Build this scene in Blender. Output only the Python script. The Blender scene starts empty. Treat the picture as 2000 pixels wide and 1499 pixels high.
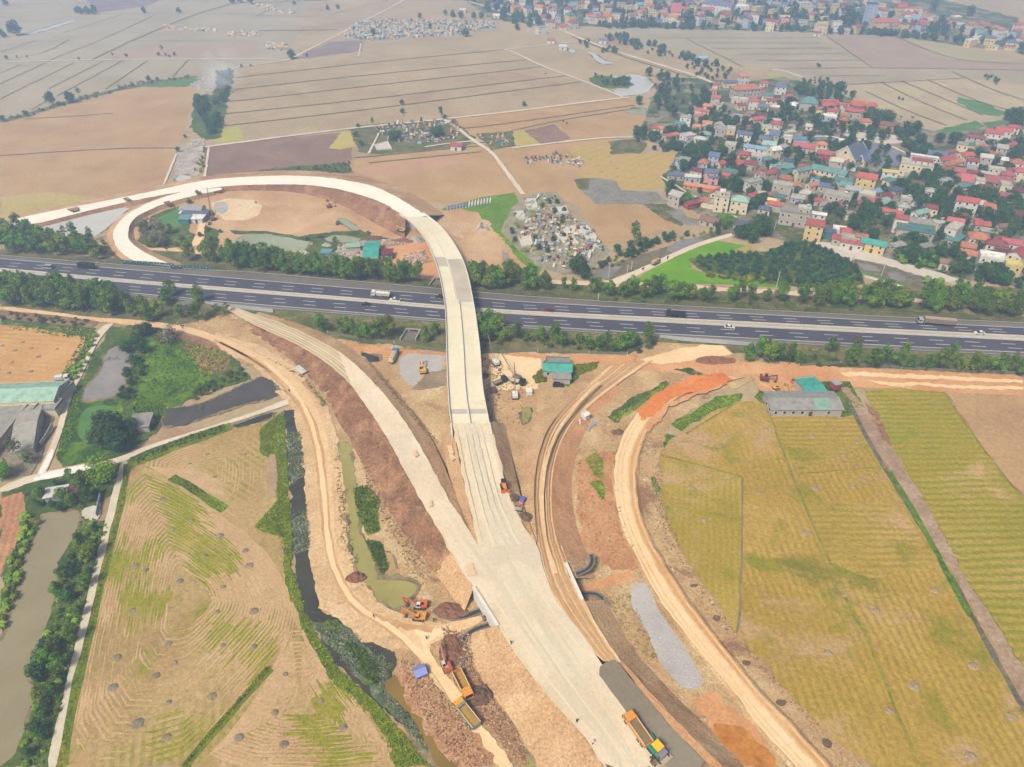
HAZE=.00045; EXPO=0.93
ORD=['','leftmost','second','third','fourth','fifth','sixth','seventh','eighth','ninth','tenth','eleventh','twelfth','13th','14th','15th','16th','17th','18th','19th','20th','21st','22nd','23rd','24th','25th','26th','27th','28th','29th','30th','31st','32nd','33rd','34th','35th','36th','37th','38th','39th','40th']
def finish_labels():
    """things whose words coincide are told apart by their order from the left of the view"""
    by={}
    for o,sh in REG:
        if not sh: by.setdefault(o['label'],[]).append(o)
    for lab,os_ in by.items():
        n=len(os_)
        if n<2: continue
        def key(o):
            v=o.matrix_basis.translation; d=v.y*CT+(CAMH-v.z)*ST
            return v.x/d
        os_.sort(key=key)
        for i,o in enumerate(os_):
            w='leftmost' if i==0 else ('rightmost' if i==n-1 else (ORD[i+1] if i+1<len(ORD) else str(i+1)+'th')+' from left')
            if n==2: w='the left one' if i==0 else 'the right one'
            o['label']=lab+', '+w
            if 'group' not in o: o['group']=lab
import bpy,bmesh,math,random
from mathutils import Vector,Matrix,noise,geometry
R=random.Random(11)
rad=math.radians
S=bpy.context.scene
COL=S.collection
# ---------------------------------------------------------------- survey
CAMH=175.0; FPX=1387.0; TH=rad(37.1); CT=math.cos(TH); ST=math.sin(TH)
def P(x,y,z=0.0):
    """map a surveyed photo position to the point of the level plane z"""
    a=(x-1000)/FPX; b=(y-749.5)/FPX
    t=(CAMH-z)/(ST+b*CT)
    return Vector((a*t,t*(CT-b*ST),z))
def pts(s): return [tuple(float(v) for v in q.split(',')) for q in s.split()]
def ang(x0,y0,x1,y1):
    d=P(x1,y1)-P(x0,y0); return math.atan2(d.y,d.x)
KX=1.9
def lin(c): c/=255.0; return c/12.92 if c<=.04045 else ((c+.055)/1.055)**2.4
TR,TG,TB=.99,.985,.9
def C(r,g,b):
    return (min(lin(r)/KX*TR,.85),min(lin(g)/KX*TG,.85),min(lin(b)/KX*TB,.85),1)
# ---------------------------------------------------------------- objects
REG=[]
def link(o,parent=None):
    COL.objects.link(o)
    if parent is not None: o.parent=parent
    return o
def tag(o,label=None,cat=None,group=None,kind=None,share=False,px=None):
    if label: o['label']=label
    if cat: o['category']=cat
    if group: o['group']=group
    if kind: o['kind']=kind
    if label and not kind: REG.append((o,share))
    return o
def thing(name,label,cat,loc=(0,0,0),rz=0,group=None,share=False):
    o=bpy.data.objects.new(name,None); link(o); o.location=loc; o.rotation_euler=(0,0,rz)
    o.empty_display_size=.5
    return tag(o,label,cat,group,share=share)
KIDS={}
def kids(o):
    if o.name not in KIDS: KIDS[o.name]=list(o.children)
    return KIDS[o.name]
def dup(o,loc=None,rz=None,label=None,group=None,share=False,scale=None,parent=None,cat=None):
    c=o.copy(); link(c)
    c.parent=parent
    if parent is None:
        if loc is not None: c.location=loc
        if rz is not None: c.rotation_euler=(0,0,rz)
        if scale is not None: c.scale=scale if hasattr(scale,'__len__') else (scale,)*3
        if label: tag(c,label,cat,group,share=share)
        elif group: c['group']=group
    for ch in kids(o): dup(ch,parent=c)
    return c
def purge(o):
    for c in list(o.children): purge(c)
    REG[:]=[q for q in REG if q[0] is not o]
    bpy.data.objects.remove(o)
class MB:
    def __init__(s): s.v=[]; s.f=[]; s.m=[]
    def add(s,vs,fs,mi=0):
        o=len(s.v); s.v+= [tuple(v) for v in vs]; s.f+=[tuple(i+o for i in f) for f in fs]; s.m+=[mi]*len(fs)
        return s
    def box(s,cx,cy,cz,sx,sy,sz,rz=0,ry=0,mi=0,tx=1,ty=1):
        vs=[]
        for k in (-.5,.5):
            for i,j in ((-.5,-.5),(.5,-.5),(.5,.5),(-.5,.5)):
                t=(tx if k>0 else 1); u=(ty if k>0 else 1)
                vs.append(Vector((i*sx*t,j*sy*u,k*sz)))
        M=Matrix.Rotation(rz,3,'Z')@Matrix.Rotation(ry,3,'Y')
        vs=[M@v+Vector((cx,cy,cz)) for v in vs]
        return s.add(vs,[(3,2,1,0),(4,5,6,7),(0,1,5,4),(1,2,6,5),(2,3,7,6),(3,0,4,7)],mi)
    def cyl(s,p0,p1,r0,r1=None,n=8,mi=0,cap=True):
        p0=Vector(p0);p1=Vector(p1); r1=r0 if r1 is None else r1
        d=(p1-p0).normalized(); u=d.orthogonal().normalized(); w=d.cross(u)
        vs=[]
        for p,r in ((p0,r0),(p1,r1)):
            for i in range(n):
                a=2*math.pi*i/n; vs.append(p+(u*math.cos(a)+w*math.sin(a))*r)
        fs=[(i,(i+1)%n,n+(i+1)%n,n+i) for i in range(n)]
        if cap: fs+=[tuple(range(n-1,-1,-1)),tuple(range(n,2*n))]
        return s.add(vs,fs,mi)
    def prism(s,prof,y0,y1,mi=0,inset=0):
        """side profile (x,z) pushed across y"""
        n=len(prof)
        vs=[(x,y0,z) for x,z in prof]+[(x,y1,z) for x,z in prof]
        fs=[(i,(i+1)%n,n+(i+1)%n,n+i) for i in range(n)]+[tuple(range(n-1,-1,-1)),tuple(range(n,2*n))]
        return s.add(vs,fs,mi)
    def ell(s,c,rx,ry,rz,nu=10,nv=6,mi=0,jit=0,seed=0):
        vs=[];fs=[]
        for j in range(nv+1):
            t=math.pi*j/nv
            for i in range(nu):
                a=2*math.pi*i/nu
                d=Vector((math.sin(t)*math.cos(a),math.sin(t)*math.sin(a),math.cos(t)))
                k=1+jit*noise.noise(d*1.7+Vector((seed,seed*.7,0)))
                vs.append((c[0]+d.x*rx*k,c[1]+d.y*ry*k,c[2]+d.z*rz*k))
        for j in range(nv):
            for i in range(nu):
                fs.append((j*nu+i,(j+1)*nu+i,(j+1)*nu+(i+1)%nu,j*nu+(i+1)%nu))
        return s.add(vs,fs,mi)
    def out(s,name,mat,parent=None,smooth=False,bev=0):
        me=bpy.data.meshes.new(name); me.from_pydata(s.v,[],s.f)
        for m in (mat if isinstance(mat,(list,tuple)) else [mat]): me.materials.append(m)
        if any(s.m): me.polygons.foreach_set('material_index',s.m)
        b=bmesh.new(); b.from_mesh(me)
        bmesh.ops.recalc_face_normals(b,faces=b.faces)
        if bev: bmesh.ops.bevel(b,geom=[e for e in b.edges if len(e.link_faces)==2 and e.calc_face_angle(0)>.5],offset=bev,segments=2,affect='EDGES',profile=.6,clamp_overlap=True)
        b.to_mesh(me); b.free()
        if smooth: me.polygons.foreach_set('use_smooth',[True]*len(me.polygons))
        return link(bpy.data.objects.new(name,me),parent)
# ---------------------------------------------------------------- materials
MATS={}
def nodes(name):
    m=bpy.data.materials.new(name); m.use_nodes=True; nt=m.node_tree
    b=nt.nodes['Principled BSDF']; b.inputs['Specular IOR Level'].default_value=.2
    return m,nt,b
def N(nt,t,**k):
    n=nt.nodes.new(t)
    for a,v in k.items():
        if a in ('operation','blend_type','data_type','noise_dimensions','wave_type','bands_direction','wave_profile','feature','interpolation_type','clamp'): setattr(n,a,v)
        else: n.inputs[a].default_value=v
    return n
def ramp(nt,fac,cols):
    r=nt.nodes.new('ShaderNodeValToRGB'); e=r.color_ramp.elements
    n=len(cols)
    cs=[(c if len(c)==2 else (.3+.4*i/max(1,n-1),c)) for i,c in enumerate(cols)]
    e[0].position,e[0].color=cs[0]; e[1].position,e[1].color=cs[-1]
    for p,c in cs[1:-1]:
        q=e.new(p); q.color=c
    nt.links.new(fac,r.inputs[0]); return r.outputs[0]
def mix(nt,fac,a,b,mode='MIX'):
    m=nt.nodes.new('ShaderNodeMix'); m.data_type='RGBA'; m.blend_type=mode
    for i,v in ((0,fac),(6,a),(7,b)):
        if hasattr(v,'is_output'): nt.links.new(v,m.inputs[i])
        else: m.inputs[i].default_value=v
    return m.outputs[2]
def math_(nt,op,a,b=0.0):
    m=N(nt,'ShaderNodeMath',operation=op)
    for i,v in ((0,a),(1,b)):
        if hasattr(v,'is_output'): nt.links.new(v,m.inputs[i])
        else: m.inputs[i].default_value=v
    return m.outputs[0]
def noi(nt,co,sc,det=6,rough=.6,dist=0.0,off=0):
    if off:
        v=N(nt,'ShaderNodeVectorMath',operation='ADD'); nt.links.new(co,v.inputs[0]); v.inputs[1].default_value=(off,off*1.7,off*.3); co=v.outputs[0]
    n=N(nt,'ShaderNodeTexNoise',Scale=sc,Detail=det,Roughness=rough,Distortion=dist)
    nt.links.new(co,n.inputs['Vector']); return n.outputs['Fac']
def sstep(nt,v,a,b):
    m=nt.nodes.new('ShaderNodeMapRange'); m.interpolation_type='SMOOTHSTEP'
    nt.links.new(v,m.inputs[0]); m.inputs[1].default_value=a; m.inputs[2].default_value=b
    return m.outputs[0]
def ground(name,cols,sc=.05,fine=.35,fsc=1.5,stripes=(),spots=(),rough=.95,bump=.4,bsc=None,spec=.1,stretch=None):
    """earth: broad colour drift + fine grain + optional furrow stripes (angle,period,colour,strength) + optional spots (colour,scale,lo,hi)"""
    if name in MATS: return MATS[name]
    m,nt,b=nodes(name); L=nt.links
    co=nt.nodes.new('ShaderNodeNewGeometry').outputs['Position']
    cb=co
    if stretch:
        mp=nt.nodes.new('ShaderNodeMapping'); L.new(co,mp.inputs[0]); mp.inputs['Rotation'].default_value=(0,0,-stretch[0]); mp.inputs['Scale'].default_value=(1/stretch[1],1,1); cb=mp.outputs[0]
    off=(sum(map(ord,name))%97)*13.1
    col=ramp(nt,noi(nt,cb,sc,9,.62,.4,off),cols)
    for st in stripes:
        a,per,sc_,stg=st[:4]
        mp=nt.nodes.new('ShaderNodeMapping'); L.new(co,mp.inputs[0]); mp.inputs['Rotation'].default_value=(0,0,-a)
        w=N(nt,'ShaderNodeTexWave',wave_type='BANDS',bands_direction='Y',Scale=.31416/per,Distortion=3.5,Detail=3,**{'Detail Scale':.35})
        L.new(mp.outputs[0],w.inputs['Vector'])
        lo,hi=(st[4],st[5]) if len(st)>5 else (.35,.65)
        big=sstep(nt,noi(nt,co,.022 if len(st)<7 else st[6],5,.6,.6,off+31),lo,hi)
        fl=noi(nt,co,.7,4,.7,0,off+5)
        f=math_(nt,'MULTIPLY',sstep(nt,math_(nt,'ADD',w.outputs['Fac'],math_(nt,'MULTIPLY',math_(nt,'SUBTRACT',fl,.5),.9)),.35,.8),big)
        col=mix(nt,math_(nt,'MULTIPLY',f,stg),col,sc_)
    for sp in spots:
        c,ss,lo,hi=sp[:4]
        f=sstep(nt,noi(nt,cb if len(sp)<5 else co,ss,7,.65,.5,off+77*ss+3),lo,hi)
        col=mix(nt,f,col,c)
    g=noi(nt,co,fsc,5,.75,0,off+9)
    g2=N(nt,'ShaderNodeMapRange'); L.new(g,g2.inputs[0]); g2.inputs[1].default_value=.3; g2.inputs[2].default_value=.7; g2.inputs[3].default_value=1-fine; g2.inputs[4].default_value=1+fine
    col=mix(nt,1.0,col,g2.outputs[0],'MULTIPLY')
    L.new(col,b.inputs['Base Color']); b.inputs['Roughness'].default_value=rough; b.inputs['Specular IOR Level'].default_value=spec
    if bump:
        bp=N(nt,'ShaderNodeBump',Strength=bump,Distance=.5); L.new(noi(nt,co,bsc or fsc*.6,6,.7,0,off+4),bp.inputs['Height']); L.new(bp.outputs[0],b.inputs['Normal'])
    MATS[name]=m; return m
def water(name,c1,c2,sc=.02,rough=.12,spots=(),spec=.5):
    m=ground(name,[c1,c2],sc,.06,.8,(),spots,rough,0.0,spec=spec)
    nt=m.node_tree; b=nt.nodes['Principled BSDF']
    co=nt.nodes.new('ShaderNodeNewGeometry').outputs['Position']
    bp=N(nt,'ShaderNodeBump',Strength=.06,Distance=.1); nt.links.new(noi(nt,co,1.2,3,.5),bp.inputs['Height']); nt.links.new(bp.outputs[0],b.inputs['Normal'])
    return m
def paint(name,c,rough=.5,var=.12,sc=1.5,metal=0,spec=.4,rnd=0,corr=None):
    """paint / plaster / metal with wear in object space; corr=(axis,period) adds sheet corrugation"""
    if name in MATS: return MATS[name]
    m,nt,b=nodes(name); L=nt.links
    co=nt.nodes.new('ShaderNodeTexCoord').outputs['Object']
    oi=nt.nodes.new('ShaderNodeObjectInfo')
    v=N(nt,'ShaderNodeVectorMath',operation='ADD'); L.new(co,v.inputs[0])
    vm=N(nt,'ShaderNodeVectorMath',operation='SCALE'); vm.inputs[0].default_value=(37,91,53); L.new(oi.outputs['Random'],vm.inputs['Scale']); L.new(vm.outputs[0],v.inputs[1])
    n=noi(nt,v.outputs[0],sc,6,.65,.3)
    dk=tuple(x*(1-2.2*var) for x in c[:3])+(1,); lt=tuple(min(.9,x*(1+var)) for x in c[:3])+(1,)
    col=ramp(nt,n,[(.3,dk),(.5,c),(.72,lt)])
    if rnd:
        h=N(nt,'ShaderNodeHueSaturation'); L.new(col,h.inputs['Color'])
        mr=N(nt,'ShaderNodeMapRange'); L.new(oi.outputs['Random'],mr.inputs[0]); mr.inputs[3].default_value=1-rnd; mr.inputs[4].default_value=1+rnd
        L.new(mr.outputs[0],h.inputs['Value']); col=h.outputs[0]
    L.new(col,b.inputs['Base Color']); b.inputs['Roughness'].default_value=rough; b.inputs['Metallic'].default_value=metal; b.inputs['Specular IOR Level'].default_value=spec
    if corr:
        w=N(nt,'ShaderNodeTexWave',wave_type='BANDS',bands_direction=corr[0],Scale=.31416/corr[1]); L.new(co,w.inputs['Vector'])
        bp=N(nt,'ShaderNodeBump',Strength=.5,Distance=.08); L.new(w.outputs['Fac'],bp.inputs['Height']); L.new(bp.outputs[0],b.inputs['Normal'])
        f=N(nt,'ShaderNodeMapRange'); L.new(w.outputs['Fac'],f.inputs[0]); f.inputs[3].default_value=.86; f.inputs[4].default_value=1.04
        L.new(mix(nt,1.0,col,f.outputs[0],'MULTIPLY'),b.inputs['Base Color'])
    MATS[name]=m; return m
def leaf(name,dark,light,rnd=.25,hue=.03):
    if name in MATS: return MATS[name]
    dark=tuple(v*1.25 for v in dark[:3])+(1,); light=tuple(v*1.4 for v in light[:3])+(1,)
    m,nt,b=nodes(name); L=nt.links
    g=nt.nodes.new('ShaderNodeNewGeometry'); oi=nt.nodes.new('ShaderNodeObjectInfo')
    co=nt.nodes.new('ShaderNodeTexCoord').outputs['Object']
    v=N(nt,'ShaderNodeVectorMath',operation='ADD'); L.new(co,v.inputs[0])
    vm=N(nt,'ShaderNodeVectorMath',operation='SCALE'); vm.inputs[0].default_value=(57,31,83); L.new(oi.outputs['Random'],vm.inputs['Scale']); L.new(vm.outputs[0],v.inputs[1])
    n=noi(nt,v.outputs[0],.35,3,.6)
    f=math_(nt,'ADD',math_(nt,'MULTIPLY',g.outputs['Random Per Island'],.55),math_(nt,'MULTIPLY',sstep(nt,n,.35,.65),.5))
    col=mix(nt,f,dark,light)
    wv=noi(nt,g.outputs['Position'],.13,2,.5); mr0=N(nt,'ShaderNodeMapRange'); L.new(wv,mr0.inputs[0]); mr0.inputs[1].default_value=.3; mr0.inputs[2].default_value=.7; mr0.inputs[3].default_value=.72; mr0.inputs[4].default_value=1.28
    col=mix(nt,1.0,col,mr0.outputs[0],'MULTIPLY')
    h=N(nt,'ShaderNodeHueSaturation'); L.new(col,h.inputs['Color'])
    for k,(a,z) in (('Value',(1-rnd,1+rnd)),('Hue',(.5-hue,.5+hue))):
        mr=N(nt,'ShaderNodeMapRange')
        src=oi.outputs['Random']
        if k=='Hue': src=math_(nt,'FRACT',math_(nt,'MULTIPLY',src,7.31))
        L.new(src,mr.inputs[0]); mr.inputs[3].default_value=a; mr.inputs[4].default_value=z; L.new(mr.outputs[0],h.inputs[k])
    L.new(h.outputs[0],b.inputs['Base Color']); b.inputs['Roughness'].default_value=.65; b.inputs['Specular IOR Level'].default_value=.15
    tr=nt.nodes.new('ShaderNodeBsdfTranslucent'); L.new(h.outputs[0],tr.inputs[0])
    ms=nt.nodes.new('ShaderNodeMixShader'); ms.inputs[0].default_value=.3
    L.new(b.outputs[0],ms.inputs[1]); L.new(tr.outputs[0],ms.inputs[2]); L.new(ms.outputs[0],nt.nodes['Material Output'].inputs[0])
    MATS[name]=m; return m
def glass(name='window_glass',c=(25,32,40)):
    if name in MATS: return MATS[name]
    m,nt,b=nodes(name); b.inputs['Base Color'].default_value=C(*c); b.inputs['Roughness'].default_value=.08; b.inputs['Specular IOR Level'].default_value=.6
    MATS[name]=m; return m
# ---------------------------------------------------------------- ground sheets
ZC=[0.02]
def dense(q,step,jit,closed,seed=0):
    out=[]; n=len(q)
    for i in range(n if closed else n-1):
        a=q[i]; b=q[(i+1)%n]; k=max(1,int((b-a).length/step))
        for j in range(k): out.append(a.lerp(b,j/k))
    if not closed: out.append(q[-1])
    if jit:
        o2=[]
        for v in out:
            w=Vector((v.x*.11+seed,v.y*.11,seed*.3)); w2=w*4.3
            w3=w*11.7
            dx=noise.noise(w)+.7*noise.noise(w2)+.5*noise.noise(w3); w.z+=9.1; w2.z+=5.3; w3.z+=3.1
            dy=noise.noise(w)+.7*noise.noise(w2)+.5*noise.noise(w3)
            o2.append(v+Vector((dx,dy,0))*jit)
        out=o2
    return out
def smoothpts(q,closed,it=1):
    for _ in range(it):
        n=len(q); o=[]
        rng=range(n) if closed else range(n-1)
        if not closed: o.append(q[0])
        for i in rng:
            a=q[i]; b=q[(i+1)%n]; o+= [a.lerp(b,.25),a.lerp(b,.75)]
        if not closed: o.append(q[-1])
        q=o
    return q
def patch(name,s,mat,jit=.5,step=2.0,z=None,sm=1,kind='structure'):
    if name in ('water','pond_mud','river') and z is None:
        mud=ground('wet_mud_margin',[C(112,100,74),C(140,124,94),C(168,148,114)],.2,.45,.9,spots=[(C(94,104,50),.12,.56,.66)],bump=.7)
        patch_('mud_margin',s,mud,.45,step,None,sm,kind,grow=.9 if 'river' not in name else .7)
    if jit>=.28 or name in ('paddy_field','crop_field','grassland','water'): sm=0
    return patch_(name,s,mat,jit,step,z,sm,kind)
def patch_(name,s,mat,jit=.5,step=2.0,z=None,sm=1,kind='structure',grow=0):
    """one ground sheet; several outlines may be separated by ';'"""
    if z is None: ZC[0]+=.0022; z=ZC[0]
    mb=MB()
    for si,ss in enumerate(s.split(';')):
        q=[P(x,y,z) for x,y in pts(ss)]
        if sm: q=smoothpts(q,True,sm)
        if grow:
            ar=sum(a.x*b.y-b.x*a.y for a,b in zip(q,q[1:]+q[:1])); sg=1 if ar>0 else -1; q2=[]
            for i,v in enumerate(q):
                t=q[(i+1)%len(q)]-q[i-1]; t.normalize(); q2.append(v+Vector((t.y,-t.x,0))*sg*grow*max(1,v.y/350))
            q=q2
        far=min(v.y for v in q); st=max(step*.6,far/220.)
        if jit>=.28: jit_=jit*3.6*max(1,far/400)
        else: jit_=jit
        q=dense(q,st,jit_,True,si+len(name)+q[0].x*.01)
        q=[Vector((v.x,v.y,z)) for v in q]
        mb.add(q,[t for t in geometry.tessellate_polygon([q])])
    me=bpy.data.meshes.new(name); me.from_pydata(mb.v,[],mb.f); me.materials.append(mat)
    b=bmesh.new(); b.from_mesh(me)
    for f in b.faces:
        if f.normal.z<0: f.normal_flip()
    b.to_mesh(me); b.free()
    o=link(bpy.data.objects.new(name,me)); o['kind']=kind
    return o
def line(name,s,w,mat,jit=.3,z=None,step=3.0,h=0.0,kind='structure',parent=None,wj=.25,dashes=None):
    """ribbon(s) of width w metres along surveyed centre lines; h>0 makes a low ridge"""
    if z is None: ZC[0]+=.0022; z=ZC[0]
    mb=MB()
    for si,ss in enumerate(s.split(';')):
        q=[P(*p[:2],z) for p in pts(ss)]
        if len(q)>2: q=smoothpts(q,False,1)
        far=min(v.y for v in q)
        q=dense(q,max(step,far/150.),jit,False,si*3.3+len(name))
        vs=[]; n=len(q); k=3 if h else 2
        for i,v in enumerate(q):
            t=(q[min(i+1,n-1)]-q[max(i-1,0)]); t.z=0; t.normalize(); nn=Vector((-t.y,t.x,0))
            ww=w*.5*(1+wj*1.5*noise.noise(v*.13+Vector((si*7,0,0))))
            if h: vs+=[v-nn*ww*1.3,v+Vector((0,0,h)),v+nn*ww*1.3]
            else: vs+=[v-nn*ww,v+nn*ww]
        fs=[]
        for i in range(n-1):
            for j in range(k-1): fs.append((i*k+j,i*k+j+1,(i+1)*k+j+1,(i+1)*k+j))
        mb.add(vs,fs)
    me=bpy.data.meshes.new(name); me.from_pydata(mb.v,[],mb.f); me.materials.append(mat)
    b=bmesh.new(); b.from_mesh(me)
    for f in b.faces:
        if f.normal.z<0: f.normal_flip()
    b.to_mesh(me); b.free()
    o=link(bpy.data.objects.new(name,me),parent)
    if parent is None: o['kind']=kind
    return o
def along(q,n):
    L=[0]
    for a,b in zip(q,q[1:]): L.append(L[-1]+(b-a).length)
    out=[];k=0
    for i in range(n):
        d=L[-1]*i/(n-1)
        while k<len(q)-2 and L[k+1]<d: k+=1
        t=(d-L[k])/max(1e-6,L[k+1]-L[k]); out.append(q[k].lerp(q[k+1],min(1,max(0,t))))
    return out
def edge3(s,z):
    p=pts(s); n=len(p)
    if len(p[0])==3: return [P(*q) for q in p]
    if not hasattr(z,'__len__'): z=[z]*n
    if len(z)!=n:
        # spread key heights over the line
        k=len(z)-1; z=[z[min(k-1,int(i*k/(n-1)))]+(z[min(k-1,int(i*k/(n-1)))+1]-z[min(k-1,int(i*k/(n-1)))])*((i*k/(n-1))-min(k-1,int(i*k/(n-1)))) for i in range(n)]
    return [P(x,y,zz) for (x,y),zz in zip(p,z)]
def strip(name,sA,zA,sB,zB,mat,m=5,rough=0.0,step=2.0,dz=0.0,edge=0.0,kind='structure',parent=None,sag=0.0):
    """surface between two surveyed edges with their own heights"""
    A=smoothpts(edge3(sA,zA),False,2); B=smoothpts(edge3(sB,zB),False,2)
    n=max(4,int(max(sum((b-a).length for a,b in zip(A,A[1:])),sum((b-a).length for a,b in zip(B,B[1:])))/step))
    A=along(A,n); B=along(B,n); vs=[];fs=[]
    for i in range(n):
        for j in range(m+1):
            t=j/m; v=A[i].lerp(B[i],t)
            e=min(t,1-t)
            k=noise.noise(v*.22)+.7*noise.noise(v*.6)+.5*noise.noise(v*1.4)
            if rough>.15: k+=1.1*noise.noise(Vector((i*step*.38+len(name),t*1.3,7.7)))+.5*noise.noise(Vector((i*step*.9,t*1.1,3.3)))
            v.z+=dz+rough*k*min(1,e*4)-sag*math.sin(math.pi*t)
            if edge and j in (0,m):
                d=(B[i]-A[i]); d.z=0; d.normalize(); v+=d*edge*(noise.noise(v*.25+Vector((3,0,0)))+.6*noise.noise(v*.9))
            vs.append(v)
    for i in range(n-1):
        for j in range(m): a=i*(m+1)+j; fs.append((a,a+1,a+m+2,a+m+1))
    me=bpy.data.meshes.new(name); me.from_pydata(vs,[],fs); me.materials.append(mat)
    b=bmesh.new(); b.from_mesh(me)
    for f in b.faces:
        if f.normal.z<0: f.normal_flip()
    b.to_mesh(me); b.free(); me.polygons.foreach_set('use_smooth',[True]*len(me.polygons))
    o=link(bpy.data.objects.new(name,me),parent)
    if parent is None: o['kind']=kind
    return o
def inside(poly,x,y):
    c=False; j=len(poly)-1
    for i in range(len(poly)):
        xi,yi=poly[i][:2]; xj,yj=poly[j][:2]
        if (yi>y)!=(yj>y) and x<(xj-xi)*(y-yi)/(yj-yi)+xi: c=not c
        j=i
    return c
def scatter(s,n,rnd=R,mind=0,z=0.0):
    """n ground points inside a surveyed outline"""
    q=[P(x,y,z) for x,y in pts(s)]; pl=[(v.x,v.y) for v in q]
    x0=min(p[0] for p in pl);x1=max(p[0] for p in pl);y0=min(p[1] for p in pl);y1=max(p[1] for p in pl)
    out=[];tries=0
    while len(out)<n and tries<n*60:
        tries+=1
        x=rnd.uniform(x0,x1);y=rnd.uniform(y0,y1)
        if inside(pl,x,y) and (not mind or all((x-o.x)**2+(y-o.y)**2>mind*mind for o in out)): out.append(Vector((x,y,GZ(x,y))))
    return out

TREE=[None]
def build_ground():
    """lookup of the finished ground surface, so that everything stands on it"""
    from mathutils.bvhtree import BVHTree
    V=[];F=[]
    for o in COL.objects:
        if o.type=='MESH' and o.get('kind')=='structure':
            n=len(V); V+=[v.co[:] for v in o.data.vertices]; F+=[tuple(i+n for i in p.vertices) for p in o.data.polygons]
    TREE[0]=BVHTree.FromPolygons(V,F)
def GZ(x,y):
    if TREE[0] is None: return 0.0
    h=TREE[0].ray_cast(Vector((x,y,80)),Vector((0,0,-1)))
    return h[0].z if h[0] else 0.0
# ================================================================ ground
aR=ang(1540,1000,1640,1230)         # furrow direction of the right field
aV=ang(1390,950,1390,1100)
aH=ang(1860,1000,1960,1000)
aL=ang(250,1150,280,1000); aL2=ang(620,1330,760,1480); aL3=ang(330,980,480,1080)
dry=ground('dry_stubble',[C(168,146,112),C(182,160,124),C(192,170,134)],.02,.2,.5,spots=[(C(168,134,108),.012,.5,.75),(C(196,160,120),.03,.6,.8)])
dry2=ground('dry_stubble_warm',[C(176,140,98),C(190,154,108),C(200,166,122)],.03,.24,.7,spots=[(C(172,128,92),.02,.52,.8),(C(196,160,112),.06,.6,.8)])
drypale=ground('dry_stubble_pale',[C(164,150,122),C(176,162,134),C(186,172,144)],.015,.16,.4)
brownf=ground('dark_ploughed_soil',[C(132,104,88),C(148,118,100),C(162,132,112)],.04,.25,.6)
purp=ground('fallow_purple',[C(132,112,112),C(146,126,124),C(152,136,128)],.05,.2,.5)
soil=ground('bare_soil',[C(184,142,104),C(204,164,122),C(220,188,148)],.04,.32,1.1,spots=[(C(178,128,92),.03,.52,.7),(C(230,206,172),.1,.6,.75),(C(150,126,96),.15,.66,.76)])
soilrough=ground('rough_soil',[C(178,142,102),C(204,168,122),C(224,196,152)],.06,.45,1.8,spots=[(C(160,120,90),.07,.55,.68),(C(232,208,178),.25,.6,.7),(C(146,124,90),.16,.66,.74),(C(150,112,84),.8,.66,.74)],bump=1.)
orange=ground('orange_laterite',[C(206,146,98),C(218,160,110),C(230,182,136)],.06,.28,1.1,spots=[(C(198,130,80),.04,.54,.76),(C(228,196,156),.09,.6,.75)])
deepor=ground('deep_orange_clay',[C(214,122,60),C(228,136,70),C(236,156,94)],.1,.25,.8)
brownslope=ground('brown_slope_soil',[C(126,90,66),C(156,114,84),C(186,142,106)],.12,.55,1.3,spots=[(C(118,84,62),.22,.55,.68),(C(206,166,128),.4,.6,.72)],bump=1.0,bsc=.7)
tanslope=ground('tan_slope_soil',[C(186,146,106),C(206,166,124),C(222,188,146)],.07,.45,1.5,spots=[(C(172,130,96),.1,.54,.72),(C(160,140,104),.2,.66,.75)],bump=.7)
pale=ground('pale_road_base',[C(224,202,172),C(236,216,188),C(246,230,206)],.05,.13,1.0,spots=[(C(220,204,182),.035,.5,.68),(C(238,206,168),.08,.58,.72),(C(208,188,162),.25,.64,.74)],bump=.2)
palegreen=ground('grey_road_base',[C(194,168,126),C(208,184,144),C(220,198,160)],.06,.14,.8,bump=.15)
white=ground('bleached_road_base',[C(244,234,216),C(250,243,228),C(254,248,238)],.05,.07,.6,spots=[(C(234,212,178),.09,.62,.8)],bump=.1)
haul=ground('haul_road_dirt',[C(222,180,132),C(234,196,150),C(240,208,166)],.07,.2,.8,spots=[(C(206,158,112),.05,.58,.75)],bump=.2)
haulbr=ground('brown_haul_dirt',[C(196,150,104),C(208,164,116),C(218,178,132)],.07,.2,.7,bump=.2)
lite=ground('light_haul_dirt',[C(240,202,152),C(246,212,166),C(248,220,180)],.06,.12,.7,bump=.15)
lane=ground('lane_dirt',[C(216,196,172),C(226,208,186),C(232,216,198)],.08,.15,.8,bump=.15)
lanew=ground('lane_white',[C(240,232,222),C(248,242,236),C(252,248,244)],.1,.08,.8,bump=.1)
lanep=ground('lane_pink',[C(214,186,158),C(226,198,170),C(232,208,182)],.08,.15,.8,bump=.15)
conc=ground('lane_concrete',[C(206,194,172),C(218,206,184),C(228,216,196)],.3,.1,1.5,bump=.1)
asph=ground('asphalt',[C(70,69,82),C(78,77,90),C(86,85,98)],.03,.08,2.,rough=.8,bump=.1,spec=.3)
shld=ground('shoulder_asphalt',[C(108,101,94),C(120,112,104),C(130,122,114)],.04,.12,1.5,bump=.1)
medm=ground('median_paving',[C(176,166,152),C(188,178,164),C(198,190,176)],.1,.1,1.,bump=.1)
newas=ground('fresh_road_base',[C(138,126,106),C(148,136,118),C(156,146,128)],.08,.14,1.2,bump=.2,stretch=(ang(1200,1330,1300,1470),7))
grav=ground('grey_gravel',[C(176,170,166),C(190,184,182),C(202,196,192)],.1,.2,1.6,spots=[(C(206,200,176),.06,.62,.75)],bump=.5)
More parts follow.
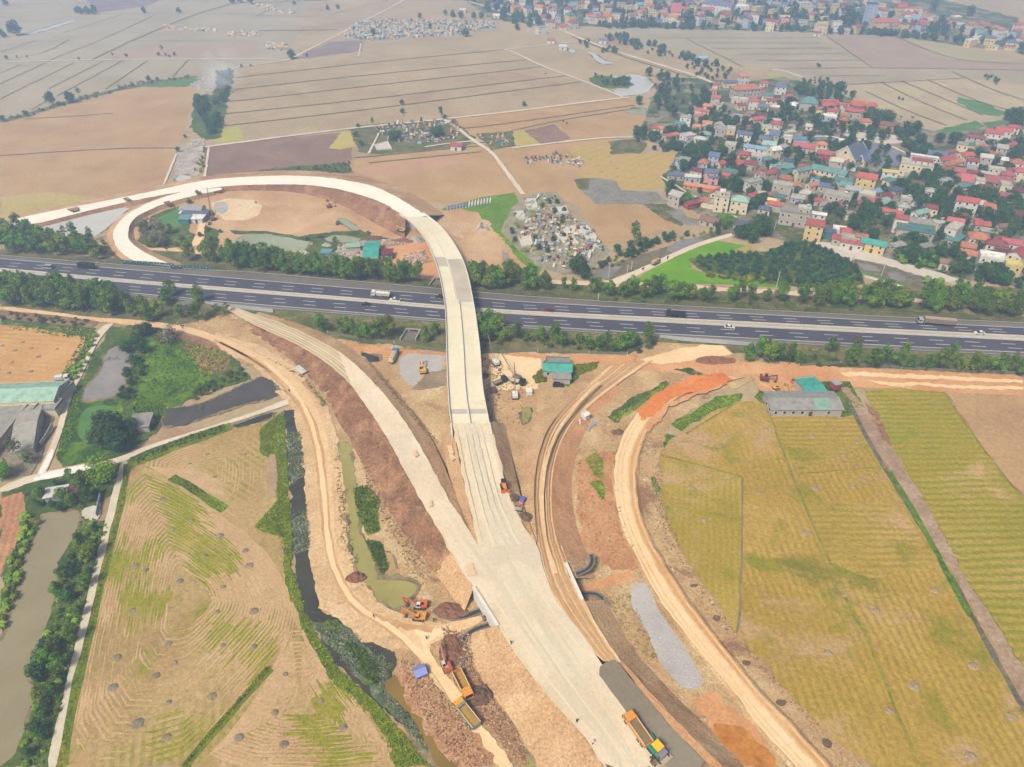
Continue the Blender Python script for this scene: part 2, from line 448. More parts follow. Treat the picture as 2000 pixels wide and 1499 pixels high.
wetgr=ground('wet_grey_ground',[C(140,118,94),C(160,138,112),C(176,156,132)],.12,.3,1.2,bump=.5)
grass=ground('bright_grass',[C(74,108,16),C(96,130,22),C(124,150,34)],.1,.5,.9,spots=[(C(56,88,26),.1,.5,.62),(C(134,140,60),.2,.62,.72),(C(60,96,24),.5,.58,.7)],bump=1.1)
grassd=ground('dark_grass',[C(58,80,32),C(80,102,40),C(108,122,54)],.1,.5,.9,spots=[(C(126,124,72),.12,.54,.68),(C(48,72,34),.3,.58,.7),(C(150,132,92),.18,.66,.74)],bump=1.1)
verge=ground('verge_scrub',[C(84,92,50),C(112,110,66),C(146,130,90)],.14,.5,.9,spots=[(C(74,96,34),.1,.5,.65),(C(176,146,110),.2,.62,.74)],bump=1.)
bank=ground('canal_bank_grass',[C(84,104,12),C(110,128,16),C(138,138,30)],.12,.45,.9,spots=[(C(150,116,44),.1,.62,.75),(C(62,86,16),.25,.6,.7)],bump=1.)
ricegreen=ground('young_rice',[C(92,146,6),C(110,160,10),C(126,168,26)],.05,.14,.8)
rice2=ground('blue_green_crop',[C(78,118,50),C(90,132,66),C(106,142,78)],.06,.25,.7)
yellowf=ground('yellow_stubble',[C(186,154,96),C(196,164,102),C(188,166,90)],.03,.18,.6,stripes=[(ang(1250,345,1320,315),7,C(168,152,54),.5)])
greyish=ground('greenish_stubble',[C(176,158,124),C(190,170,138),C(196,180,142)],.03,.15,.5,spots=[(C(180,170,96),.03,.58,.75)])
fieldR=ground('golden_stubble',[C(174,142,62),C(186,152,64),C(198,164,90)],.03,.3,.9,
   stripes=[(aR,2.3,C(152,134,24),.55,.3,.6)],spots=[(C(196,160,116),.035,.5,.68),(C(140,136,22),.06,.52,.7),(C(176,136,84),.3,.58,.7),(C(128,124,30),.02,.56,.7)],bump=.8)
fieldRV=ground('golden_stubble_upright',[C(168,144,58),C(180,154,62),C(194,166,90)],.03,.3,.9,
   stripes=[(aV,1.9,C(160,140,24),.5,.35,.6)],spots=[(C(198,164,116),.045,.54,.7),(C(146,140,30),.07,.54,.7),(C(170,142,44),.3,.58,.72)],bump=.8)
fieldRH=ground('golden_stubble_across',[C(172,144,64),C(182,152,66),C(196,164,92)],.03,.3,.9,
   stripes=[(aH,2.5,C(152,136,20),.6,.3,.52)],spots=[(C(198,162,114),.05,.52,.7),(C(142,136,26),.06,.54,.7),(C(172,142,50),.3,.58,.72)],bump=.8)
fieldRR=ground('green_gold_stubble',[C(164,146,54),C(172,150,46),C(188,162,84)],.03,.3,.9,
   stripes=[(aH,2.8,C(130,138,10),.7,.25,.5)],spots=[(C(206,166,120),.04,.56,.72),(C(134,142,10),.025,.56,.7),(C(166,140,60),.3,.58,.72)],bump=.8)
fieldL=ground('pale_stubble_striped',[C(164,138,88),C(180,150,98),C(194,166,116)],.03,.28,.9,
   stripes=[(aL,2.2,C(142,146,16),.6,.48,.66,.028)],spots=[(C(142,142,24),.05,.56,.68),(C(204,172,132),.09,.6,.72),(C(148,146,30),.35,.6,.7)],bump=.6)
fieldL2=ground('pale_stubble_diagonal',[C(166,140,88),C(182,152,100),C(196,168,118)],.03,.28,.9,
   stripes=[(aL2,2.2,C(146,146,12),.8,.46,.62,.035)],spots=[(C(138,144,16),.04,.57,.68),(C(204,172,132),.09,.6,.72)],bump=.6)
fieldL3=ground('pale_stubble_slanted',[C(170,140,92),C(184,152,102),C(198,168,122)],.03,.28,.9,
   stripes=[(aL3,2.3,C(148,146,24),.7,.48,.64,.035)],spots=[(C(144,146,20),.05,.6,.7),(C(204,172,132),.09,.6,.72)],bump=.6)
fieldU=ground('orange_stubble',[C(200,150,92),C(210,162,102),C(218,174,116)],.05,.22,.8,stripes=[(ang(0,690,150,700),3.2,C(184,136,76),.5)],spots=[(C(166,158,40),.05,.66,.76)])
ploughl=ground('ploughed_reddish',[C(180,128,92),C(194,142,104),C(206,158,118)],.08,.3,.8,stripes=[(ang(0,1090,30,990),2.2,C(158,110,78),.6)])
bundm=ground('bund_grass',[C(126,114,82),C(140,126,92),C(156,140,104)],.1,.35,.6)
bundo=ground('bund_olive',[C(120,116,34),C(146,136,46),C(170,150,78)],.15,.4,.8)
bundd=ground('bund_dark',[C(118,106,78),C(132,118,88),C(148,132,102)],.1,.35,.6)
W1=water('pond_pale',C(206,202,192),C(218,214,206),.03,.06); W2=water('pond_olive',C(150,140,70),C(182,172,104),.06,spots=[(C(128,124,56),.1,.6,.75)])  # pond_pale: reflected sky is put into its light base colour
W3=water('canal_dark',C(50,50,38),C(84,80,60),.07,.06,spots=[(C(78,88,48),.12,.55,.7)]); WB=water('pond_black',C(70,62,58),C(98,90,84),.06,.04,spots=[(C(74,76,50),.1,.6,.72)]); W4=water('river_silt',C(142,130,98),C(166,152,118),.03,.15,spots=[(C(150,142,92),.05,.55,.75)])
W5=water('pond_mud_grey',C(128,122,118),C(166,158,152),.08,.2,spots=[(C(104,100,96),.12,.6,.7)]); W6=water('pond_greygreen',C(156,162,130),C(176,180,150),.05)
W7=water('canal_brown',C(128,104,40),C(156,124,48),.05,.15); W8=water('village_pond',C(128,124,132),C(146,142,150),.05,.08)
marsh=ground('marsh_weed',[C(118,114,104),C(140,136,126),C(154,150,140)],.12,.35,.6,spots=[(C(112,118,90),.05,.6,.75)])
weed=ground('floating_weed',[C(60,66,50),C(98,108,78),C(138,144,118)],.3,.5,1.4,spots=[(C(86,124,44),.15,.6,.7)],bump=.8)
yard=ground('village_yard',[C(120,114,94),C(146,136,116),C(172,160,140)],.1,.45,.6,spots=[(C(74,92,50),.045,.42,.55),(C(92,104,58),.15,.56,.66)])
plaza=ground('paved_yard',[C(202,190,176),C(212,202,188),C(222,212,200)],.1,.12,.6)
ash=ground('burnt_straw',[C(126,114,96),C(148,134,112),C(170,152,122)],.5,.4,1.6,bump=.9)
scrubred=ground('reddish_scrub',[C(134,98,70),C(158,120,88),C(180,142,110)],.1,.45,.9,bump=.9)

base=MB(); xs=[-3200,-1500,-700,-350,0,350,700,1500,3200]; ys=[-600,-100,100,250,400,600,900,1300,1800,2600,4200]
gv=[(x,y,0) for y in ys for x in xs]; nx=len(xs)
base.add(gv,[(j*nx+i,j*nx+i+1,(j+1)*nx+i+1,(j+1)*nx+i) for j in range(len(ys)-1) for i in range(nx-1)])
g=base.out('ground',dry); g['kind']='structure'
# ---- far paddies
patch('paddy_field','0,-20 620,-30 560,118 460,140 0,236',drypale,.5)
patch('paddy_field','0,245 140,205 260,172 385,168 360,250 322,355 230,380 0,425',dry2,.5)
patch('paddy_field','240,95 500,82 505,112 200,114',ground('stubble_dull',[C(172,148,124),C(186,160,136)],.03,.15),.5)
patch('paddy_field','455,140 770,96 940,78 985,98 1060,130 1215,192 1000,214 680,252 430,275',dry,.5)
patch('paddy_field','1170,50 1600,64 1720,70 1870,90 2000,125 2000,238 1900,240 1800,252 1640,180 1500,135 1260,95',drypale,.5)
patch('paddy_field','1605,66 1740,72 1890,95 2000,125 2000,140 1860,136 1705,133',ground('stubble_greybrown',[C(166,142,120),C(182,158,136)],.03,.15),.4)
patch('paddy_field','1640,170 1860,150 2000,168 2000,210 1960,225 1820,255 1780,245 1700,205',greyish,.4)
patch('crop_field','1760,72 1830,78 1890,95 2000,122 1930,120 1850,115 1800,92',ground('stubble_green',[C(168,160,118),C(186,172,128)],.03,.2),.4)
patch('crop_field','1870,190 1920,200 1965,220 1950,228 1910,222 1870,200',rice2,.4)
patch('crop_field','1825,256 1905,236 1926,248 1905,266 1850,263',rice2,.3)
patch('crop_field','1915,240 1990,232 2000,248 1950,262',rice2,.3)
patch('crop_field','1500,140 1540,150 1570,160 1560,172 1500,165',ground('crop_yellowgreen',[C(160,168,86),C(180,184,96)],.05,.2),.3)
patch('paddy_field','400,290 500,275 682,258 690,312 640,330 560,338 398,346',brownf,.4)
patch('paddy_field','690,312 960,282 1018,378 990,385 880,398 840,395 760,370 690,340',dry2,.4)
patch('paddy_field','682,330 880,300 900,320 740,352',ground('stubble_dusk',[C(190,150,118),C(204,162,126)],.05,.2),.4)
patch('paddy_field','870,232 1000,216 1225,192 1275,235 1185,270 925,268 880,240',dry2,.4)
patch('paddy_field','975,290 1190,270 1150,320 1125,350 1165,398 1240,400 1325,440 1310,445 1180,480 1130,400 1022,380',dry2,.4)
patch('crop_field','1105,292 1140,280 1195,272 1200,302 1330,300 1325,340 1285,368 1210,372 1130,345 1150,320',yellowf,.3)
patch('paddy_field','1022,256 1082,243 1116,272 1056,281',brownf,.3)
patch('crop_field','1000,255 1024,256 1055,281 1022,288 1004,280',ground('crop_olive',[C(182,168,88),C(196,180,104)],.05,.2),.3)
patch('crop_field','410,276 426,254 466,247 476,272 440,280',ground('crop_yellow',[C(172,172,70),C(190,180,96)],.05,.2),.3)
patch('crop_field','640,290 668,258 686,258 696,286 662,292',ground('crop_lemon',[C(186,172,80),C(200,184,100)],.05,.2),.3)
patch('crop_field','262,166 300,157 372,149 392,158 362,170 300,171',rice2,.4)
patch('fallow_field','575,116 645,82 712,78 706,100 602,114',purp,.4)
patch('fallow_field','0,385 90,375 190,385 120,415 0,430',ground('stubble_olive',[C(176,162,84),C(190,170,104),C(196,172,124)],.04,.25,.7),.4)
patch('fallow_field','170,0 330,-10 290,12 185,26',purp,.4)
# ---- grave grounds, scrub
patch('cemetery_ground','660,77 700,44 722,38 962,40 975,56 905,70 720,82',ground('grave_soil',[C(150,140,120),C(176,164,146),C(150,150,112)],.1,.4,.6),.4)
patch('cemetery_ground','682,250 720,243 885,232 928,270 905,290 730,302 700,296',verge,.4)
patch('cemetery_ground','930,262 1000,256 1006,285 960,294',verge,.3)
patch('grassland','862,408 940,386 1004,376 1018,405 985,432 978,452 1015,492 1062,516 1050,540 1000,530 955,492 930,452 900,428',ground('lawn',[C(84,120,18),C(106,142,24),C(128,158,38)],.06,.4,.8,spots=[(C(70,104,22),.15,.56,.68),(C(150,156,60),.1,.6,.72)],bump=.9),.25)
patch('cemetery_ground','1002,402 1040,378 1088,374 1122,425 1196,490 1158,526 1105,538 1050,520 1005,482 982,452 992,425',ground('grave_soil_near',[C(126,122,90),C(158,150,128),C(176,166,146)],.15,.45,.8,spots=[(C(104,124,50),.1,.55,.66)]),.3)
patch('scrub','1190,277 1240,271 1264,280 1252,300 1195,302',verge,.4)
patch('scrub','500,333 560,326 682,318 690,338 640,342',grassd,.4)
patch('canal_bank','430,142 455,138 452,172 432,268 400,275 372,250 378,205 400,185',grassd,.5)
patch('rubble_ground','368,168 400,150 425,150 422,175 412,185 390,178;340,350 345,300 365,280 400,282 388,345',ground('rubbish_ground',[C(150,138,126),C(182,170,158),C(204,194,184)],.15,.5,.8),.4)
line('canal_bank','0,238 60,222 150,195 262,168 385,150',9,verge,.6)
patch('water','45,67 82,57 140,39 146,42 92,59 58,68',W1,.3)
patch('water','342,350 352,342 372,344 376,354 350,358',W1,.2)
# ---- right centre ponds and marsh
patch('water','1150,101 1163,105 1180,118 1200,124 1178,126 1160,116;1112,95 1125,97 1122,104 1112,102',W1,.3)
patch('water','1196,150 1245,146 1262,150 1276,164 1268,178 1245,186 1212,188 1195,181 1208,172 1228,172 1238,166',W1,.3)
patch('scrub','1150,153 1165,147 1195,150 1238,165 1226,173 1190,173 1160,168',grassd,.3)
patch('water','1218,216 1250,208 1264,216 1260,224 1235,224;1265,192 1300,188 1350,190 1345,196 1290,198',W6,.3)
patch('marsh','1124,350 1160,347 1205,354 1212,372 1282,375 1305,396 1255,400 1200,398 1165,398 1132,372',marsh,.3)
patch('scrub','1120,352 1150,347 1150,372 1132,370;1255,400 1300,398 1345,425 1330,442 1300,430',verge,.3)
patch('marsh','1300,412 1330,410 1345,425 1370,440 1345,440 1320,428',marsh,.3)
# ---- village floor
patch('village_ground','1300,150 1460,160 1530,150 1640,180 1700,215 1760,240 1850,262 2000,235 2000,560 1880,545 1660,500 1530,470 1440,450 1330,400 1290,350 1330,300 1250,265 1270,200',yard,.5)
patch('town_ground','880,-20 1760,-20 1990,35 2010,100 1890,92 1760,72 1600,64 1180,53 1060,50 960,38',yard,.5)
patch('grassland','1560,405 1700,405 1760,455 1650,470;1340,425 1440,440 1480,470 1440,452;1490,440 1560,447 1530,460',verge,.3)
patch('water','1616,272 1660,268 1700,278 1740,290 1772,304 1760,322 1722,328 1690,322 1655,300 1640,288',W8,.2)
patch('water','1770,292 1800,285 1820,292 1800,300;1580,262 1610,262 1620,272 1590,274',W8,.2)
patch('paved_yard','1640,250 1700,255 1765,268 1760,282 1700,280 1650,268;1460,375 1510,372 1530,400 1490,402;1790,392 1815,395 1815,408 1770,402',plaza,.2)
patch('pond_edge','1562,470 1640,475 1700,492 1740,507 1880,545 1860,552 1760,535 1660,508',plaza,.2)
patch('water','1668,505 1740,523 1800,540 1850,560 1800,562 1740,545 1670,525',ground('pond_debris',[C(96,88,72),C(120,112,94),C(150,142,128)],.2,.4,.8),.2)
patch('water','1672,512 1712,522 1718,530 1690,528;1738,530 1768,540 1765,550 1738,545',W5,.2)
line('grass_strip','1668,527 1740,548 1830,578',3,rice2,.2); line('path','1666,535 1720,548 1800,572 1825,580',2.4,lane,.2)
line('canal_wall','1745,520 1800,533 1850,550 1920,570',1.6,conc,.1)
patch('crop_field','1238,548 1335,488 1388,468 1470,482 1460,502 1352,508 1350,526 1400,538 1530,545 1525,562 1400,554 1290,556',ricegreen,.25)
patch('fallow_field','1430,490 1462,478 1482,492 1490,510 1470,508',ground('fallow_tan',[C(168,150,84),C(182,162,96)],.1,.3),.3)
patch('orchard_ground','1345,505 1440,495 1500,490 1560,468 1600,480 1665,512 1690,555 1580,562 1510,556 1370,530',grassd,.3)
patch('canal','1185,548 1160,525 1260,495 1310,480 1360,465 1430,440 1445,452 1340,490 1245,528',ground('ditch_mud',[C(92,90,66),C(118,110,84),C(140,130,104)],.15,.4,.7),.3)
patch('water','1300,490 1325,472 1365,462 1372,470 1340,485 1310,494;1150,540 1180,522 1215,520 1190,545',W5,.2)
# ---- loop interior
patch('construction_ground','200,460 300,385 430,365 600,352 720,372 800,425 815,455 880,400 940,420 1010,500 1040,540 860,560 700,545 460,515 320,520 220,500',soil,.6)
patch('construction_ground','0,442 130,400 260,378 420,345 640,338 760,362 850,412 900,440 905,470 860,440 740,385 620,352 430,362 100,440 0,450',ground('verge_soil',[C(190,156,120),C(206,172,136),C(220,190,156)],.08,.3,.8),.4)
patch('water','72,448 100,436 170,420 240,406 254,407 215,440 198,452 186,461 120,466 80,457',W1,.3)
patch('scrub','270,470 300,420 355,400 372,420 370,450 395,470 360,482 300,488;400,440 430,450 425,480 395,478',grassd,.4)
patch('crop_field','310,425 350,405 362,425 355,445 320,440',rice2,.3)
patch('path','392,425 402,430 398,460 390,480 372,480 384,455',lite,.2)
patch('path','280,488 310,483 370,490 440,492 520,505 500,510 400,500 300,492',haul,.3)
patch('sand_sheet','412,396 440,388 490,390 512,402 510,418 480,430 440,432 425,420',ground('pale_sand',[C(224,196,156),C(236,212,176),C(226,190,140)],.1,.2,.8),.3)
patch('gravel_sheet','415,396 440,393 448,405 440,418 422,416',grav,.2)
patch('scrub','540,470 620,455 700,450 745,470 735,510 640,520 590,500 610,475',grassd,.4)
patch('rubble_ground','660,480 710,470 790,470 800,530 700,520 650,505',ground('builders_rubble',[C(150,138,128),C(186,172,160),C(204,190,178)],.3,.5,1.2),.3)
patch('construction_ground','745,470 830,465 850,500 858,540 780,540 735,510',orange,.3)
patch('water','453,470 490,458 520,457 548,463 580,466 606,472 592,492 560,498 520,496 480,492',W6,.2)
patch('water','634,466 655,459 703,466 700,474 640,472;655,428 672,426 702,447 690,450',W6,.2)
patch('scrub','446,450 520,452 610,466 602,472 520,456 460,458',grassd,.3)
# ---- expressway margins
patch('verge','0,475 200,495 250,515 430,528 620,545 860,568 1000,582 1500,610 2000,636 2000,560 1900,560 1700,560 1500,572 1180,560 1000,535 860,550 640,525 420,500 200,480 0,450',verge,.4)
patch('verge','0,556 250,582 500,606 870,640 1000,645 1500,672 2000,702 2000,722 1640,715 1500,700 1280,665 1200,690 930,690 870,688 640,668 500,640 450,630 320,640 0,602',verge,.4)
patch('grass_strip','1040,560 1300,590 1500,604 1760,620 2000,630 2000,622 1700,600 1480,592 1250,575',grassd,.3)
patch('path','1000,537 1070,545 1140,550 1180,548 1290,553 1420,562 1500,565 1600,572 1760,580 1900,596 1900,602 1760,588 1600,580 1500,574 1290,562 1180,560 1060,553 1000,546',lanep,.3)
patch('path','1178,553 1200,545 1250,525 1330,487 1375,470 1440,452 1443,458 1375,478 1335,494 1260,532 1205,556',lane,.2)
# ---- construction zone south of the expressway
patch('construction_ground','450,612 640,660 870,688 1200,692 1290,665 1420,672 1440,700 1640,716 1660,760 1480,740 1400,770 1310,830 1285,900 1290,1000 1400,1180 1530,1340 1740,1500 480,1500 600,1290 620,1180 600,900 560,790 520,735 400,660 330,640',soilrough,.6)
patch('construction_ground','640,672 880,690 1240,695 1230,715 1100,712 940,712 880,705 720,700',orange,.4)
patch('construction_ground','945,690 1060,700 1060,735 1040,770 985,760 950,790 945,720',lite,.4)
patch('construction_ground','950,760 1050,760 1040,830 1010,850 962,830',soil,.4)
patch('construction_ground','1240,700 1440,705 1640,716 2000,735 2000,775 1700,760 1480,735 1400,730 1250,725',orange,.4)
patch('construction_ground','1250,705 1330,680 1410,672 1430,690 1350,705 1290,712',lite,.4)
patch('construction_ground','1640,725 2000,742 2000,748 1650,734;1700,745 2000,756 2000,762 1720,752',lite,.3)
patch('gravel_sheet','778,700 800,690 835,692 870,695 862,725 830,730 808,760 795,745 782,730',grav,.3)
patch('wet_ground','800,760 835,728 872,720 874,752 850,758 815,762',wetgr,.3)
patch('water','688,690 715,690 740,698 742,706 715,708',W3,.2)
patch('water','1018,798 1034,795 1038,806 1030,825 1022,828',W2,.2)
patch('grassland','1040,738 1058,722 1068,725 1065,745 1050,748;1062,705 1075,704 1070,716 1060,714;1110,712 1172,706 1165,722 1140,730 1112,755 1090,750',grass,.3)
patch('grassland','1185,815 1240,775 1305,745 1310,752 1255,790 1205,825;1360,735 1310,722 1345,718 1375,728',grassd,.4)
patch('grassland','1140,900 1160,885 1180,900 1180,940 1165,935 1145,915;1150,945 1172,938 1182,955 1180,985 1165,970',grassd,.4)
patch('grassland','1310,830 1400,775 1450,768 1445,785 1370,812 1330,845;1292,870 1300,848 1330,855 1338,870 1310,885;1270,935 1280,928 1288,960 1282,975',grass,.3)
patch('grassland','1470,775 1490,755 1500,750 1660,745 1690,800 1660,815 1560,812 1505,800',grass,.3)
patch('construction_ground','1470,735 1560,742 1580,770 1500,772 1480,760',orange,.3)
patch('grassland','1490,700 1600,690 1690,720 1600,716',grassd,.3)
patch('gravel_sheet','1232,1139 1270,1139 1275,1161 1287,1196 1332,1256 1355,1294 1372,1326 1372,1339 1345,1349 1325,1336 1292,1299 1280,1274 1260,1236 1235,1196',grav,.25)
patch('construction_ground','1340,1365 1400,1352 1430,1386 1475,1430 1520,1500 1420,1500 1390,1420',orange,.5)
patch('construction_ground','1392,1408 1440,1420 1500,1470 1520,1500 1450,1500 1400,1440',ground('wet_orange_clay',[C(176,108,36),C(196,130,56),C(214,150,80)],.15,.3,.9),.4)
patch('construction_ground','1125,1150 1230,1115 1240,1135 1140,1160',orange,.3)
patch('pit','1375,1140 1345,1142 1352,1150;1398,1200 1390,1208 1402,1216 1410,1206;1418,1226 1424,1232 1416,1230;1455,1288 1470,1294 1460,1302 1448,1294;1515,1366 1540,1368 1532,1382 1515,1376;1604,1440 1626,1448 1622,1464 1606,1456',ground('pit_mud',[C(104,88,60),C(126,108,74)],.3,.3),.2)
line('ditch','1570,1375 1640,1430 1700,1465 1770,1510',2.2,ground('ditch_brown',[C(120,84,56),C(146,106,74)],.3,.4),.3)
# ---- left side
patch('paddy_field','0,632 60,635 150,648 170,660 155,700 110,745 0,752',fieldU,.3)
patch('grassland','0,622 180,640 192,650 150,745 110,748 150,700 168,660 60,640 0,634',grassd,.3)
patch('scrub','0,606 120,618 190,628 180,640 0,622',ground('dry_scrub',[C(120,100,70),C(146,122,88),C(160,140,104)],.12,.45),.3)
patch('grassland','145,760 215,640 300,634 400,670 450,690 490,745 420,760 330,800 300,850 240,890 120,912 110,890',grassd,.4)
patch('grassland','330,800 310,790 260,800 290,660 340,680 380,690 410,740 380,770;110,890 150,775 235,775 250,880 150,905;260,780 275,800 320,800 310,820 260,812',grass,.4)
patch('scrub','335,650 400,662 450,690 445,720 400,738 370,690',scrubred,.3)
patch('pond_mud','207,687 230,675 257,692 260,707 245,730 240,770 212,777 155,783 160,765 175,750 200,725',W5,.2)
patch('weed_pond','160,800 200,790 230,800 210,850 170,870 150,850',rice2,.2)
patch('water','320,832 315,820 332,795 375,795 425,777 475,750 515,736 543,760 540,772 500,785 440,800 400,815 360,830',WB,.3)
patch('water','455,832 500,815 535,806 530,815 470,838',W3,.2)
patch('yard','0,780 75,780 118,790 95,850 80,895 60,925 0,935',ground('farm_yard',[C(120,112,84),C(150,138,116),C(170,156,134)],.15,.45),.3)
patch('scrub','0,965 70,938 240,905 220,960 160,1010 80,1010 50,1080 0,1250',grassd,.3)
patch('paddy_field','0,972 45,958 52,1000 35,1060 0,1130',ploughl,.3)
patch('paddy_field','255,905 345,865 505,825 545,860 560,1130 600,1240 690,1370 765,1458 770,1500 118,1500 170,1240 215,1050',fieldL,.3)
patch('paddy_field','262,905 345,865 505,832 512,900 505,1050 420,1000 330,935',fieldL3,.3)
patch('paddy_field','470,1250 560,1180 600,1250 690,1370 765,1458 770,1500 380,1500 530,1310',fieldL2,.3)
ZL=ZC[0]
patch('river','82,1006 157,995 160,1010 147,1035 135,1065 115,1100 112,1160 100,1186 92,1224 87,1249 62,1279 62,1319 65,1356 52,1394 45,1436 25,1481 -10,1510 -60,1400 -10,1270 12,1236 27,1186 40,1125 55,1075 77,1025',W4,.3)
patch('canal_bank','160,1010 215,1020 165,1186 145,1265 105,1430 88,1500 -5,1500 25,1481 45,1436 65,1356 62,1279 92,1224 112,1161 115,1100 147,1035',grassd,.3)
patch('yard','158,995 190,985 200,1000 188,1020 162,1012',plaza,.2)
patch('path','235,902 252,898 245,935 235,975 220,1040 205,1100 195,1124 178,1195 158,1275 138,1355 125,1430 112,1502 90,1502 105,1430 125,1350 145,1265 165,1186 180,1124 190,1080 205,1020 220,960 228,935',conc,.12)
line('grass_strip','250,905 243,950 228,1015 212,1085 200,1130 184,1200 164,1280 145,1360 132,1430 120,1500',2.4,bank,.3)
patch('path','0,950 68,925 175,906 220,898 300,866 375,844 500,804 555,782 590,765 598,775 560,792 500,811 410,840 350,860 250,898 235,904 175,917 65,940 0,966',lane,.2)
patch('path','70,930 87,895 107,850 120,805 132,765 142,750 160,715 175,680 195,637 225,630 212,642 192,667 175,700 160,735 147,755 135,790 125,830 108,880 92,920 78,940',lane,.15)
patch('path','66,932 120,915 178,905 178,918 66,942;70,935 100,875 106,880 88,922',lanew,.1)
patch('canal_bank','507,838 540,810 555,800 562,950 572,1110 600,1210 660,1300 740,1380 845,1500 765,1500 762,1456 740,1419 690,1369 640,1314 600,1249 565,1174 557,1124 550,1050 500,1030 542,975 530,900 510,880',bank,.3)
line('canal_bank','252,907 300,890 350,868 420,845 452,832',4.5,bank,.3)
line('hedge_ground','255,900 300,880 400,845 440,832',3,grassd,.3)
patch('pit_pond','522,890 540,885 542,960 530,980 520,960',ground('dry_pond',[C(170,142,110),C(186,158,126)],.2,.2),.2)
line('canal_bank','335,932 372,950 410,978 440,995',3.2,grass,.3)
line('field_bund','530,1305 480,1360 440,1405 400,1450 360,1500',2.2,bank,.25)
patch('canal','555,802 577,802 590,850 597,950 607,1050 612,1124 622,1161 625,1189 647,1201 690,1225 725,1249 770,1271 777,1299 772,1321 810,1364 837,1424 875,1469 902,1502 845,1502 837,1474 787,1419 737,1374 685,1324 660,1294 630,1249 605,1211 587,1174 580,1124 570,1050 565,950 560,850',W3,.3)
patch('floating_weed','560,845 588,845 596,930 568,945;570,1000 602,1000 607,1075 574,1085;612,1212 660,1215 720,1260 772,1300 768,1320 750,1345 800,1400 840,1470 800,1430 740,1372 690,1320 640,1255',weed,.4)
patch('water','757,1331 772,1316 790,1340 812,1364 837,1424 875,1469 902,1502 858,1502 800,1420 760,1365',W7,.3)
patch('grassland','670,1255 685,1252 720,1285 745,1320 735,1340 715,1325 690,1285;630,1215 660,1210 665,1235 640,1235',bank,.4)
patch('water','660,860 685,866 690,925 695,962 697,1000 705,1045 717,1062 732,1100 740,1130 762,1131 792,1134 815,1144 812,1159 782,1184 762,1184 737,1169 720,1141 700,1125 687,1050 682,1000 675,955 662,900',W2,.3)
patch('grassland','690,955 720,950 740,975 735,1000 742,1040 720,1045 700,1010;715,1058 742,1060 760,1110 748,1125 730,1090',bank,.4)
patch('water','750,1078 765,1080 772,1110 760,1118',ground('pond_mud_tan',[C(186,152,104),C(196,164,116)],.2,.15),.2)
patch('water','905,1290 918,1292 912,1306 902,1304;940,1362 958,1370 985,1405 1000,1440 985,1430 960,1395 940,1378;990,1435 1010,1450 1050,1500 1020,1500',W2,.2)
patch('road_shoulder','540,765 600,755 642,795 660,860 672,960 676,1050 694,1112 738,1172 795,1205 860,1215 865,1245 825,1262 765,1268 715,1255 648,1200 622,1185 608,1110 596,950 584,850 570,800;420,650 520,680 600,740 560,770 500,715 430,685',ground('light_shoulder_soil',[C(206,170,126),C(222,186,142),C(232,200,160)],.07,.35,1.2,spots=[(C(190,152,112),.1,.56,.7)],bump=.5),.35)
# haul road west (tan) with its side shoulders
G1='0,597 110,610 175,620 270,625 325,632 375,640 450,665 500,692 537,700 575,727 595,750 612,782 632,825 642,862 647,912 650,975 655,1050 665,1100 675,1125 685,1154 707,1179 740,1199 787,1219 850,1224 937,1204'
patch('haul_road','0,597 110,610 175,620 270,625 325,632 375,640 450,665 500,690 537,708 575,735 595,755 612,785 632,828 642,865 647,912 650,975 655,1050 665,1100 675,1125 685,1154 707,1179 740,1199 787,1219 850,1224 937,1200 945,1215 870,1245 832,1262 862,1314 900,1365 935,1411 997,1486 1005,1502 972,1502 925,1424 890,1371 855,1344 825,1299 795,1254 775,1231 725,1209 695,1186 660,1149 647,1124 642,1087 635,1037 630,975 622,900 617,855 605,817 582,777 557,750 532,727 500,708 437,675 375,652 312,640 225,633 120,617 0,606',haul,.25)
line('wheel_track','430,668 520,715 590,780 625,850 636,950 645,1060 662,1120 700,1185 780,1225;418,664 500,706 575,775 612,850 626,950 634,1060 650,1120 690,1190 760,1226 830,1290 880,1360 960,1470',1.3,haulbr,.2)
line('wheel_track','515,705 580,765 618,850 632,950 640,1060 656,1122 695,1186 770,1226 850,1310 900,1385 975,1490',1.5,lite,.2)
patch('haul_road','800,1222 850,1230 880,1225 868,1240 830,1262 900,1365 1000,1488 985,1500 900,1380 840,1300',lite,.3)
patch('wet_ground','725,1195 760,1205 800,1218 850,1225 845,1235 790,1228 740,1208',haulbr,.3)
# orange fields right of road F
patch('paddy_field','1290,890 1300,872 1332,845 1380,812 1440,786 1480,785 1510,800 1560,814 1640,816 1668,812 1690,850 1720,900 1760,950 1800,1010 1850,1100 1900,1190 1950,1280 2010,1365 2010,1510 1745,1510 1660,1470 1600,1420 1530,1340 1500,1305 1440,1240 1400,1180 1350,1110 1320,1060 1300,1020 1288,960',fieldR,.3)
patch('paddy_field','1290,892 1345,905 1450,932 1448,1060 1445,1190 1440,1235 1400,1180 1350,1110 1320,1060 1300,1020 1288,960',fieldRV,.3)
patch('paddy_field','1495,800 1640,816 1668,812 1700,868 1560,920 1528,880',fieldRH,.3)
patch('paddy_field','1570,985 1735,978 1790,1030 1830,1100 1700,1130 1625,1095',fieldRH,.3)
patch('paddy_field','1692,762 1760,758 1842,766 1900,850 1960,930 2010,985 2010,1320 1965,1249 1925,1185 1885,1125 1850,1055 1785,945 1725,850',fieldRR,.3)
patch('paddy_field','1848,766 2010,776 2010,978 1960,925 1900,845',dry2,.3)
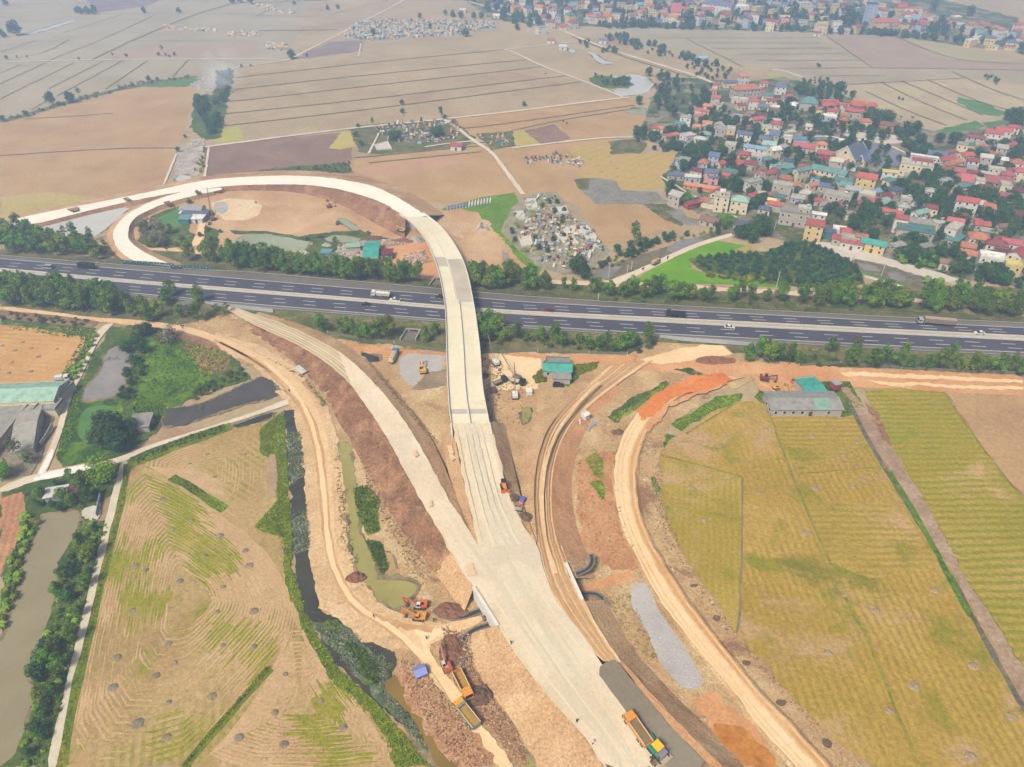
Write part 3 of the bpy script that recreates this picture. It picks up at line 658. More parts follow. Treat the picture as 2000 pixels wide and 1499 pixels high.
patch('drain_track','1642,760 1656,756 1690,797 1725,850 1757,895 1785,945 1815,995 1850,1055 1885,1124 1925,1189 1962,1249 2010,1330 2010,1395 1950,1286 1900,1194 1867,1124 1832,1075 1800,1020 1765,962 1740,920 1717,890 1687,832 1660,782',ground('drain_soil',[C(150,122,98),C(174,146,122),C(190,162,140)],.15,.35,.9),.3)
line('ditch','1650,775 1685,840 1715,895 1760,965 1830,1080 1898,1200 1945,1290 2005,1392',1.6,ground('ditch_dark',[C(84,84,66),C(110,104,88),C(136,126,110)],.3,.5),.3)
line('grass_strip','1735,920 1770,975 1812,1045 1850,1120 1895,1205',1.8,grass,.4)
patch('soil_strip','1690,785 1710,800 1735,850 1742,870 1725,862',brownslope,.4)
line('field_bund','1450,932 1449,1060 1446,1190 1440,1235',.7,bundm,.25)
line('field_bund','1290,888 1345,903 1450,932;1500,802 1530,880 1570,985 1620,1095;1650,1165 1700,1260 1735,1345 1780,1460;1440,785 1340,848;1842,766 1900,848 1960,928 2005,982',.9,bundo,.4)
line('field_bund','1560,925 1735,912',.6,bundo,.3)
# distant bunds
line('field_bund','0,143 40,126;0,164 87,123;0,193 145,122;95,173 200,120;110,188 240,118;205,175 287,119;337,150 366,118;60,215 100,192;0,102 70,79;30,115 95,100 133,78;97,117 205,75 300,30;120,65 240,28;185,27 500,27;220,80 500,80;0,10 250,3;0,18 240,8;0,27 200,17;0,35 140,25;0,43 110,40;45,232 130,228 220,221;0,304 100,297 240,289 345,289;500,30 720,36;560,0 500,32;640,30 800,-10',1.0,bundd,.5)
line('field_bund','180,116 270,73 380,28 450,8;505,60 660,58;500,5 640,0',2.6,bundm,.5)
line('field_bund','460,152 500,147 750,119 985,97;455,175 660,152 1000,119 1028,117;445,198 500,193 760,163 1000,137 1065,129;440,222 700,196 1000,160 1105,148;432,246 500,239 750,210 1000,177 1133,160',1.5,bundd,.5)
line('field_bund','690,308 760,302 960,282;400,344 560,337;720,318 940,296;1000,255 1090,235 1250,210;870,255 1000,240 1240,205;880,285 1000,272',1.5,bundm,.4)
line('field_bund','1280,74 1600,74;1340,75 1400,105 1450,130;1370,84 1600,84;1390,95 1625,94;1440,106 1655,105;1480,118 1680,118;1520,134 1700,132 2000,137;1600,148 1730,148;1610,166 1700,163 1890,152;1720,160 1790,195 1850,220 1890,235;1760,158 1850,195 1920,225;1810,155 1900,195 1970,215;1860,140 1950,180 2000,195;1690,178 1780,220 1850,245;1608,66 1650,95 1705,133;1750,72 1830,105 1890,120 2000,125',1.1,bundd,.4)
line('path','0,122 110,118 250,116 400,115 500,115 565,117',2.6,lane,.3); line('path','410,150 455,133 500,126 562,118',2.6,lane,.3)
line('path','565,117 600,98 660,68 720,37 790,0',3.,lane,.3); line('path','915,3 960,16 1000,30 1010,33',4,lane,.3)
line('path','400,287 500,274 687,250 837,236 870,232 1000,218 1140,200 1228,190',3.2,lane,.3); line('path','865,233 885,243 925,275 960,296 985,330 1022,380',3.,lane,.2)
line('path','1000,289 1100,277 1190,268 1260,268',2.6,lane,.2); line('path','830,287 875,280 928,275',2.2,lane,.2)
line('path','985,97 1000,100 1060,130 1140,158 1217,190',2.6,lane,.3); line('path','985,97 1060,88 1140,80',2.4,lane,.3)
line('road','1103,62 1145,80 1200,100 1300,130 1360,148 1402,166',4,lane,.2); line('canal_wall','1508,136 1530,138 1568,151',4.5,plaza,.2)
line('ditch','1120,72 1200,105 1300,136 1350,150',2,bundd,.3); line('path','320,360 345,300;400,345 408,288',1.6,lane,.3)
line('path','740,260 720,300;700,110 705,85',1.6,lane,.2)
line('canal_wall','1290,345 1320,362 1340,375 1400,405 1440,425',1.6,conc,.2)
# rows left by the harvester: nested turns inside each field
ROWN=[0]
def rows(name,s,k,mat,w,lo=-.1,z=None,seed=0,s0=.985,s1=.12,cx=.5,sc=.035):
    if z is None: z=ZL+.002+ROWN[0]*.004; ROWN[0]+=1
    q=[P(x,y,z) for x,y in pts(s)]; c=sum(q,Vector())/len(q); q=smoothpts(q,True,1); mb=MB()
    for i in range(k):
        f=s0+(max(s1,.22)-s0)*i/(k-1); d=dense([c+(v-c)*f for v in q],2.2,.35,True,seed); n=len(d)
        zz=z+.0035*i/k; vs=[]; ok=[]
        for j in range(n):
            a=d[j]; t=d[(j+1)%n]-d[j-1]; t.normalize()
            g=noise.noise(Vector((a.x*sc+seed,a.y*sc,seed)))+.45*noise.noise(a*.16+Vector((0,0,i*.8)))+.2*noise.noise(a*.6)
            ok.append(g>lo); ww=w*.5*min(1.2,max(.1,(g-lo)*3.)); nn=Vector((-t.y,t.x,0))*ww
            vs+=[(a.x-nn.x,a.y-nn.y,zz),(a.x+nn.x,a.y+nn.y,zz)]
        mb.add(vs,[(2*j,2*((j+1)%n),2*((j+1)%n)+1,2*j+1) for j in range(n) if ok[j] and ok[(j+1)%n]])
    o=mb.out(name,mat); o['kind']='structure'; return o
rgo=ground('row_olive',[C(160,138,40),C(176,150,60)],.15,.3,1.2,bump=.4)
rg_=ground('row_green',[C(132,138,16),C(148,146,32),C(168,156,64)],.15,.35,1.2,bump=.4); rp_=ground('row_straw',[C(194,160,116),C(202,168,124),C(212,180,140)],.15,.25,1.2,bump=.3)
LF='262,918 335,945 420,1000 510,1062 560,1140 590,1215 520,1300 420,1420 330,1500 125,1500 170,1260 212,1070'
rows('stubble_rows',LF,26,rp_,.6,-.35,seed=7.7); rows('stubble_rows',LF,24,rg_,.7,-.02,seed=2.3,sc=.06)
L2='575,1190 640,1300 755,1455 765,1498 385,1498 470,1410 535,1310'
rows('stubble_rows',L2,16,rp_,.6,-.3,seed=9.2); rows('stubble_rows',L2,14,rg_,.7,-.02,seed=5.1,sc=.06)
L3='270,905 345,868 505,832 512,900 505,1040 420,985 330,930'
rows('stubble_rows',L3,12,rp_,.55,-.2,seed=12.2); rows('stubble_rows',L3,9,rg_,.6,.2,seed=11.5,sc=.07)
# ================================================================ expressway
EZ=1.6
def lerpline(a,b,t):
    A=along([Vector((x,y,0)) for x,y in pts(a)],80); B=along([Vector((x,y,0)) for x,y in pts(b)],80)
    return ' '.join('%.1f,%.2f'%(p.x+(q.x-p.x)*t,p.y+(q.y-p.y)*t) for p,q in list(zip(A,B))[::4]+[(A[-1],B[-1])])
FE='-40,497 0,500 250,520 500,533 680,549 860,565 1000,578 1250,595 1500,608 1750,621 2040,634'
FL='-40,502 0,505 250,526 500,547 680,562 860,575 1000,588 1250,602 1500,615 1750,628 2040,642'
MT='-40,521 0,524 250,547 500,567 700,583 866,597.7 1000,607 1250,619 1500,631 1750,644 2040,658'
MB_='-40,526.3 0,530 250,552.2 500,572.3 700,588.2 866,603.4 1000,613 1250,627 1500,640 1750,652 2040,667'
NL='-40,547 0,551 250,572 500,595 700,611 866,625 1000,635 1285,652 1500,663 1750,676 2040,691'
NE='-40,553 0,557 250,578 500,602 700,618 866,631 1000,642 1285,660 1500,671 1750,685 2040,700'
strip('expressway',FL,EZ,NL,EZ,asph,m=2,step=8)
strip('expressway_shoulder',FE,EZ,FL,EZ,shld,m=1,step=8); strip('expressway_shoulder',NL,EZ,NE,EZ,shld,m=1,step=8)
strip('embankment',FE,EZ,lerpline(NE,FE,1.22),0.05,verge,m=3,rough=.25); strip('embankment',NE,EZ,lerpline(FE,NE,1.16),0.05,verge,m=3,rough=.25)
strip('median_strip',MT,EZ+.02,MB_,EZ+.02,medm,m=1,step=8)
wpaint=ground('road_marking_paint',[C(208,204,198),C(224,220,214)],.3,.08,2.,bump=0)
def mline(s,w,z=EZ+.012): return line('lane_marking',s,w,wpaint,jit=0,z=z,step=8,wj=0)
mline(lerpline(FL,MT,.02),.35); mline(lerpline(FL,MT,.97),.35); mline(lerpline(MB_,NL,.03),.35); mline(lerpline(MB_,NL,.985),.35)
def dashes(s,per=15.0,ln=6.0,off=0,w=.32):
    q=along(edge3(s,EZ+.012),400); L=0; mb=MB()
    tot=sum((b-a).length for a,b in zip(q,q[1:]))
    q=along(q,int(tot/1.0)); i=int(off)
    while i+ln<len(q):
        a,b=q[i],q[i+int(ln)]; d=(b-a).normalized(); n=Vector((-d.y,d.x,0))*w*.5
        mb.add([a-n,b-n,b+n,a+n],[(0,1,2,3)]); i+=int(per)
    o=mb.out('lane_marking',wpaint); o['kind']='structure'
dashes(lerpline(FL,MT,.36),off=3); dashes(lerpline(FL,MT,.68),off=1); dashes(lerpline(MB_,NL,.36),off=8); dashes(lerpline(MB_,NL,.68),off=7)
steel=paint('galvanised_steel',C(176,178,180),.4,.08,2,spec=.5); concp=paint('concrete_pale',C(214,206,192),.8,.1,.8); concg=paint('concrete_grey',C(176,168,156),.85,.12,.6)
concw=paint('concrete_whitish',C(236,230,220),.8,.07,.5)
def rail(s,label,z=EZ,post=4.0,h=.75,mat=None,name='guardrail',thk=.08,hh=.32,cat='guardrail',panel=None):
    q=edge3(s,z); tot=sum((b-a).length for a,b in zip(q,q[1:])); q=along(q,max(3,int(tot/post)))
    root=thing(name,label,cat,q[0])
    mb=MB(); o=q[0]; mp=MB(); mp.cyl((0,0,0),(0,0,h),.07,n=5); po=mp.out('post',steel,root)
    for i,v in enumerate(q):
        v=v-o
        if i: k=po.copy(); link(k,root); k.location=v
        if i:
            a=q[i-1]-o; d=(v-a); L=d.length; c=(a+v)/2
            mb.box(c.x,c.y,c.z+h-hh/2,L,thk,hh,math.atan2(d.y,d.x))
    mb.out('rail',mat or steel,root)
    return root
rail(lerpline(FE,FL,.1),'long grey guardrail along the far edge of the expressway',post=6)
rail(lerpline(NE,NL,.1),'long grey guardrail along the near edge of the expressway',post=6)
mb=MB()
for s in (lerpline(MT,MB_,.12),lerpline(MT,MB_,.88)):
    q=along(edge3(s,EZ+.02),120)
    for a,b in zip(q,q[1:]):
        d=b-a; c=(a+b)/2; mb.box(c.x,c.y,c.z+.22,d.length+.05,.25,.45,math.atan2(d.y,d.x),ty=.6)
tag(mb.out('median_kerb',concp),'pair of low concrete barriers edging the expressway median','barrier')
# hoardings
hpan=paint('hoarding_grey_sheet',C(192,194,202),.5,.06,1,corr=('X',.9)); hgreen=paint('hoarding_teal_sheet',C(18,92,92),.5,.1,1,corr=('X',.9))
def hoarding(s,z,label,mat,h=2.0,flag=None,stay=None):
    q=edge3(s,z); tot=sum((b-a).length for a,b in zip(q,q[1:])); q=along(q,max(3,int(tot/3)+1)); o=q[0]
    root=thing('hoarding_fence',label,'fence',o); mp=MB(); mp.box(0,0,h/2,.12,.12,h+.1); po=mp.out('post',steel,root)
    for i,v in enumerate(q):
        v=v-o
        if i: k=po.copy(); link(k,root); k.location=v
        if i:
            a=q[i-1]-o; d=v-a; c=(a+v)/2
            pb=MB(); pb.box(0,0,0,d.length-.14,.06,h-.15); p=pb.out('panel',mat,root); p.location=(c.x,c.y,c.z+h/2); p.rotation_euler=(0,0,math.atan2(d.y,d.x))
            if flag:
                fb=MB(); fb.box(0,-.05,h*.2,.7,.03,.35); f=fb.out('reflector',concw,p)
hoarding('240,516 290,519 342,523',EZ,'left teal site hoarding with white plates, closing off the loop ramp mouth',hgreen,2.4,True)
hoarding('334,526 375,527 411,529',EZ,'right teal site hoarding standing slightly forward beside the tree row',hgreen,2.4,True)
hoarding('347,600 385,591 410,597 470,604 534,611',.8,'light grey panel hoarding below the expressway near the left haul road bend',hpan,2.2)
hoarding('1288,662 1340,667 1420,673 1480,677',.9,'light grey panel hoarding below the expressway beside the sandy spur',hpan,2.2)
# ================================================================ overpass
DL='789,424 810,442 830,467 842,492 855,525 863,562 869,600 871,637 872,687 874,750 877,800 881,829'
DR='836,424 857,440 875,460 892,485 905,510 915,540 922,575 929,612 934,650 939,690 942,750 947,782 956,827'
DZ=[7.2,8.2,8.8,9,8.6,7.6,6.6]
deckm=ground('deck_concrete',[C(226,212,180),C(238,226,198),C(244,234,212)],.05,.1,1.,spots=[(C(206,190,160),.09,.6,.75),(C(216,214,208),.06,.56,.7)],bump=.1)
deckg=ground('deck_damp_concrete',[C(188,178,160),C(200,190,170),C(212,202,182)],.1,.12,1.,bump=.1)
br=thing('overpass','curved pale concrete overpass crossing above the expressway to the loop ramp','bridge',P(872,640,0))
inv=Matrix.Translation(-br.location)
def under(o): o.data.transform(inv); o.parent=br; return o
A=along(smoothpts(edge3(DL,DZ),False,2),70); B=along(smoothpts(edge3(DR,DZ),False,2),70)
def sect(prof,name,mat,i0=0,i1=70,sub=None):
    """prof: list of (t across 0..1, dz) closed section swept along the deck"""
    mb=MB(); k=len(prof)
    vs=[]
    for i in range(i0,i1):
        for t,dz in prof:
            w=(B[i]-A[i]).length; tt=t if not isinstance(t,tuple) else t[0]+t[1]/w
            v=A[i].lerp(B[i],tt); v=v.copy(); v.z+=dz; vs.append(v)
    n=i1-i0; fs=[]
    for i in range(n-1):
        for j in range(k): fs.append((i*k+j,i*k+(j+1)%k,(i+1)*k+(j+1)%k,(i+1)*k+j))
    fs+=[tuple(range(k)),tuple((n-1)*k+j for j in range(k-1,-1,-1))]
    mb.add(vs,fs); return under(mb.out(name,mat))
sect([(0,0),(1,0),(1,-.35),(0,-.35)],'deck_slab',deckm)
for a,b in ((.06,.17),(.24,.35),(.42,.53),(.6,.71),(.78,.92)): sect([(a,-.36),(b,-.36),(b-.02,-1.5),(a+.02,-1.5)],'girder',concg,1,69)
sect([((0,0),.01),((0,.35),.01),((0,.25),.95),((0,0),.95)],'parapet',concw); sect([((1,-.35),.01),((1,0),.01),((1,0),.95),((1,-.25),.95)],'parapet',concw)
sect([((.5,-.3),.01),((.5,.3),.01),((.5,.15),.9),((.5,-.15),.9)],'median_barrier',concw,38,70)
sect([((.42,-.15),.01),((.42,.15),.01),((.42,.1),.3),((.42,-.1),.3)],'median_barrier',concw,1,38)
sect([((.45,.2),.012),(.97,.012),(.97,.016),((.45,.2),.016)],'deck_surface',deckg,22,39)
sect([((.0,.4),.012),(.42,.012),(.42,.016),((.0,.4),.016)],'deck_surface',deckg,21,26)
for i in (66,): sect([(.02,.014),(.98,.014),(.98,.03),(.02,.03)],'expansion_joint',paint('joint_rubber',C(196,188,172),.8),i,i+2)
for i in (7,18,31,42,56,65):
    a=A[i].lerp(B[i],.12); b=A[i].lerp(B[i],.88); d=b-a; rz=math.atan2(d.y,d.x); c=(a+b)/2
    mb=MB(); mb.box(c.x,c.y,c.z-2.0,d.length,1.6,1.0,rz); under(mb.out('pier_cap',concg))
    for t in (.2,.5,.8):
        p=a.lerp(b,t); mb=MB(); mb.cyl((p.x,p.y,-1),(p.x,p.y,p.z-2.45),.65,n=12); under(mb.out('pier',concg))
for i,s in ((0,1),(69,-1)):
    d=B[i]-A[i]; c=(A[i]+B[i])/2; rz=math.atan2(d.y,d.x)
    mb=MB(); mb.box(c.x,c.y,c.z/2-.3,d.length+.6,1.0,c.z-.5,rz); under(mb.out('abutment',concw))
    for E in (A,B):
        e=E[i]; f=E[i+2*s]-E[i+4*s]; f.z=0; f.normalize()
        q=e+f*3.2; mb=MB(); mb.box(q.x,q.y,e.z/2+.2,6.5,.5,e.z+.6,math.atan2(f.y,f.x)); under(mb.out('wing_wall',concw))
# ================================================================ new ramps and banks (south)
AL='883,828 887,845 890,862 897,900 910,962 922,1012 935,1070'; AR='957,824 963,848 970,870 980,910 1000,982 1025,1032 1047,1060'
strip('ramp_road',AL,[6.6,6.4,6.2,6,5.5,5.2,5.0],AR,[6.6,6.4,6.2,6,5.5,5.2,5.0],pale,m=6,rough=.05,edge=.5)
BL='440,604 500,637 575,670 637,707 685,750 707,782 725,807 750,845 770,880 787,915 807,950 832,995 860,1040 882,1082 895,1105'
BR='450,598 500,615 565,637 617,662 660,685 700,717 725,742 757,777 787,817 815,862 837,900 860,947 885,990 910,1025 937,1072'
BZ=[1.2,1.6,2.2,2.8,3.4,3.8,4.2,4.6,4.8,5.0]
strip('ramp_road',BL,BZ,BR,BZ,palegreen,m=6,rough=.05,edge=.5,dz=.01)
strip('ramp_road',' '.join(BL.split()[4:]),[3.5,4.2,4.6,4.8,5.0],' '.join(BR.split()[4:]),[3.4,4.2,4.6,4.8,5.0],pale,m=6,rough=.05,edge=.7,dz=.05)
patch('ramp_road','893,1100 905,1070 935,1062 985,1045 1030,1040 1050,1062 1065,1124 1082,1169 1107,1204 1135,1236 1152,1264 1175,1296 1200,1350 1230,1396 1290,1502 1180,1502 1150,1449 1100,1394 1045,1329 1000,1266 972,1222 925,1146 908,1122',pale,.22,z=5.06)
patch('ramp_patch','1040,1240 1110,1240 1160,1320 1130,1330 1060,1300;960,1110 1030,1090 1060,1160 1000,1180',ground('road_base_bluish',[C(226,208,182),C(234,220,196)],.06,.1,.8,bump=.1),.25,z=5.07)
line('wheel_track','925,850 935,930 955,1010 1000,1110 1070,1230 1140,1340 1230,1470;905,1050 960,1120 1040,1230 1120,1350 1210,1490',1.5,ground('track_greyish',[C(216,200,172),C(226,212,186)],.06,.1,.8,bump=.1),.3,z=5.09)
patch('stain','872,870 880,868 890,895 882,900;805,882 811,880 816,890 809,894;838,978 845,976 848,988 841,988;910,1104 922,1103 930,1122 917,1128;958,880 966,878 968,893 961,895',ground('orange_stain',[C(232,194,152),C(236,204,164)],.2,.1),.3,z=5.3)
patch('fresh_base','1162,1309 1195,1287 1207,1291 1245,1340 1285,1390 1330,1440 1392,1502 1286,1502 1230,1400 1195,1351',newas,.25,z=5.1)
trk1=ground('track_tan',[C(222,200,164),C(230,210,176),C(236,218,186)],.08,.15,1.,bump=.15); trk2=ground('track_grey',[C(214,202,176),C(222,210,186),C(230,218,196)],.08,.12,1.,bump=.1); trk3=ground('track_light',[C(230,214,186),C(238,224,196)],.08,.1,1.,bump=.1); trk4=ground('track_brown',[C(196,156,112),C(206,166,122),C(216,178,136)],.08,.2,1.,bump=.2)
def tracks(a,za,b,zb,spec,dz=.03):
    for k,(t0,t1,m) in enumerate(spec): strip('wheel_track',lerpline(a,b,t0),za,lerpline(a,b,t1),zb,m,m=1,edge=.22,dz=dz+.006*k)
tracks(AL,[6.6,6.4,6.2,6,5.5,5.2,5.0],AR,[6.6,6.4,6.2,6,5.5,5.2,5.0],[(.02,.1,trk1),(.24,.3,trk3),(.36,.46,trk2),(.52,.6,trk2),(.68,.73,trk3),(.9,.98,trk1)],.09)
tracks(BL,BZ,BR,BZ,[(.0,.07,trk1),(.2,.27,trk3),(.38,.44,trk2),(.52,.6,trk3),(.7,.75,trk2),(.93,1.0,trk1)],.1)
CL='925,1146 972,1222 1000,1266 1045,1329 1100,1394 1150,1449 1182,1502'; CR='1065,1124 1082,1169 1107,1204 1152,1264 1195,1345 1230,1396 1290,1502'
tracks(CL,5.06,CR,5.06,[(.0,.05,trk1),(.16,.2,trk3),(.28,.33,trk2),(.42,.46,trk3),(.55,.62,trk2),(.72,.75,trk1),(.84,.88,trk3)],.03)
DLx='1195,715 1155,750 1105,792 1070,835 1055,875 1045,920 1042,975 1047,1037 1057,1087 1066,1125 1083,1169 1107,1204 1135,1236 1152,1264 1180,1292'
DRx='1265,705 1200,750 1140,797 1105,842 1085,890 1077,945 1077,1000 1085,1050 1100,1092 1112,1130 1136,1174 1160,1224 1190,1264 1210,1294'
DZ2=[.6,.9,1.6,2.6,3.4,4.0,4.6,4.9,5,5.0]
strip('haul_road',DLx,DZ2,DRx,DZ2,haulbr,m=6,rough=.06,edge=.3)
strip('haul_road_edge',lerpline(DLx,DRx,-.08),DZ2,lerpline(DLx,DRx,.06),DZ2,haul,m=2,edge=.4,dz=.03); strip('haul_road_edge',lerpline(DLx,DRx,.93),DZ2,lerpline(DLx,DRx,1.14),DZ2,haul,m=2,edge=.4,dz=.03)
tracks(DLx,DZ2,DRx,DZ2,[(.15,.22,trk4),(.3,.38,haul),(.46,.54,trk4),(.64,.7,haul),(.8,.86,trk4)],.08)
line('wheel_track','1170,745 1115,800 1078,860 1060,930 1058,1000 1066,1060 1085,1120',1.2,haul,.2,z=4.75)
strip('embankment','1210,1294 1245,1340 1285,1390 1330,1440 1395,1505',5.0,'1215,1290 1255,1335 1300,1385 1350,1437 1420,1505',4.6,orange,m=3,edge=.4,rough=.06)
VL='757,742 800,790 840,850 868,910 893,975 930,1062'
strip('embankment','725,742 757,777 787,817 815,862 837,900 860,947 885,990 910,1025 936,1068',[3.9,4.2,4.6,4.8,5.0],VL,[0.1,.1,.8,2,3.5,5],tanslope,m=7,rough=.3,dz=-.02)
strip('embankment','500,615 565,637 617,662 660,685 700,717 725,742',[1.6,2.2,2.8,3.4,3.9],'505,608 575,628 640,652 690,680 735,715 757,742',.05,tanslope,m=5,rough=.25,dz=-.02)
strip('embankment',AL,[6.6,6.4,6.2,6,5.5,5.2,5.0],'860,828 862,848 866,870 874,920 893,975 910,1020 930,1062',[.3,.5,1,2,3.5,4.3,5],tanslope,m=7,rough=.35,dz=-.03)
strip('embankment',AR,[6.6,6.4,6.2,6,5.5,5.2,5.0],'985,826 990,848 995,870 1004,915 1018,975 1033,1020 1048,1058',[.3,.3,.5,1.5,3.4,4.6,5],tanslope,m=6,rough=.35,dz=-.03)
strip('embankment','1155,750 1105,792 1070,835 1055,875 1045,920 1042,975 1047,1037 1050,1058',[.9,1.6,2.8,3.6,4.2,4.6,4.9,5],'1130,745 1078,790 1040,830 1022,870 1012,920 1020,975 1034,1020 1048,1056',[.2,.2,.3,.6,1.5,3.4,4.6,5],tanslope,m=5,rough=.3,dz=-.03)
strip('embankment',BL.replace('440,604 ','').replace(' 895,1105',''),[1.6,2.2,2.8,3.4,3.8,4.2,4.6,4.8,5.0],'490,652 545,690 585,722 612,752 640,790 660,830 690,880 712,920 735,960 760,1005 790,1050 828,1095 850,1125',.05,brownslope,m=9,rough=.5,dz=-.03)
strip('embankment','880,1080 908,1122 926,1147',5.02,'848,1122 878,1160 905,1200',.05,tanslope,m=7,rough=.35,dz=-.02)
strip('embankment','972,1222 1000,1266 1045,1329 1100,1394 1150,1449 1182,1505',5.02,'915,1240 925,1310 962,1364 1000,1411 1032,1474 1050,1520',.05,tanslope,m=9,rough=.3,dz=-.02)
strip('embankment',' '.join(DRx.split()[1:9]),[.9,1.6,2.8,3.6,4.2,4.6,4.9,5],'1215,765 1170,805 1142,850 1125,900 1118,950 1122,1000 1135,1050 1150,1085',.05,ground('terracotta_slope',[C(190,136,94),C(206,152,108),C(218,170,126)],.08,.3,1.,spots=[(C(178,120,80),.06,.56,.75)],bump=.6,stretch=(ang(1090,950,1130,960),4)),m=8,rough=.35,dz=-.03)
strip('embankment','1100,1092 1112,1130',5.0,'1150,1085 1165,1130',.1,tanslope,m=5,rough=.2)
strip('embankment','1136,1176 1160,1224 1190,1264 1210,1294 1245,1340 1300,1385 1350,1437 1420,1505',4.9,'1185,1172 1225,1240 1255,1290 1290,1325 1330,1370 1380,1415 1420,1460 1470,1510',.1,tanslope,m=8,rough=.35,dz=-.02)
patch('rough_ground','1120,900 1200,880 1212,1000 1235,1075 1250,1110 1190,1110 1150,1085 1125,1020',ground('red_cut_soil',[C(182,126,84),C(200,146,102),C(214,166,124)],.1,.35,1.,bump=.7),.6)
patch('rough_ground','1180,1160 1225,1150 1235,1185 1265,1245 1290,1305 1260,1300 1200,1215',soilrough,.5)
patch('rough_ground','780,1285 830,1310 900,1400 960,1500 905,1500 850,1440 800,1360 775,1320;980,1090 1000,1000 1045,1060',ground('stony_spoil',[C(172,122,86),C(200,152,112),C(222,184,146)],.25,.5,1.5,spots=[(C(140,96,70),.4,.58,.7)],bump=1.),.6)
patch('rough_ground','910,1250 925,1310 962,1364 1000,1411 1040,1500 1000,1490 940,1405 900,1330',ground('damp_spoil',[C(150,108,76),C(180,136,100),C(206,166,130)],.2,.5,1.3,bump=1.),.4)
patch('rough_ground','640,690 700,690 745,735 800,790 850,860 840,870 790,815 740,745;930,760 950,760 990,830 985,860 960,826',soilrough,.5)
# right ramp
FLx='1410,735 1360,738 1317,755 1275,777 1245,807 1225,835 1210,867 1200,900 1199,950 1207,1000 1217,1037 1232,1067 1247,1097 1262,1124 1280,1161 1307,1199 1332,1229 1355,1259 1385,1294 1425,1339 1475,1411 1560,1505'
FRx='1450,738 1400,748 1350,762 1312,780 1287,807 1265,837 1252,865 1242,900 1240,950 1247,1000 1260,1037 1277,1070 1300,1107 1312,1124 1337,1169 1375,1216 1410,1264 1450,1311 1497,1369 1537,1406 1600,1474 1625,1505'
strip('ramp_road',FLx,1.0,FRx,1.0,lite,m=6,rough=.05,edge=.35)
tracks(FLx,1.0,FRx,1.0,[(.1,.17,haul),(.3,.36,haul),(.62,.7,haul),(.86,.95,haul)],.05)
strip('embankment',FLx,1.0,lerpline(FRx,FLx,1.2),.05,soilrough,m=3,rough=.2,dz=-.02); strip('embankment',FRx,1.0,lerpline(FLx,FRx,1.2),.05,soilrough,m=3,rough=.2,dz=-.02)
patch('clay_layer','1410,728 1360,732 1317,750 1275,773 1245,805 1248,822 1262,826 1275,812 1305,785 1350,765 1410,748 1440,742',deepor,.5,z=1.25)
patch('clay_edge','1262,828 1275,813 1306,787 1352,767 1410,750 1412,756 1355,774 1312,795 1285,822 1268,845',orange,.4,z=1.2)
strip('haul_road',lerpline(FLx,FRx,.62),1.02,lerpline(FLx,FRx,1.02),1.02,ground('haul_orange',[C(206,152,92),C(216,166,108),C(228,184,130)],.06,.2,.8,bump=.2),m=3,dz=.02,edge=.5)
# ================================================================ loop ramp (north)
U1='-20,440 50,423 125,408 245,385 325,368 387,354 440,348 500,345 550,343 600,344 660,349 725,362 742,368 787,392 835,422'
U2='-20,450 75,437 150,417 250,394 345,376 410,368 450,363 500,361 587,360 650,367 700,379 750,397 775,413 785,420 792,428'
UZ=[1.5,2,3,4,5.5,7.2]
strip('ramp_road',U1,UZ,U2,UZ,white,m=4,rough=.04,edge=.5)
strip('embankment',U1,UZ,'-20,432 50,415 125,400 245,375 325,359 387,346 440,339 500,336 550,333 600,333 660,337 725,349 770,362 820,385 870,420',.05,soil,m=4,rough=.25,dz=-.02)
strip('embankment',U2,UZ,'-20,458 80,446 160,424 258,402 352,385 415,377 455,374 500,373 570,375 630,388 675,405 715,428 745,445 765,455 790,468',.05,brownslope,m=6,rough=.35,dz=-.02)
I1='420,360 345,377 287,397 250,417 225,442 219,462 225,480 240,498 270,514'
I2='435,370 412,376 337,392 275,417 257,432 250,450 250,467 265,483 300,503 345,521'
strip('ramp_road',I1,2.6,I2,2.6,white,m=4,rough=.04,edge=.5,dz=.03)
strip('embankment',I1,2.6,'405,362 330,379 275,399 238,419 213,443 207,463 213,482 228,502 252,514',.05,soil,m=4,rough=.25)
strip('embankment',I2,2.6,'440,376 418,383 345,400 288,422 268,437 261,450 262,466 277,480 310,497 370,520',.05,soil,m=4,rough=.25)
patch('spoil_patch','240,388 250,385 256,390 246,393;130,409 150,404 155,410 138,414;318,395 330,392 334,398 322,400;405,352 414,350 418,354 408,356',brownslope,.3,z=2.9)
# ================================================================ culverts
def wallq(name,label,cat,s,zt,zb,thk,mat,parts=True):
    q=edge3(s,zt); root=thing(name,label,cat,(q[0].x,q[0].y,0)); o=root.location
    for a,b in zip(q,q[1:]):
        d=b-a; c=(a+b)/2-o; mb=MB(); mb.box(c.x,c.y,(zt+zb)/2,d.length+.02,thk,zt-zb,math.atan2(d.y,d.x)); mb.out('wall',mat,root)
        mb=MB(); mb.box(c.x,c.y,zt+.12,d.length+.1,thk+.25,.24,math.atan2(d.y,d.x)); mb.out('coping',concw,root)
    return root
hw=wallq('culvert_headwall','tall white culvert headwall on the left side of the new road above two stone ditches','wall','925,1147 972,1222',5.3,-.5,.7,concw)
q=edge3('944,1178 958,1200',2.6); d=q[1]-q[0]; c=(q[0]+q[1])/2-hw.location; n=Vector((-d.y,d.x,0)).normalized(); n=n if n.x<0 else -n
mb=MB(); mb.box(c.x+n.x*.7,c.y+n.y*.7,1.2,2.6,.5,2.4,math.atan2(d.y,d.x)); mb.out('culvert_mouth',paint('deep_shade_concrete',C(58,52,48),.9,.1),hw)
wallq('culvert_headwall','long white culvert headwall on the right side of the brown haul road','wall','1105,1100 1137,1172',5.2,-.5,.7,concw)
stone=paint('mortared_stone',C(128,122,112),.9,.2,2); dkm=paint('ditch_shadow_mud',C(64,56,46),.95,.15,1)
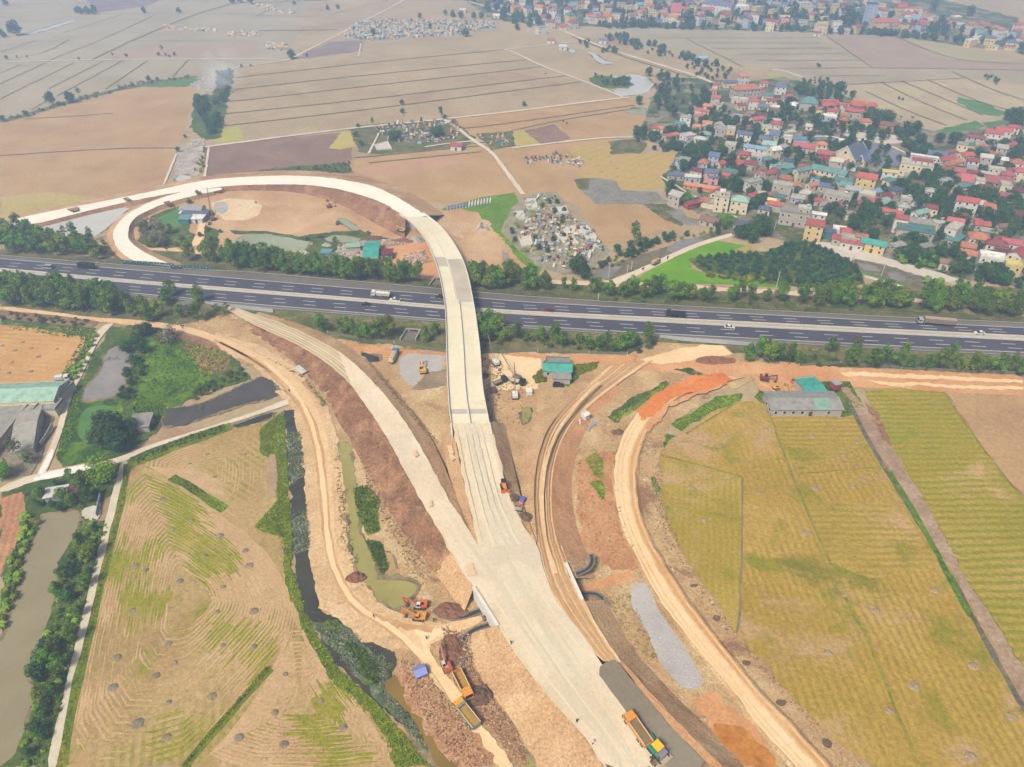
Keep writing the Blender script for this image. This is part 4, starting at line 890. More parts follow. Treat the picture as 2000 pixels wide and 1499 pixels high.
def ditch(s,label,w=1.7):
    q=[P(x,y,.12) for x,y in pts(s)]; q=smoothpts(q,False,2); o=q[0]; root=thing('stone_ditch',label,'ditch',o)
    for nm,off,wd,hh,mt in (('ditch_wall',-w/2,.4,.4,stone),('ditch_wall',w/2,.4,.4,stone),('ditch_bed',0,w-.3,.1,dkm)):
        vs=[];fs=[]
        for i,v in enumerate(q):
            t=q[min(i+1,len(q)-1)]-q[max(i-1,0)]; t.normalize(); n=Vector((-t.y,t.x,0)); b=v-o+n*off
            vs+=[b-n*wd/2,b+n*wd/2,b+n*wd/2+Vector((0,0,hh)),b-n*wd/2+Vector((0,0,hh))]
        for i in range(len(q)-1):
            for j in range(4): fs.append((i*4+j,i*4+(j+1)%4,i*4+4+(j+1)%4,i*4+4+j))
        fs+=[(0,1,2,3),tuple(len(q)*4-4+j for j in (3,2,1,0))]
        mb=MB(); mb.add(vs,fs); mb.out(nm,mt,root)
ditch('940,1194 925,1200 905,1206 885,1208 868,1204 848,1192','curved dark stone ditch running left from the headwall towards the orange excavators',1.7)
ditch('955,1222 930,1230 912,1242 902,1258 900,1275 908,1290','curved pale stone ditch running down from the headwall past the muddy pit',1.4)
ditch('1125,1137 1138,1132 1150,1125 1156,1112 1153,1098','dark stone ditch curving up behind the right headwall',1.3)
ditch('1138,1162 1160,1160 1175,1168 1184,1180 1190,1190','dark stone ditch curving down in front of the right headwall',1.3)
for nm,lab,s in (('north','grey box culvert mouth under the far side of the expressway beside the overpass','838,562 850,548 872,548 868,565'),('south','grey box culvert with open channel under the near side of the expressway','782,668 795,648 822,650 812,668')):
    q=[P(x,y,0) for x,y in pts(s)]; o=sum(q,Vector())/4; root=thing('box_culvert',lab,'culvert',o)
    for a,b in ((0,1),(2,3),(1,2)):
        d=q[b]-q[a]; c=(q[a]+q[b])/2-o; mb=MB(); mb.box(c.x,c.y,.9,d.length,.5,1.8,math.atan2(d.y,d.x)); mb.out('wing_wall' if b!=2 else 'headwall',concg,root)
    mb=MB(); mb.add([v-o+Vector((0,0,.62)) for v in q],[(0,1,2,3)]); mb.out('channel_bed',paint('channel_mud',C(120,112,96),.9,.15),root)
    d=q[2]-q[1]; c=(q[2]+q[1])/2-o; mb=MB(); mb.box(c.x,c.y-.3,.75,d.length*.6,.3,1.3,math.atan2(d.y,d.x)); mb.out('opening',dkm,root)
build_ground()
# ================================================================ plants
bark=paint('tree_bark',C(112,92,72),.9,.2,2); barkp=paint('pale_bark',C(150,134,112),.9,.15,2)
LM={'acacia':leaf('leaf_acacia',C(42,74,16),C(126,158,34)),'dark':leaf('leaf_dark',C(30,62,28),C(84,122,50)),
 'lime':leaf('leaf_lime',C(70,120,6),C(140,182,18),.12),'olive':leaf('leaf_olive',C(62,66,34),C(128,124,66)),
 'blue':leaf('leaf_bluegreen',C(34,70,44),C(82,120,74)),'banana':leaf('leaf_banana',C(66,106,14),C(140,172,34),.15),
 'yellow':leaf('leaf_yellowgreen',C(90,106,14),C(168,166,36)),'palm':leaf('leaf_palm',C(52,74,24),C(112,128,48)),'bare':leaf('twig_grey',C(118,104,88),C(158,140,120)),
 'reed':leaf('leaf_reed',C(84,104,30),C(156,160,60)),'pale':leaf('leaf_pale',C(72,96,46),C(138,152,84))}
def crown(blobs,n,size,rnd,mat,parent,inner=.55,flat=0):
    mb=MB()
    wts=[b[3]*b[4] for b in blobs]
    for _ in range(n):
        b=rnd.choices(blobs,wts)[0]
        u=Vector((rnd.gauss(0,1),rnd.gauss(0,1),rnd.gauss(0,1))).normalized()
        if u.z<-.3 and rnd.random()<.6: u.z=-u.z
        k=rnd.uniform(inner,1.0)*(1+.18*noise.noise(u*2.1+Vector(b[:3])))
        c=Vector(b[:3])+Vector((u.x*b[3],u.y*b[3],u.z*b[4]))*k
        s=size*rnd.uniform(.6,1.35)
        nn=(u+Vector((rnd.gauss(0,.5),rnd.gauss(0,.5),rnd.gauss(.25,.5)))).normalized()
        a=nn.orthogonal().normalized(); a=Matrix.Rotation(rnd.uniform(0,6.28),3,nn)@a; d=nn.cross(a)
        mb.add([c-a*s*.5,c-d*s*.36+nn*s*.1,c+a*s*.5,c+d*s*.36+nn*s*.1],[(0,1,2,3)])
    o=mb.out('crown',mat,parent); return o
def trunk(h,r,rnd,parent,limbs,mat=bark,lean=0):
    mb=MB(); p=Vector((0,0,-.3)); q=Vector((lean*.5,0,h*.55)); mb.cyl(p,q,r,r*.7,7); t=Vector((lean,0,h)); mb.cyl(q,t,r*.7,r*.3,6)
    for x,y,z in limbs: mb.cyl(q.lerp(t,rnd.uniform(0,.7)),(x,y,z),r*.4,r*.12,5)
    return mb.out('trunk',mat,parent)
PROTO={}
def mk(kind,h,w,n,size,leafk,seed,base=.25,nb=7,trunkr=.18,inner=.5,tall=1.0,mat=bark,name='tree'):
    rnd=random.Random(seed); root=thing(name,None,'tree')
    bl=[]
    for i in range(nb):
        t=(i+.5)/nb; z=h*(base+(1-base)*(t*.86+.06)); rr=w*.5*math.sin(math.pi*min(1,max(.12,(t*.9+.14))))**.6
        a=rnd.uniform(0,6.28); off=rr*rnd.uniform(.2,.55)
        r=max(.35,rr*rnd.uniform(.55,.8)); bl.append((math.cos(a)*off,math.sin(a)*off,z,r,min(r*1.05*tall,h*.32)))
    for i in range(nb):
        a=6.283*i/nb+rnd.uniform(-.4,.4); z=h*rnd.uniform(base+.12,.75); off=w*.5*rnd.uniform(.45,.72)
        r=w*rnd.uniform(.14,.24); bl.append((math.cos(a)*off,math.sin(a)*off,z,r,r*.85*tall))
    crown(bl,n,size,rnd,LM[leafk],root,inner)
    trunk(h*.75,trunkr,rnd,root,[b[:3] for b in bl[::2]],mat)
    PROTO.setdefault(kind,[]).append(root); return root
for i in range(4): mk('acacia',10.5,6.6,1500,.58,'acacia',i+1,.18,6,.16)
for i in range(3): mk('slim',12,4.6,850,.56,'acacia',i+21,.25,7,.13,tall=1.1)
for i in range(2): mk('sparse',11.5,5.2,400,.6,'olive',i+31,.3,6,.14,mat=barkp)
for i in range(3): mk('broad',9,9,1300,.8,'dark',i+41,.22,8,.3)
for i in range(2): mk('round',5,4.6,700,.5,'dark',i+51,.12,6,.14)
for i in range(2): mk('lychee',4.2,5.2,480,.6,'blue',i+61,.05,5,.12)
for i in range(2): mk('bush',2.2,3.0,300,.42,'olive',i+71,.0,5,.08,name='bush')
for i in range(2): mk('greenbush',2.4,3.2,330,.42,'acacia',i+81,.0,5,.08,name='bush')
for i in range(2): mk('lime',7.5,8.2,1900,.5,'lime',i+91,.12,8,.25)
for i in range(2): mk('far',11,10,420,1.5,'blue',i+101,.1,7,.3)
mk('huge',15,17,3000,.9,'dark',111,.15,11,.5); mk('bare',7,6,300,.6,'bare',112,.2,7,.15,mat=barkp); mk('yellow',3.4,3.6,420,.45,'yellow',113,.05,5,.1); mk('pale',6,5,600,.55,'pale',114,.1,6,.14)
mk('dome',8.5,13,1900,.8,'dark',115,.1,9,.35)
def banana(seed):
    rnd=random.Random(seed); root=thing('banana_plant',None,'plant'); mb=MB(); st=MB()
    for k in range(3):
        bx,by=rnd.uniform(-.7,.7),rnd.uniform(-.7,.7); h=rnd.uniform(1.5,2.3); st.cyl((bx,by,0),(bx,by,h),.14,.09,6)
        for j in range(8):
            a=6.283*j/8+rnd.uniform(-.3,.3); L=rnd.uniform(1.5,2.2); d=Vector((math.cos(a),math.sin(a),0)); s=Vector((-d.y,d.x,0))*.3; pr=None
            ps=[Vector((bx,by,h))+d*L*t+Vector((0,0,1.1*t-1.7*t*t)) for t in (0,.25,.55,.8,1)]
            ws=[.3,.9,1.1,.8,.1]; vs=[]
            for p,w in zip(ps,ws): vs+=[p-s*w,p+s*w]
            mb.add(vs,[(2*i,2*i+1,2*i+3,2*i+2) for i in range(4)])
    mb.out('leaves',LM['banana'],root); st.out('stem',paint('banana_stem',C(120,128,60),.7,.15),root); PROTO.setdefault('banana',[]).append(root)
banana(5); banana(6)
def palm(seed,h):
    rnd=random.Random(seed); root=thing('palm_tree',None,'tree'); mb=MB()
    for j in range(15):
        a=6.283*j/15+rnd.uniform(-.2,.2); L=rnd.uniform(2,2.8); up=rnd.uniform(.2,1.2); d=Vector((math.cos(a),math.sin(a),0)); s=Vector((-d.y,d.x,0))
        ps=[Vector((0,0,h))+d*L*t+Vector((0,0,up*t*1.6-2.4*t*t)) for t in (0,.3,.6,.85,1)]; ws=[.1,.45,.5,.35,.05]; vs=[]
        for p,w in zip(ps,ws): vs+=[p-s*w-Vector((0,0,w*.4)),p,p+s*w-Vector((0,0,w*.4))]
        mb.add(vs,[(3*i+k,3*i+k+1,3*i+k+4,3*i+k+3) for i in range(4) for k in (0,1)])
    mb.out('crown',LM['palm'],root); t=MB(); t.cyl((0,0,-.2),(.15,0,h*.5),.16,.12,7); t.cyl((.15,0,h*.5),(0,0,h),.12,.1,7); t.out('trunk',barkp,root); PROTO.setdefault('palm',[]).append(root)
palm(3,7); palm(4,5.5)
PL=[]
def plant(kind,x,y,sc=1.0,label=None,group=None,share=False,cat=None,z=0,rnd=R,world=False):
    p=rnd.choice(PROTO[kind]); loc=Vector((x,y,z)) if world else P(x,y,z); loc.z=GZ(loc.x,loc.y)-.05
    s=sc*rnd.uniform(.88,1.12)
    if cat is None: cat='bush' if p.name.startswith('bush') else 'plant' if p.name.startswith('banana') else 'tree'
    PL.append((p,loc,rnd.uniform(0,6.28),label,group,share,(s*rnd.uniform(.92,1.08),s*rnd.uniform(.92,1.08),s*rnd.uniform(.9,1.1)),cat))
# ================================================================ houses
RC={'r':('red',C(178,86,80)),'k':('dark red',C(128,64,60)),'o':('orange',C(194,122,88)),'b':('blue-grey',C(100,110,136)),'t':('teal',C(98,142,138)),'g':('grey',C(158,156,150)),
    'w':('white',C(232,228,222)),'n':('brown',C(146,110,88)),'p':('pink-red',C(182,96,94)),'c':('concrete',C(184,178,166)),'l':('light blue',C(140,176,204)),'y':('yellow',C(214,196,120)),'T':('bright teal',C(62,158,144)),'m':('pale green',C(150,184,166))}
WC={'w':('white',C(226,220,212)),'c':('cream',C(232,216,182)),'y':('yellow',C(226,196,132)),'p':('pink',C(230,172,166)),'g':('grey',C(190,180,168)),'l':('pale blue',C(176,190,214)),'r':('dark red',C(168,66,62)),'o':('orange',C(216,150,86)),'t':('teal',C(60,130,124))}
RM={k:paint('roof_'+v[0].replace(' ','_').replace('-','_'),v[1],.65,.17,.45,rnd=.3,corr=('X',.5) if k not in 'c' else None) for k,v in RC.items()}
WM={k:paint('wall_'+v[0].replace(' ','_'),v[1],.85,.09,.5,rnd=.06) for k,v in WC.items()}
gl=glass(); doorm=paint('door_brown',C(92,62,44),.6,.1)
wn=MB(); wn.box(0,0,0,1.25,.1,1.45,mi=1); wn.box(0,-.06,0,1.0,.04,1.2)
WIN=wn.out('window',[gl,concw]); DOOR=MB(); DOOR.box(0,0,0,1.3,.1,2.3); DOOR=DOOR.out('door',doorm)
tankm=paint('water_tank_steel',C(206,208,210),.3,.05,1,metal=.3); tankb=paint('water_tank_blue',C(60,96,196),.4,.08)
def roofmesh(kind,w,d,h,rise,ov,mat,parent,name='roof'):
    W,D=w/2+ov,d/2+ov; mb=MB(); th=.14
    if kind=='gable':
        mb.add([(-W,-D,h-.1),(W,-D,h-.1),(W,0,h+rise),(-W,0,h+rise),(W,D,h-.1),(-W,D,h-.1)]+[(-W,-D,h-.1-th),(W,-D,h-.1-th),(W,0,h+rise-th),(-W,0,h+rise-th),(W,D,h-.1-th),(-W,D,h-.1-th)],
               [(0,1,2,3),(3,2,4,5),(7,6,9,8),(8,9,11,10),(0,6,7,1),(5,4,10,11),(1,7,8,2),(2,8,10,4),(0,3,9,6),(3,5,11,9)])
    elif kind=='hip':
        k=max(.05,W-D*.8); mb.add([(-W,-D,h-.1),(W,-D,h-.1),(W,D,h-.1),(-W,D,h-.1),(-k,0,h+rise),(k,0,h+rise),(-W,-D,h-.3),(W,-D,h-.3),(W,D,h-.3),(-W,D,h-.3)],
               [(0,1,5,4),(1,2,5),(2,3,4,5),(3,0,4),(0,6,7,1),(1,7,8,2),(2,8,9,3),(3,9,6,0),(9,8,7,6)])
    elif kind=='shed':
        mb.add([(-W,-D,h),(W,-D,h),(W,D,h+rise),(-W,D,h+rise),(-W,-D,h-th),(W,-D,h-th),(W,D,h+rise-th),(-W,D,h+rise-th)],[(0,1,2,3),(7,6,5,4),(0,4,5,1),(1,5,6,2),(2,6,7,3),(3,7,4,0)])
    else:
        mb.box(0,0,h+.06,w+.3,d+.3,.22)
        for x,y,a,b in ((0,-d/2,w+.3,.18),(0,d/2,w+.3,.18),(-w/2,0,.18,d-.1),(w/2,0,.18,d-.1)): mb.box(x,y,h+.5,a,b,.7)
    return mb.out(name,mat,parent)
HPOS=[]
def house(x,y,w,d,h,rot=-30,roof='gable',rc='r',wc='c',label=None,win=2,rise=None,group='village houses',tank=0,extra=None,name='house',cat='house',z=0,ov=.45,share=False,rng=R,lab_at='in the village',floors=None):
    """(x,y): surveyed centre of the eaves"""
    g=P(x,y,h+z); g.z=z; HPOS.append((g.x,g.y,max(w,d)*.5))
    rz=rad(rot)
    fl=floors or max(1,int(round(h/3.3)))
    if label is None:
        st={1:'single-storey',2:'two-storey',3:'three-storey'}.get(fl,'tall'); rk={'gable':'gabled','hip':'hipped','shed':'sheet','flat':'flat'}[roof]
        label='%s %s house, %s %s roof, %s'%(st,WC[wc][0],RC[rc][0],rk,lab_at)
    root=thing(name,label,cat,g,rz,group,share=share)
    rise=rise if rise is not None else (d*.28 if roof in('gable','hip') else d*.1)
    mb=MB(); mb.box(0,0,h/2-.15,w,d,h+.3)
    for k in range(1,fl): mb.box(0,0,h*k/fl,w+.16,d+.16,.18)
    if roof=='gable': mb.add([(-w/2,-d/2,h),(-w/2,d/2,h),(-w/2,0,h+rise*.9),(w/2,-d/2,h),(w/2,d/2,h),(w/2,0,h+rise*.9)],[(0,1,2),(5,4,3)])
    if roof=='shed': mb.add([(-w/2,-d/2,h-.2),(-w/2,d/2,h-.2),(-w/2,d/2,h+rise-.1),(w/2,-d/2,h-.2),(w/2,d/2,h-.2),(w/2,d/2,h+rise-.1)],[(0,1,2),(5,4,3),(1,4,5,2)])
    mb.out('wall',WM[wc],root)
    roofmesh(roof,w,d,h,rise,ov,RM[rc],root)
    if win:
        cam=Vector((0,0,CAMH))-g
        for (ax,ay,L,a,first) in ((0,-d/2,w,0,1),(0,d/2,w,math.pi,0),(-w/2,0,d,-math.pi/2,0),(w/2,0,d,math.pi/2,0)):
            nrm=Vector((math.sin(a+rz),-math.cos(a+rz)))
            if nrm.x*cam.x+nrm.y*cam.y<0: continue
            n=max(1,int(L/(3.1 if win>1 else 4.5)))
            for f in range(fl):
                for i in range(n):
                    if rng.random()<.12: continue
                    t=(i+.5)/n*L-L/2; zc=h*(f+.55)/fl
                    o=(DOOR if (f==0 and i==n//2 and first) else WIN).copy(); link(o,root)
                    if o.name.startswith('door'): zc=1.15
                    o.location=(ax+math.cos(a)*t+math.sin(a)*.04,ay+math.sin(a)*t-math.cos(a)*.04,zc); o.rotation_euler=(0,0,a)
    if tank:
        tb=MB(); tx,ty=w*.25,d*.2; zz=h+(1.0 if roof=='flat' else rise+.3); tb.cyl((tx-.8,ty,zz+.35),(tx+.8,ty,zz+.35),.55,n=10); o=tb.out('water_tank',tankb if tank==2 else tankm,root)
        tb=MB(); tb.box(tx,ty,zz-.35,1.3,.9,1.2,tx=.8)
        tb.out('tank_stand',steel,o)
    if extra: extra(root,w,d,h,rise)
    return root
# ================================================================ vehicles
tyre=paint('tyre_rubber',C(30,29,28),.9,.1); chrome=paint('wheel_rim',C(150,150,152),.4,.1,metal=.5); lampm=paint('lamp_glass',C(236,232,214),.2,.02); tailm=paint('tail_lamp',C(170,24,20),.3,.05); blackm=paint('black_trim',C(34,34,36),.6,.1)
autogl=glass('vehicle_glass',(20,26,32))
def wheel(parent,x,y,r,wd=.25):
    mb=MB(); mb.cyl((0,-wd/2,0),(0,wd/2,0),r,n=12); o=mb.out('wheel',tyre,parent); o.location=(x,y,r)
    mb=MB(); s=1 if y>0 else -1; mb.cyl((0,s*wd*.5,0),(0,s*(wd*.5+.02),0),r*.55,n=10); mb.out('rim',chrome,o)
def car(x,y,z,rz,mat,label,kind='sedan',group='vehicles on the expressway',cat='car'):
    L,W,H={'sedan':(4.6,1.8,1.45),'suv':(4.7,1.9,1.75),'pickup':(5.3,1.85,1.75),'van':(5.2,1.95,2.2)}[kind]
    g=P(x,y,z+H*.5); g.z=z; root=thing({'sedan':'car','suv':'car','pickup':'pickup','van':'minivan'}[kind],label,cat,g,rz,group)
    l=L/2; b=.32; wl=H*.56 if kind!='van' else H*.5
    body=[(-l,b),(-l,wl*.92),(-l*.9,wl),(l*.5,wl),(l*.93,wl*.82),(l,wl*.55),(l,b)]
    mb=MB(); mb.prism(body,-W/2,W/2); mb.out('body',mat,root,bev=.07)
    cab={'sedan':[(-l*.78,wl-.02),(-l*.42,H-.06),(l*.12,H-.06),(l*.52,wl-.02)],'suv':[(-l*.92,wl-.02),(-l*.82,H-.06),(l*.1,H-.06),(l*.48,wl-.02)],
         'pickup':[(-l*.2,wl-.02),(-l*.12,H-.06),(l*.22,H-.06),(l*.52,wl-.02)],'van':[(-l*.96,wl-.02),(-l*.92,H-.06),(l*.5,H-.06),(l*.82,wl-.02)]}[kind]
    mb=MB(); mb.prism(cab,-W/2+.1,W/2-.1); mb.out('windows',autogl,root,bev=.05)
    mb=MB(); c=cab; mb.prism([(c[1][0]-.05,H-.08),(c[1][0],H),(c[2][0],H),(c[2][0]+.06,H-.08)],-W/2+.12,W/2-.12)
    for s in (-1,1):
        for t in (.02,.5,.98):
            xx=c[1][0]+(c[2][0]-c[1][0])*t; mb.box(xx,s*(W/2-.1),(wl+H)/2,.09,.05,H-wl)
    mb.out('roof',mat,root)
    if kind=='pickup': mb=MB(); mb.box(-l*.58,0,wl+.01,l*.68,W-.3,.04); mb.out('cargo_bed',blackm,root)
    for xx in (-l*.6,l*.62):
        for s in (-1,1): wheel(root,xx,s*(W/2-.1),.33)
    for s in (-1,1):
        mb=MB(); mb.box(l-.03,s*W*.35,wl*.72,.1,.35,.16); mb.out('headlight',lampm,root)
        mb=MB(); mb.box(-l+.02,s*W*.38,wl*.8,.1,.25,.2); mb.out('tail_light',tailm,root)
    return root
def truckcab(root,x,W,H,L,mat,base=.9):
    """cab-over cab: front at x, running back L"""
    mb=MB(); mb.prism([(x-L,base),(x-L,H),(x-.35,H),(x,H*.62),(x,base)],-W/2,W/2); c=mb.out('cab',mat,root,bev=.08)
    mb=MB(); mb.add([(x+.02,-W*.43,H*.64),(x+.02,W*.43,H*.64),(x-.27,W*.4,H-.25),(x-.27,-W*.4,H-.25)],[(0,1,2,3)]); mb.out('windshield',autogl,c)
    for s in (-1,1):
        mb=MB(); mb.box(x-L*.45,s*(W/2+.01),H*.76,L*.5,.03,H*.22); mb.out('side_window',autogl,c)
        mb=MB(); mb.box(x-.02,s*W*.38,base+.3,.08,.35,.2); mb.out('headlight',lampm,c)
        mb=MB(); mb.box(x-.25,s*(W/2+.22),H*.75,.12,.2,.5); mb.out('mirror',blackm,c)
    mb=MB(); mb.box(x-.02,0,base-.15,.16,W,.4); mb.out('bumper',blackm,c)
    return c
def truck(x,y,z,rz,label,cabc,cargo,L=9.,W=2.5,group='vehicles on the expressway',cat='truck',name='truck'):
    H=2.9; g=P(x,y,z+1.5); g.z=z; root=thing(name,label,cat,g,rz,group); l=L/2
    mb=MB(); mb.box(0,0,.85,L-.3,.9,.3); mb.out('chassis',blackm,root)
    truckcab(root,l,W,H,2.1,cabc)
    axles=[l-1.3,-l+1.2,-l+2.5]+([l-2.7] if L>9.5 else [])
    for a in axles:
        for s in (-1,1): wheel(root,a,s*(W/2-.2),.5,.38)
    cargo(root,l,W); return root
def dumpbed(mat,load=None,inner=None):
    def f(root,l,W):
        x0,x1=-l,l-2.35; c=(x0+x1)/2; Lb=x1-x0; mb=MB(); mb.box(c,0,1.12,Lb,W,.16); 
        for s in (-1,1): mb.box(c,s*(W/2-.06),1.85,Lb,.12,1.35)
        mb.box(x0+.06,0,1.8,.12,W-.26,1.2); mb.box(x1-.06,0,2.1,.12,W-.26,1.7)
        b=mb.out('dump_bed',mat,root)
        for k in range(6):
            for s in (-1,1): mb=MB(); mb.box(x0+.5+k*(Lb-1)/5,s*(W/2+.03),1.8,.14,.08,1.2); mb.out('rib',mat,b)
        for s in (-1,1): mb=MB(); mb.box(c,s*(W/2-.03),2.56,Lb,.2,.1); mb.out('top_rail',paint('bed_rail_pale',C(236,206,160),.6,.08),b)
        mb=MB(); mb.box(x1+.25,0,2.95,.75,W,.1); mb.out('cab_guard',mat,b)
        z=1.24 if not load else 2.0
        mb=MB(); n=8; vs=[(x0+.15+(Lb-.3)*i/n,(-.5+j/4)*(W-.3),z+(.25*noise.noise(Vector((i*.9,j*.8,3)))+(.25*math.sin(math.pi*i/n)*math.sin(math.pi*j/4)) if load else .05*noise.noise(Vector((i,j,1))))) for i in range(n+1) for j in range(5)]
        mb.add(vs,[(i*5+j,i*5+j+1,i*5+j+6,i*5+j+5) for i in range(n) for j in range(4)]); mb.out('load',load or inner,b,smooth=True)
    return f
def tankbody(mat,hatches=True):
    def f(root,l,W):
        mb=MB(); mb.cyl((-l+.1,0,2.05),(l-2.4,0,2.05),1.05,n=16); t=mb.out('tank',mat,root,bev=.1)
        for k in range(4): mb=MB(); xx=-l+.9+k*(2*l-4.1)/3; mb.cyl((xx,0,3.05),(xx,0,3.25),.28,n=10); mb.out('hatch',blackm,t)
        mb=MB(); mb.box(-l+.3+(2*l-2.6)/2,0,1.15,2*l-2.8,1.6,.5); mb.out('tank_cradle',blackm,t)
        for s in (-1,1): mb=MB(); mb.box(-l+.2+(2*l-2.6)/2,s*1.0,1.25,2*l-3,.3,.5); mb.out('side_skirt',mat,t)
    return f
def stakebody(mat,cover,hh=1.7):
    def f(root,l,W):
        x0,x1=-l,l-2.5; c=(x0+x1)/2; Lb=x1-x0; mb=MB(); mb.box(c,0,1.2,Lb,W,.2); b=mb.out('flatbed',blackm,root)
        mb=MB(); mb.box(c,0,1.3+hh/2,Lb-.1,W-.16,hh); mb.out('cargo_sides',cover,b,bev=.06)
        n=max(3,int(Lb/1.0)); st=MB(); st.box(0,0,0,.14,.1,hh+.1)
        for i in range(n+1):
            for s in (-1,1):
                o=st.out('stake',mat,b); o.location=(x0+.1+(Lb-.2)*i/n,s*(W/2-.03),1.3+hh/2)
        mb=MB(); mb.box(c,0,1.3+hh+.08,Lb-.2,W-.3,.12); mb.out('load_cover',mat,b)
    return f
def busbody(x,y,z,rz,mat,label,L=8.5,W=2.4,H=3.0):
    g=P(x,y,z+1.5); g.z=z; root=thing('bus',label,'bus',g,rz,'vehicles on the expressway'); l=L/2
    mb=MB(); mb.prism([(-l,.4),(-l,H),(l-.2,H),(l,H*.5),(l,.4)],-W/2,W/2); mb.out('body',mat,root,bev=.12)
    for s in (-1,1):
        for k in range(5): mb=MB(); mb.box(-l+1.1+k*1.45,s*(W/2+.005),H*.68,1.2,.04,.85); mb.out('side_window',autogl,root)
    mb=MB(); mb.add([(l+.03,-W*.42,H*.52),(l+.03,W*.42,H*.52),(l-.16,W*.4,H-.2),(l-.16,-W*.4,H-.2)],[(0,1,2,3)]); mb.out('windshield',autogl,root)
    for xx in (-l*.6,l*.6):
        for s in (-1,1): wheel(root,xx,s*(W/2-.15),.45,.3)
    for s in (-1,1): mb=MB(); mb.box(l,s*W*.36,.75,.08,.4,.2); mb.out('headlight',lampm,root)
    mb=MB(); mb.box(-.5,0,H+.1,2.2,1.6,.22); mb.out('roof_unit',blackm,root,bev=.05)
def excavator(x,y,z,rz,swing,mat,label,boom=(4.6,3.6),stick=(-.9,2.9),cabw=None,roofdk=False,sc=1.0,group='excavators on the site',dark=None):
    """boom = reach, peak height of the elbow; stick = (dx, drop)"""
    g=P(x,y,z+1.4); g.z=z; root=thing('excavator',label,'excavator',g,rz,group); root.scale=(sc,)*3
    for s in (-1,1):
        mb=MB(); pr=[(-2,.35),(-1.7,0),(1.7,0),(2,.35),(2,.6),(1.7,.9),(-1.7,.9),(-2,.6)]; mb.prism(pr,s*1.1-.3,s*1.1+.3); mb.out('track',paint('track_steel',C(70,62,54),.8,.15),root)
    mb=MB(); mb.box(0,0,.75,1.6,1.7,.5); mb.cyl((0,0,.9),(0,0,1.15),.7,n=14); mb.out('undercarriage',blackm,root)
    up=bpy.data.objects.new('upper_body',None)
    R3=Matrix.Rotation(swing,4,'Z')
    def part(mb,name,m,par=root,bev=0):
        o=mb.out(name,m,par,bev=bev)
        o.data.transform(R3); return o
    mb=MB(); mb.box(-.7,0,1.5,3.0,2.5,.7); mb.box(-.6,-.75,2.0,2.0,.9,.35); hb=part(mb,'house',mat,bev=.06)
    mb=MB(); mb.box(-2.0,0,1.75,1.0,2.5,1.1); part(mb,'counterweight',dark or mat,bev=.12)
    mb=MB(); mb.box(-1.1,-.1,2.02,1.0,1.5,.1); part(mb,'engine_hatch',paint('hatch_grey',C(168,166,158),.5,.1) if not roofdk else blackm,hb)
    cw=cabw or mat
    mb=MB(); mb.prism([(-.35,1.2),(-.35,2.95),(.75,2.95),(1.15,2.1),(1.15,1.2)],.35,1.3); cb=part(mb,'cab',autogl)
    mb=MB(); mb.box(.2,.82,2.98,1.2,1.0,.09)
    for px,py in ((-.32,.38),(-.32,1.27),(1.1,.38),(1.1,1.27)): mb.box(px,py,1.7,.1,.1,1.0); 
    for px,py in ((-.32,.38),(-.32,1.27),(.72,.38),(.72,1.27)): mb.box(px,py,2.4,.1,.1,1.1)
    mb.box(.4,1.31,1.45,1.5,.05,.6); part(mb,'cab_frame',cw,cb)
    bx,bh=boom; e=(bx,bh)
    def arm(a,b,w0,w1,wd,name,par=root):
        a=Vector((a[0],0,a[1]));b=Vector((b[0],0,b[1])); d=(b-a).normalized(); n=Vector((-d.z,0,d.x)); m=a.lerp(b,.5)+n*.25
        mb=MB(); mb.prism([(v.x,v.z) for v in (a-n*w0,a+n*w0,m+n*w0*1.25,b+n*w1,b-n*w1,m-n*w0*.9)],-wd,wd); return part(mb,name,mat,par)
    bo=arm((.6,1.5),e,.28,.26,.24,'boom')
    mb=MB(); mb.cyl((1.0,-.3,1.4),(.6+(bx-.6)*.5,-.3,1.5+(bh-1.5)*.5+.35),.1,n=6); mb.cyl((1.0,.3,1.4),(.6+(bx-.6)*.5,.3,1.5+(bh-1.5)*.5+.35),.1,n=6); part(mb,'boom_ram',steel,bo)
    t=(bx+stick[0],max(.5,bh-stick[1])); sk=arm((bx-.1,bh+.35),t,.22,.16,.18,'stick')
    mb=MB(); mb.cyl((bx*.62,0,bh*.78+.7),(bx-.05,0,bh+.55),.08,n=6); part(mb,'stick_ram',steel,sk)
    mb=MB(); mb.prism([(t[0]-.1,t[1]+.2),(t[0]+.5,t[1]-.05),(t[0]+.3,t[1]-.75),(t[0]-.55,t[1]-.75),(t[0]-.75,t[1]-.3)],-.55,.55); part(mb,'bucket',paint('bucket_steel',C(92,80,68),.7,.15))
    bpy.data.objects.remove(up); return root
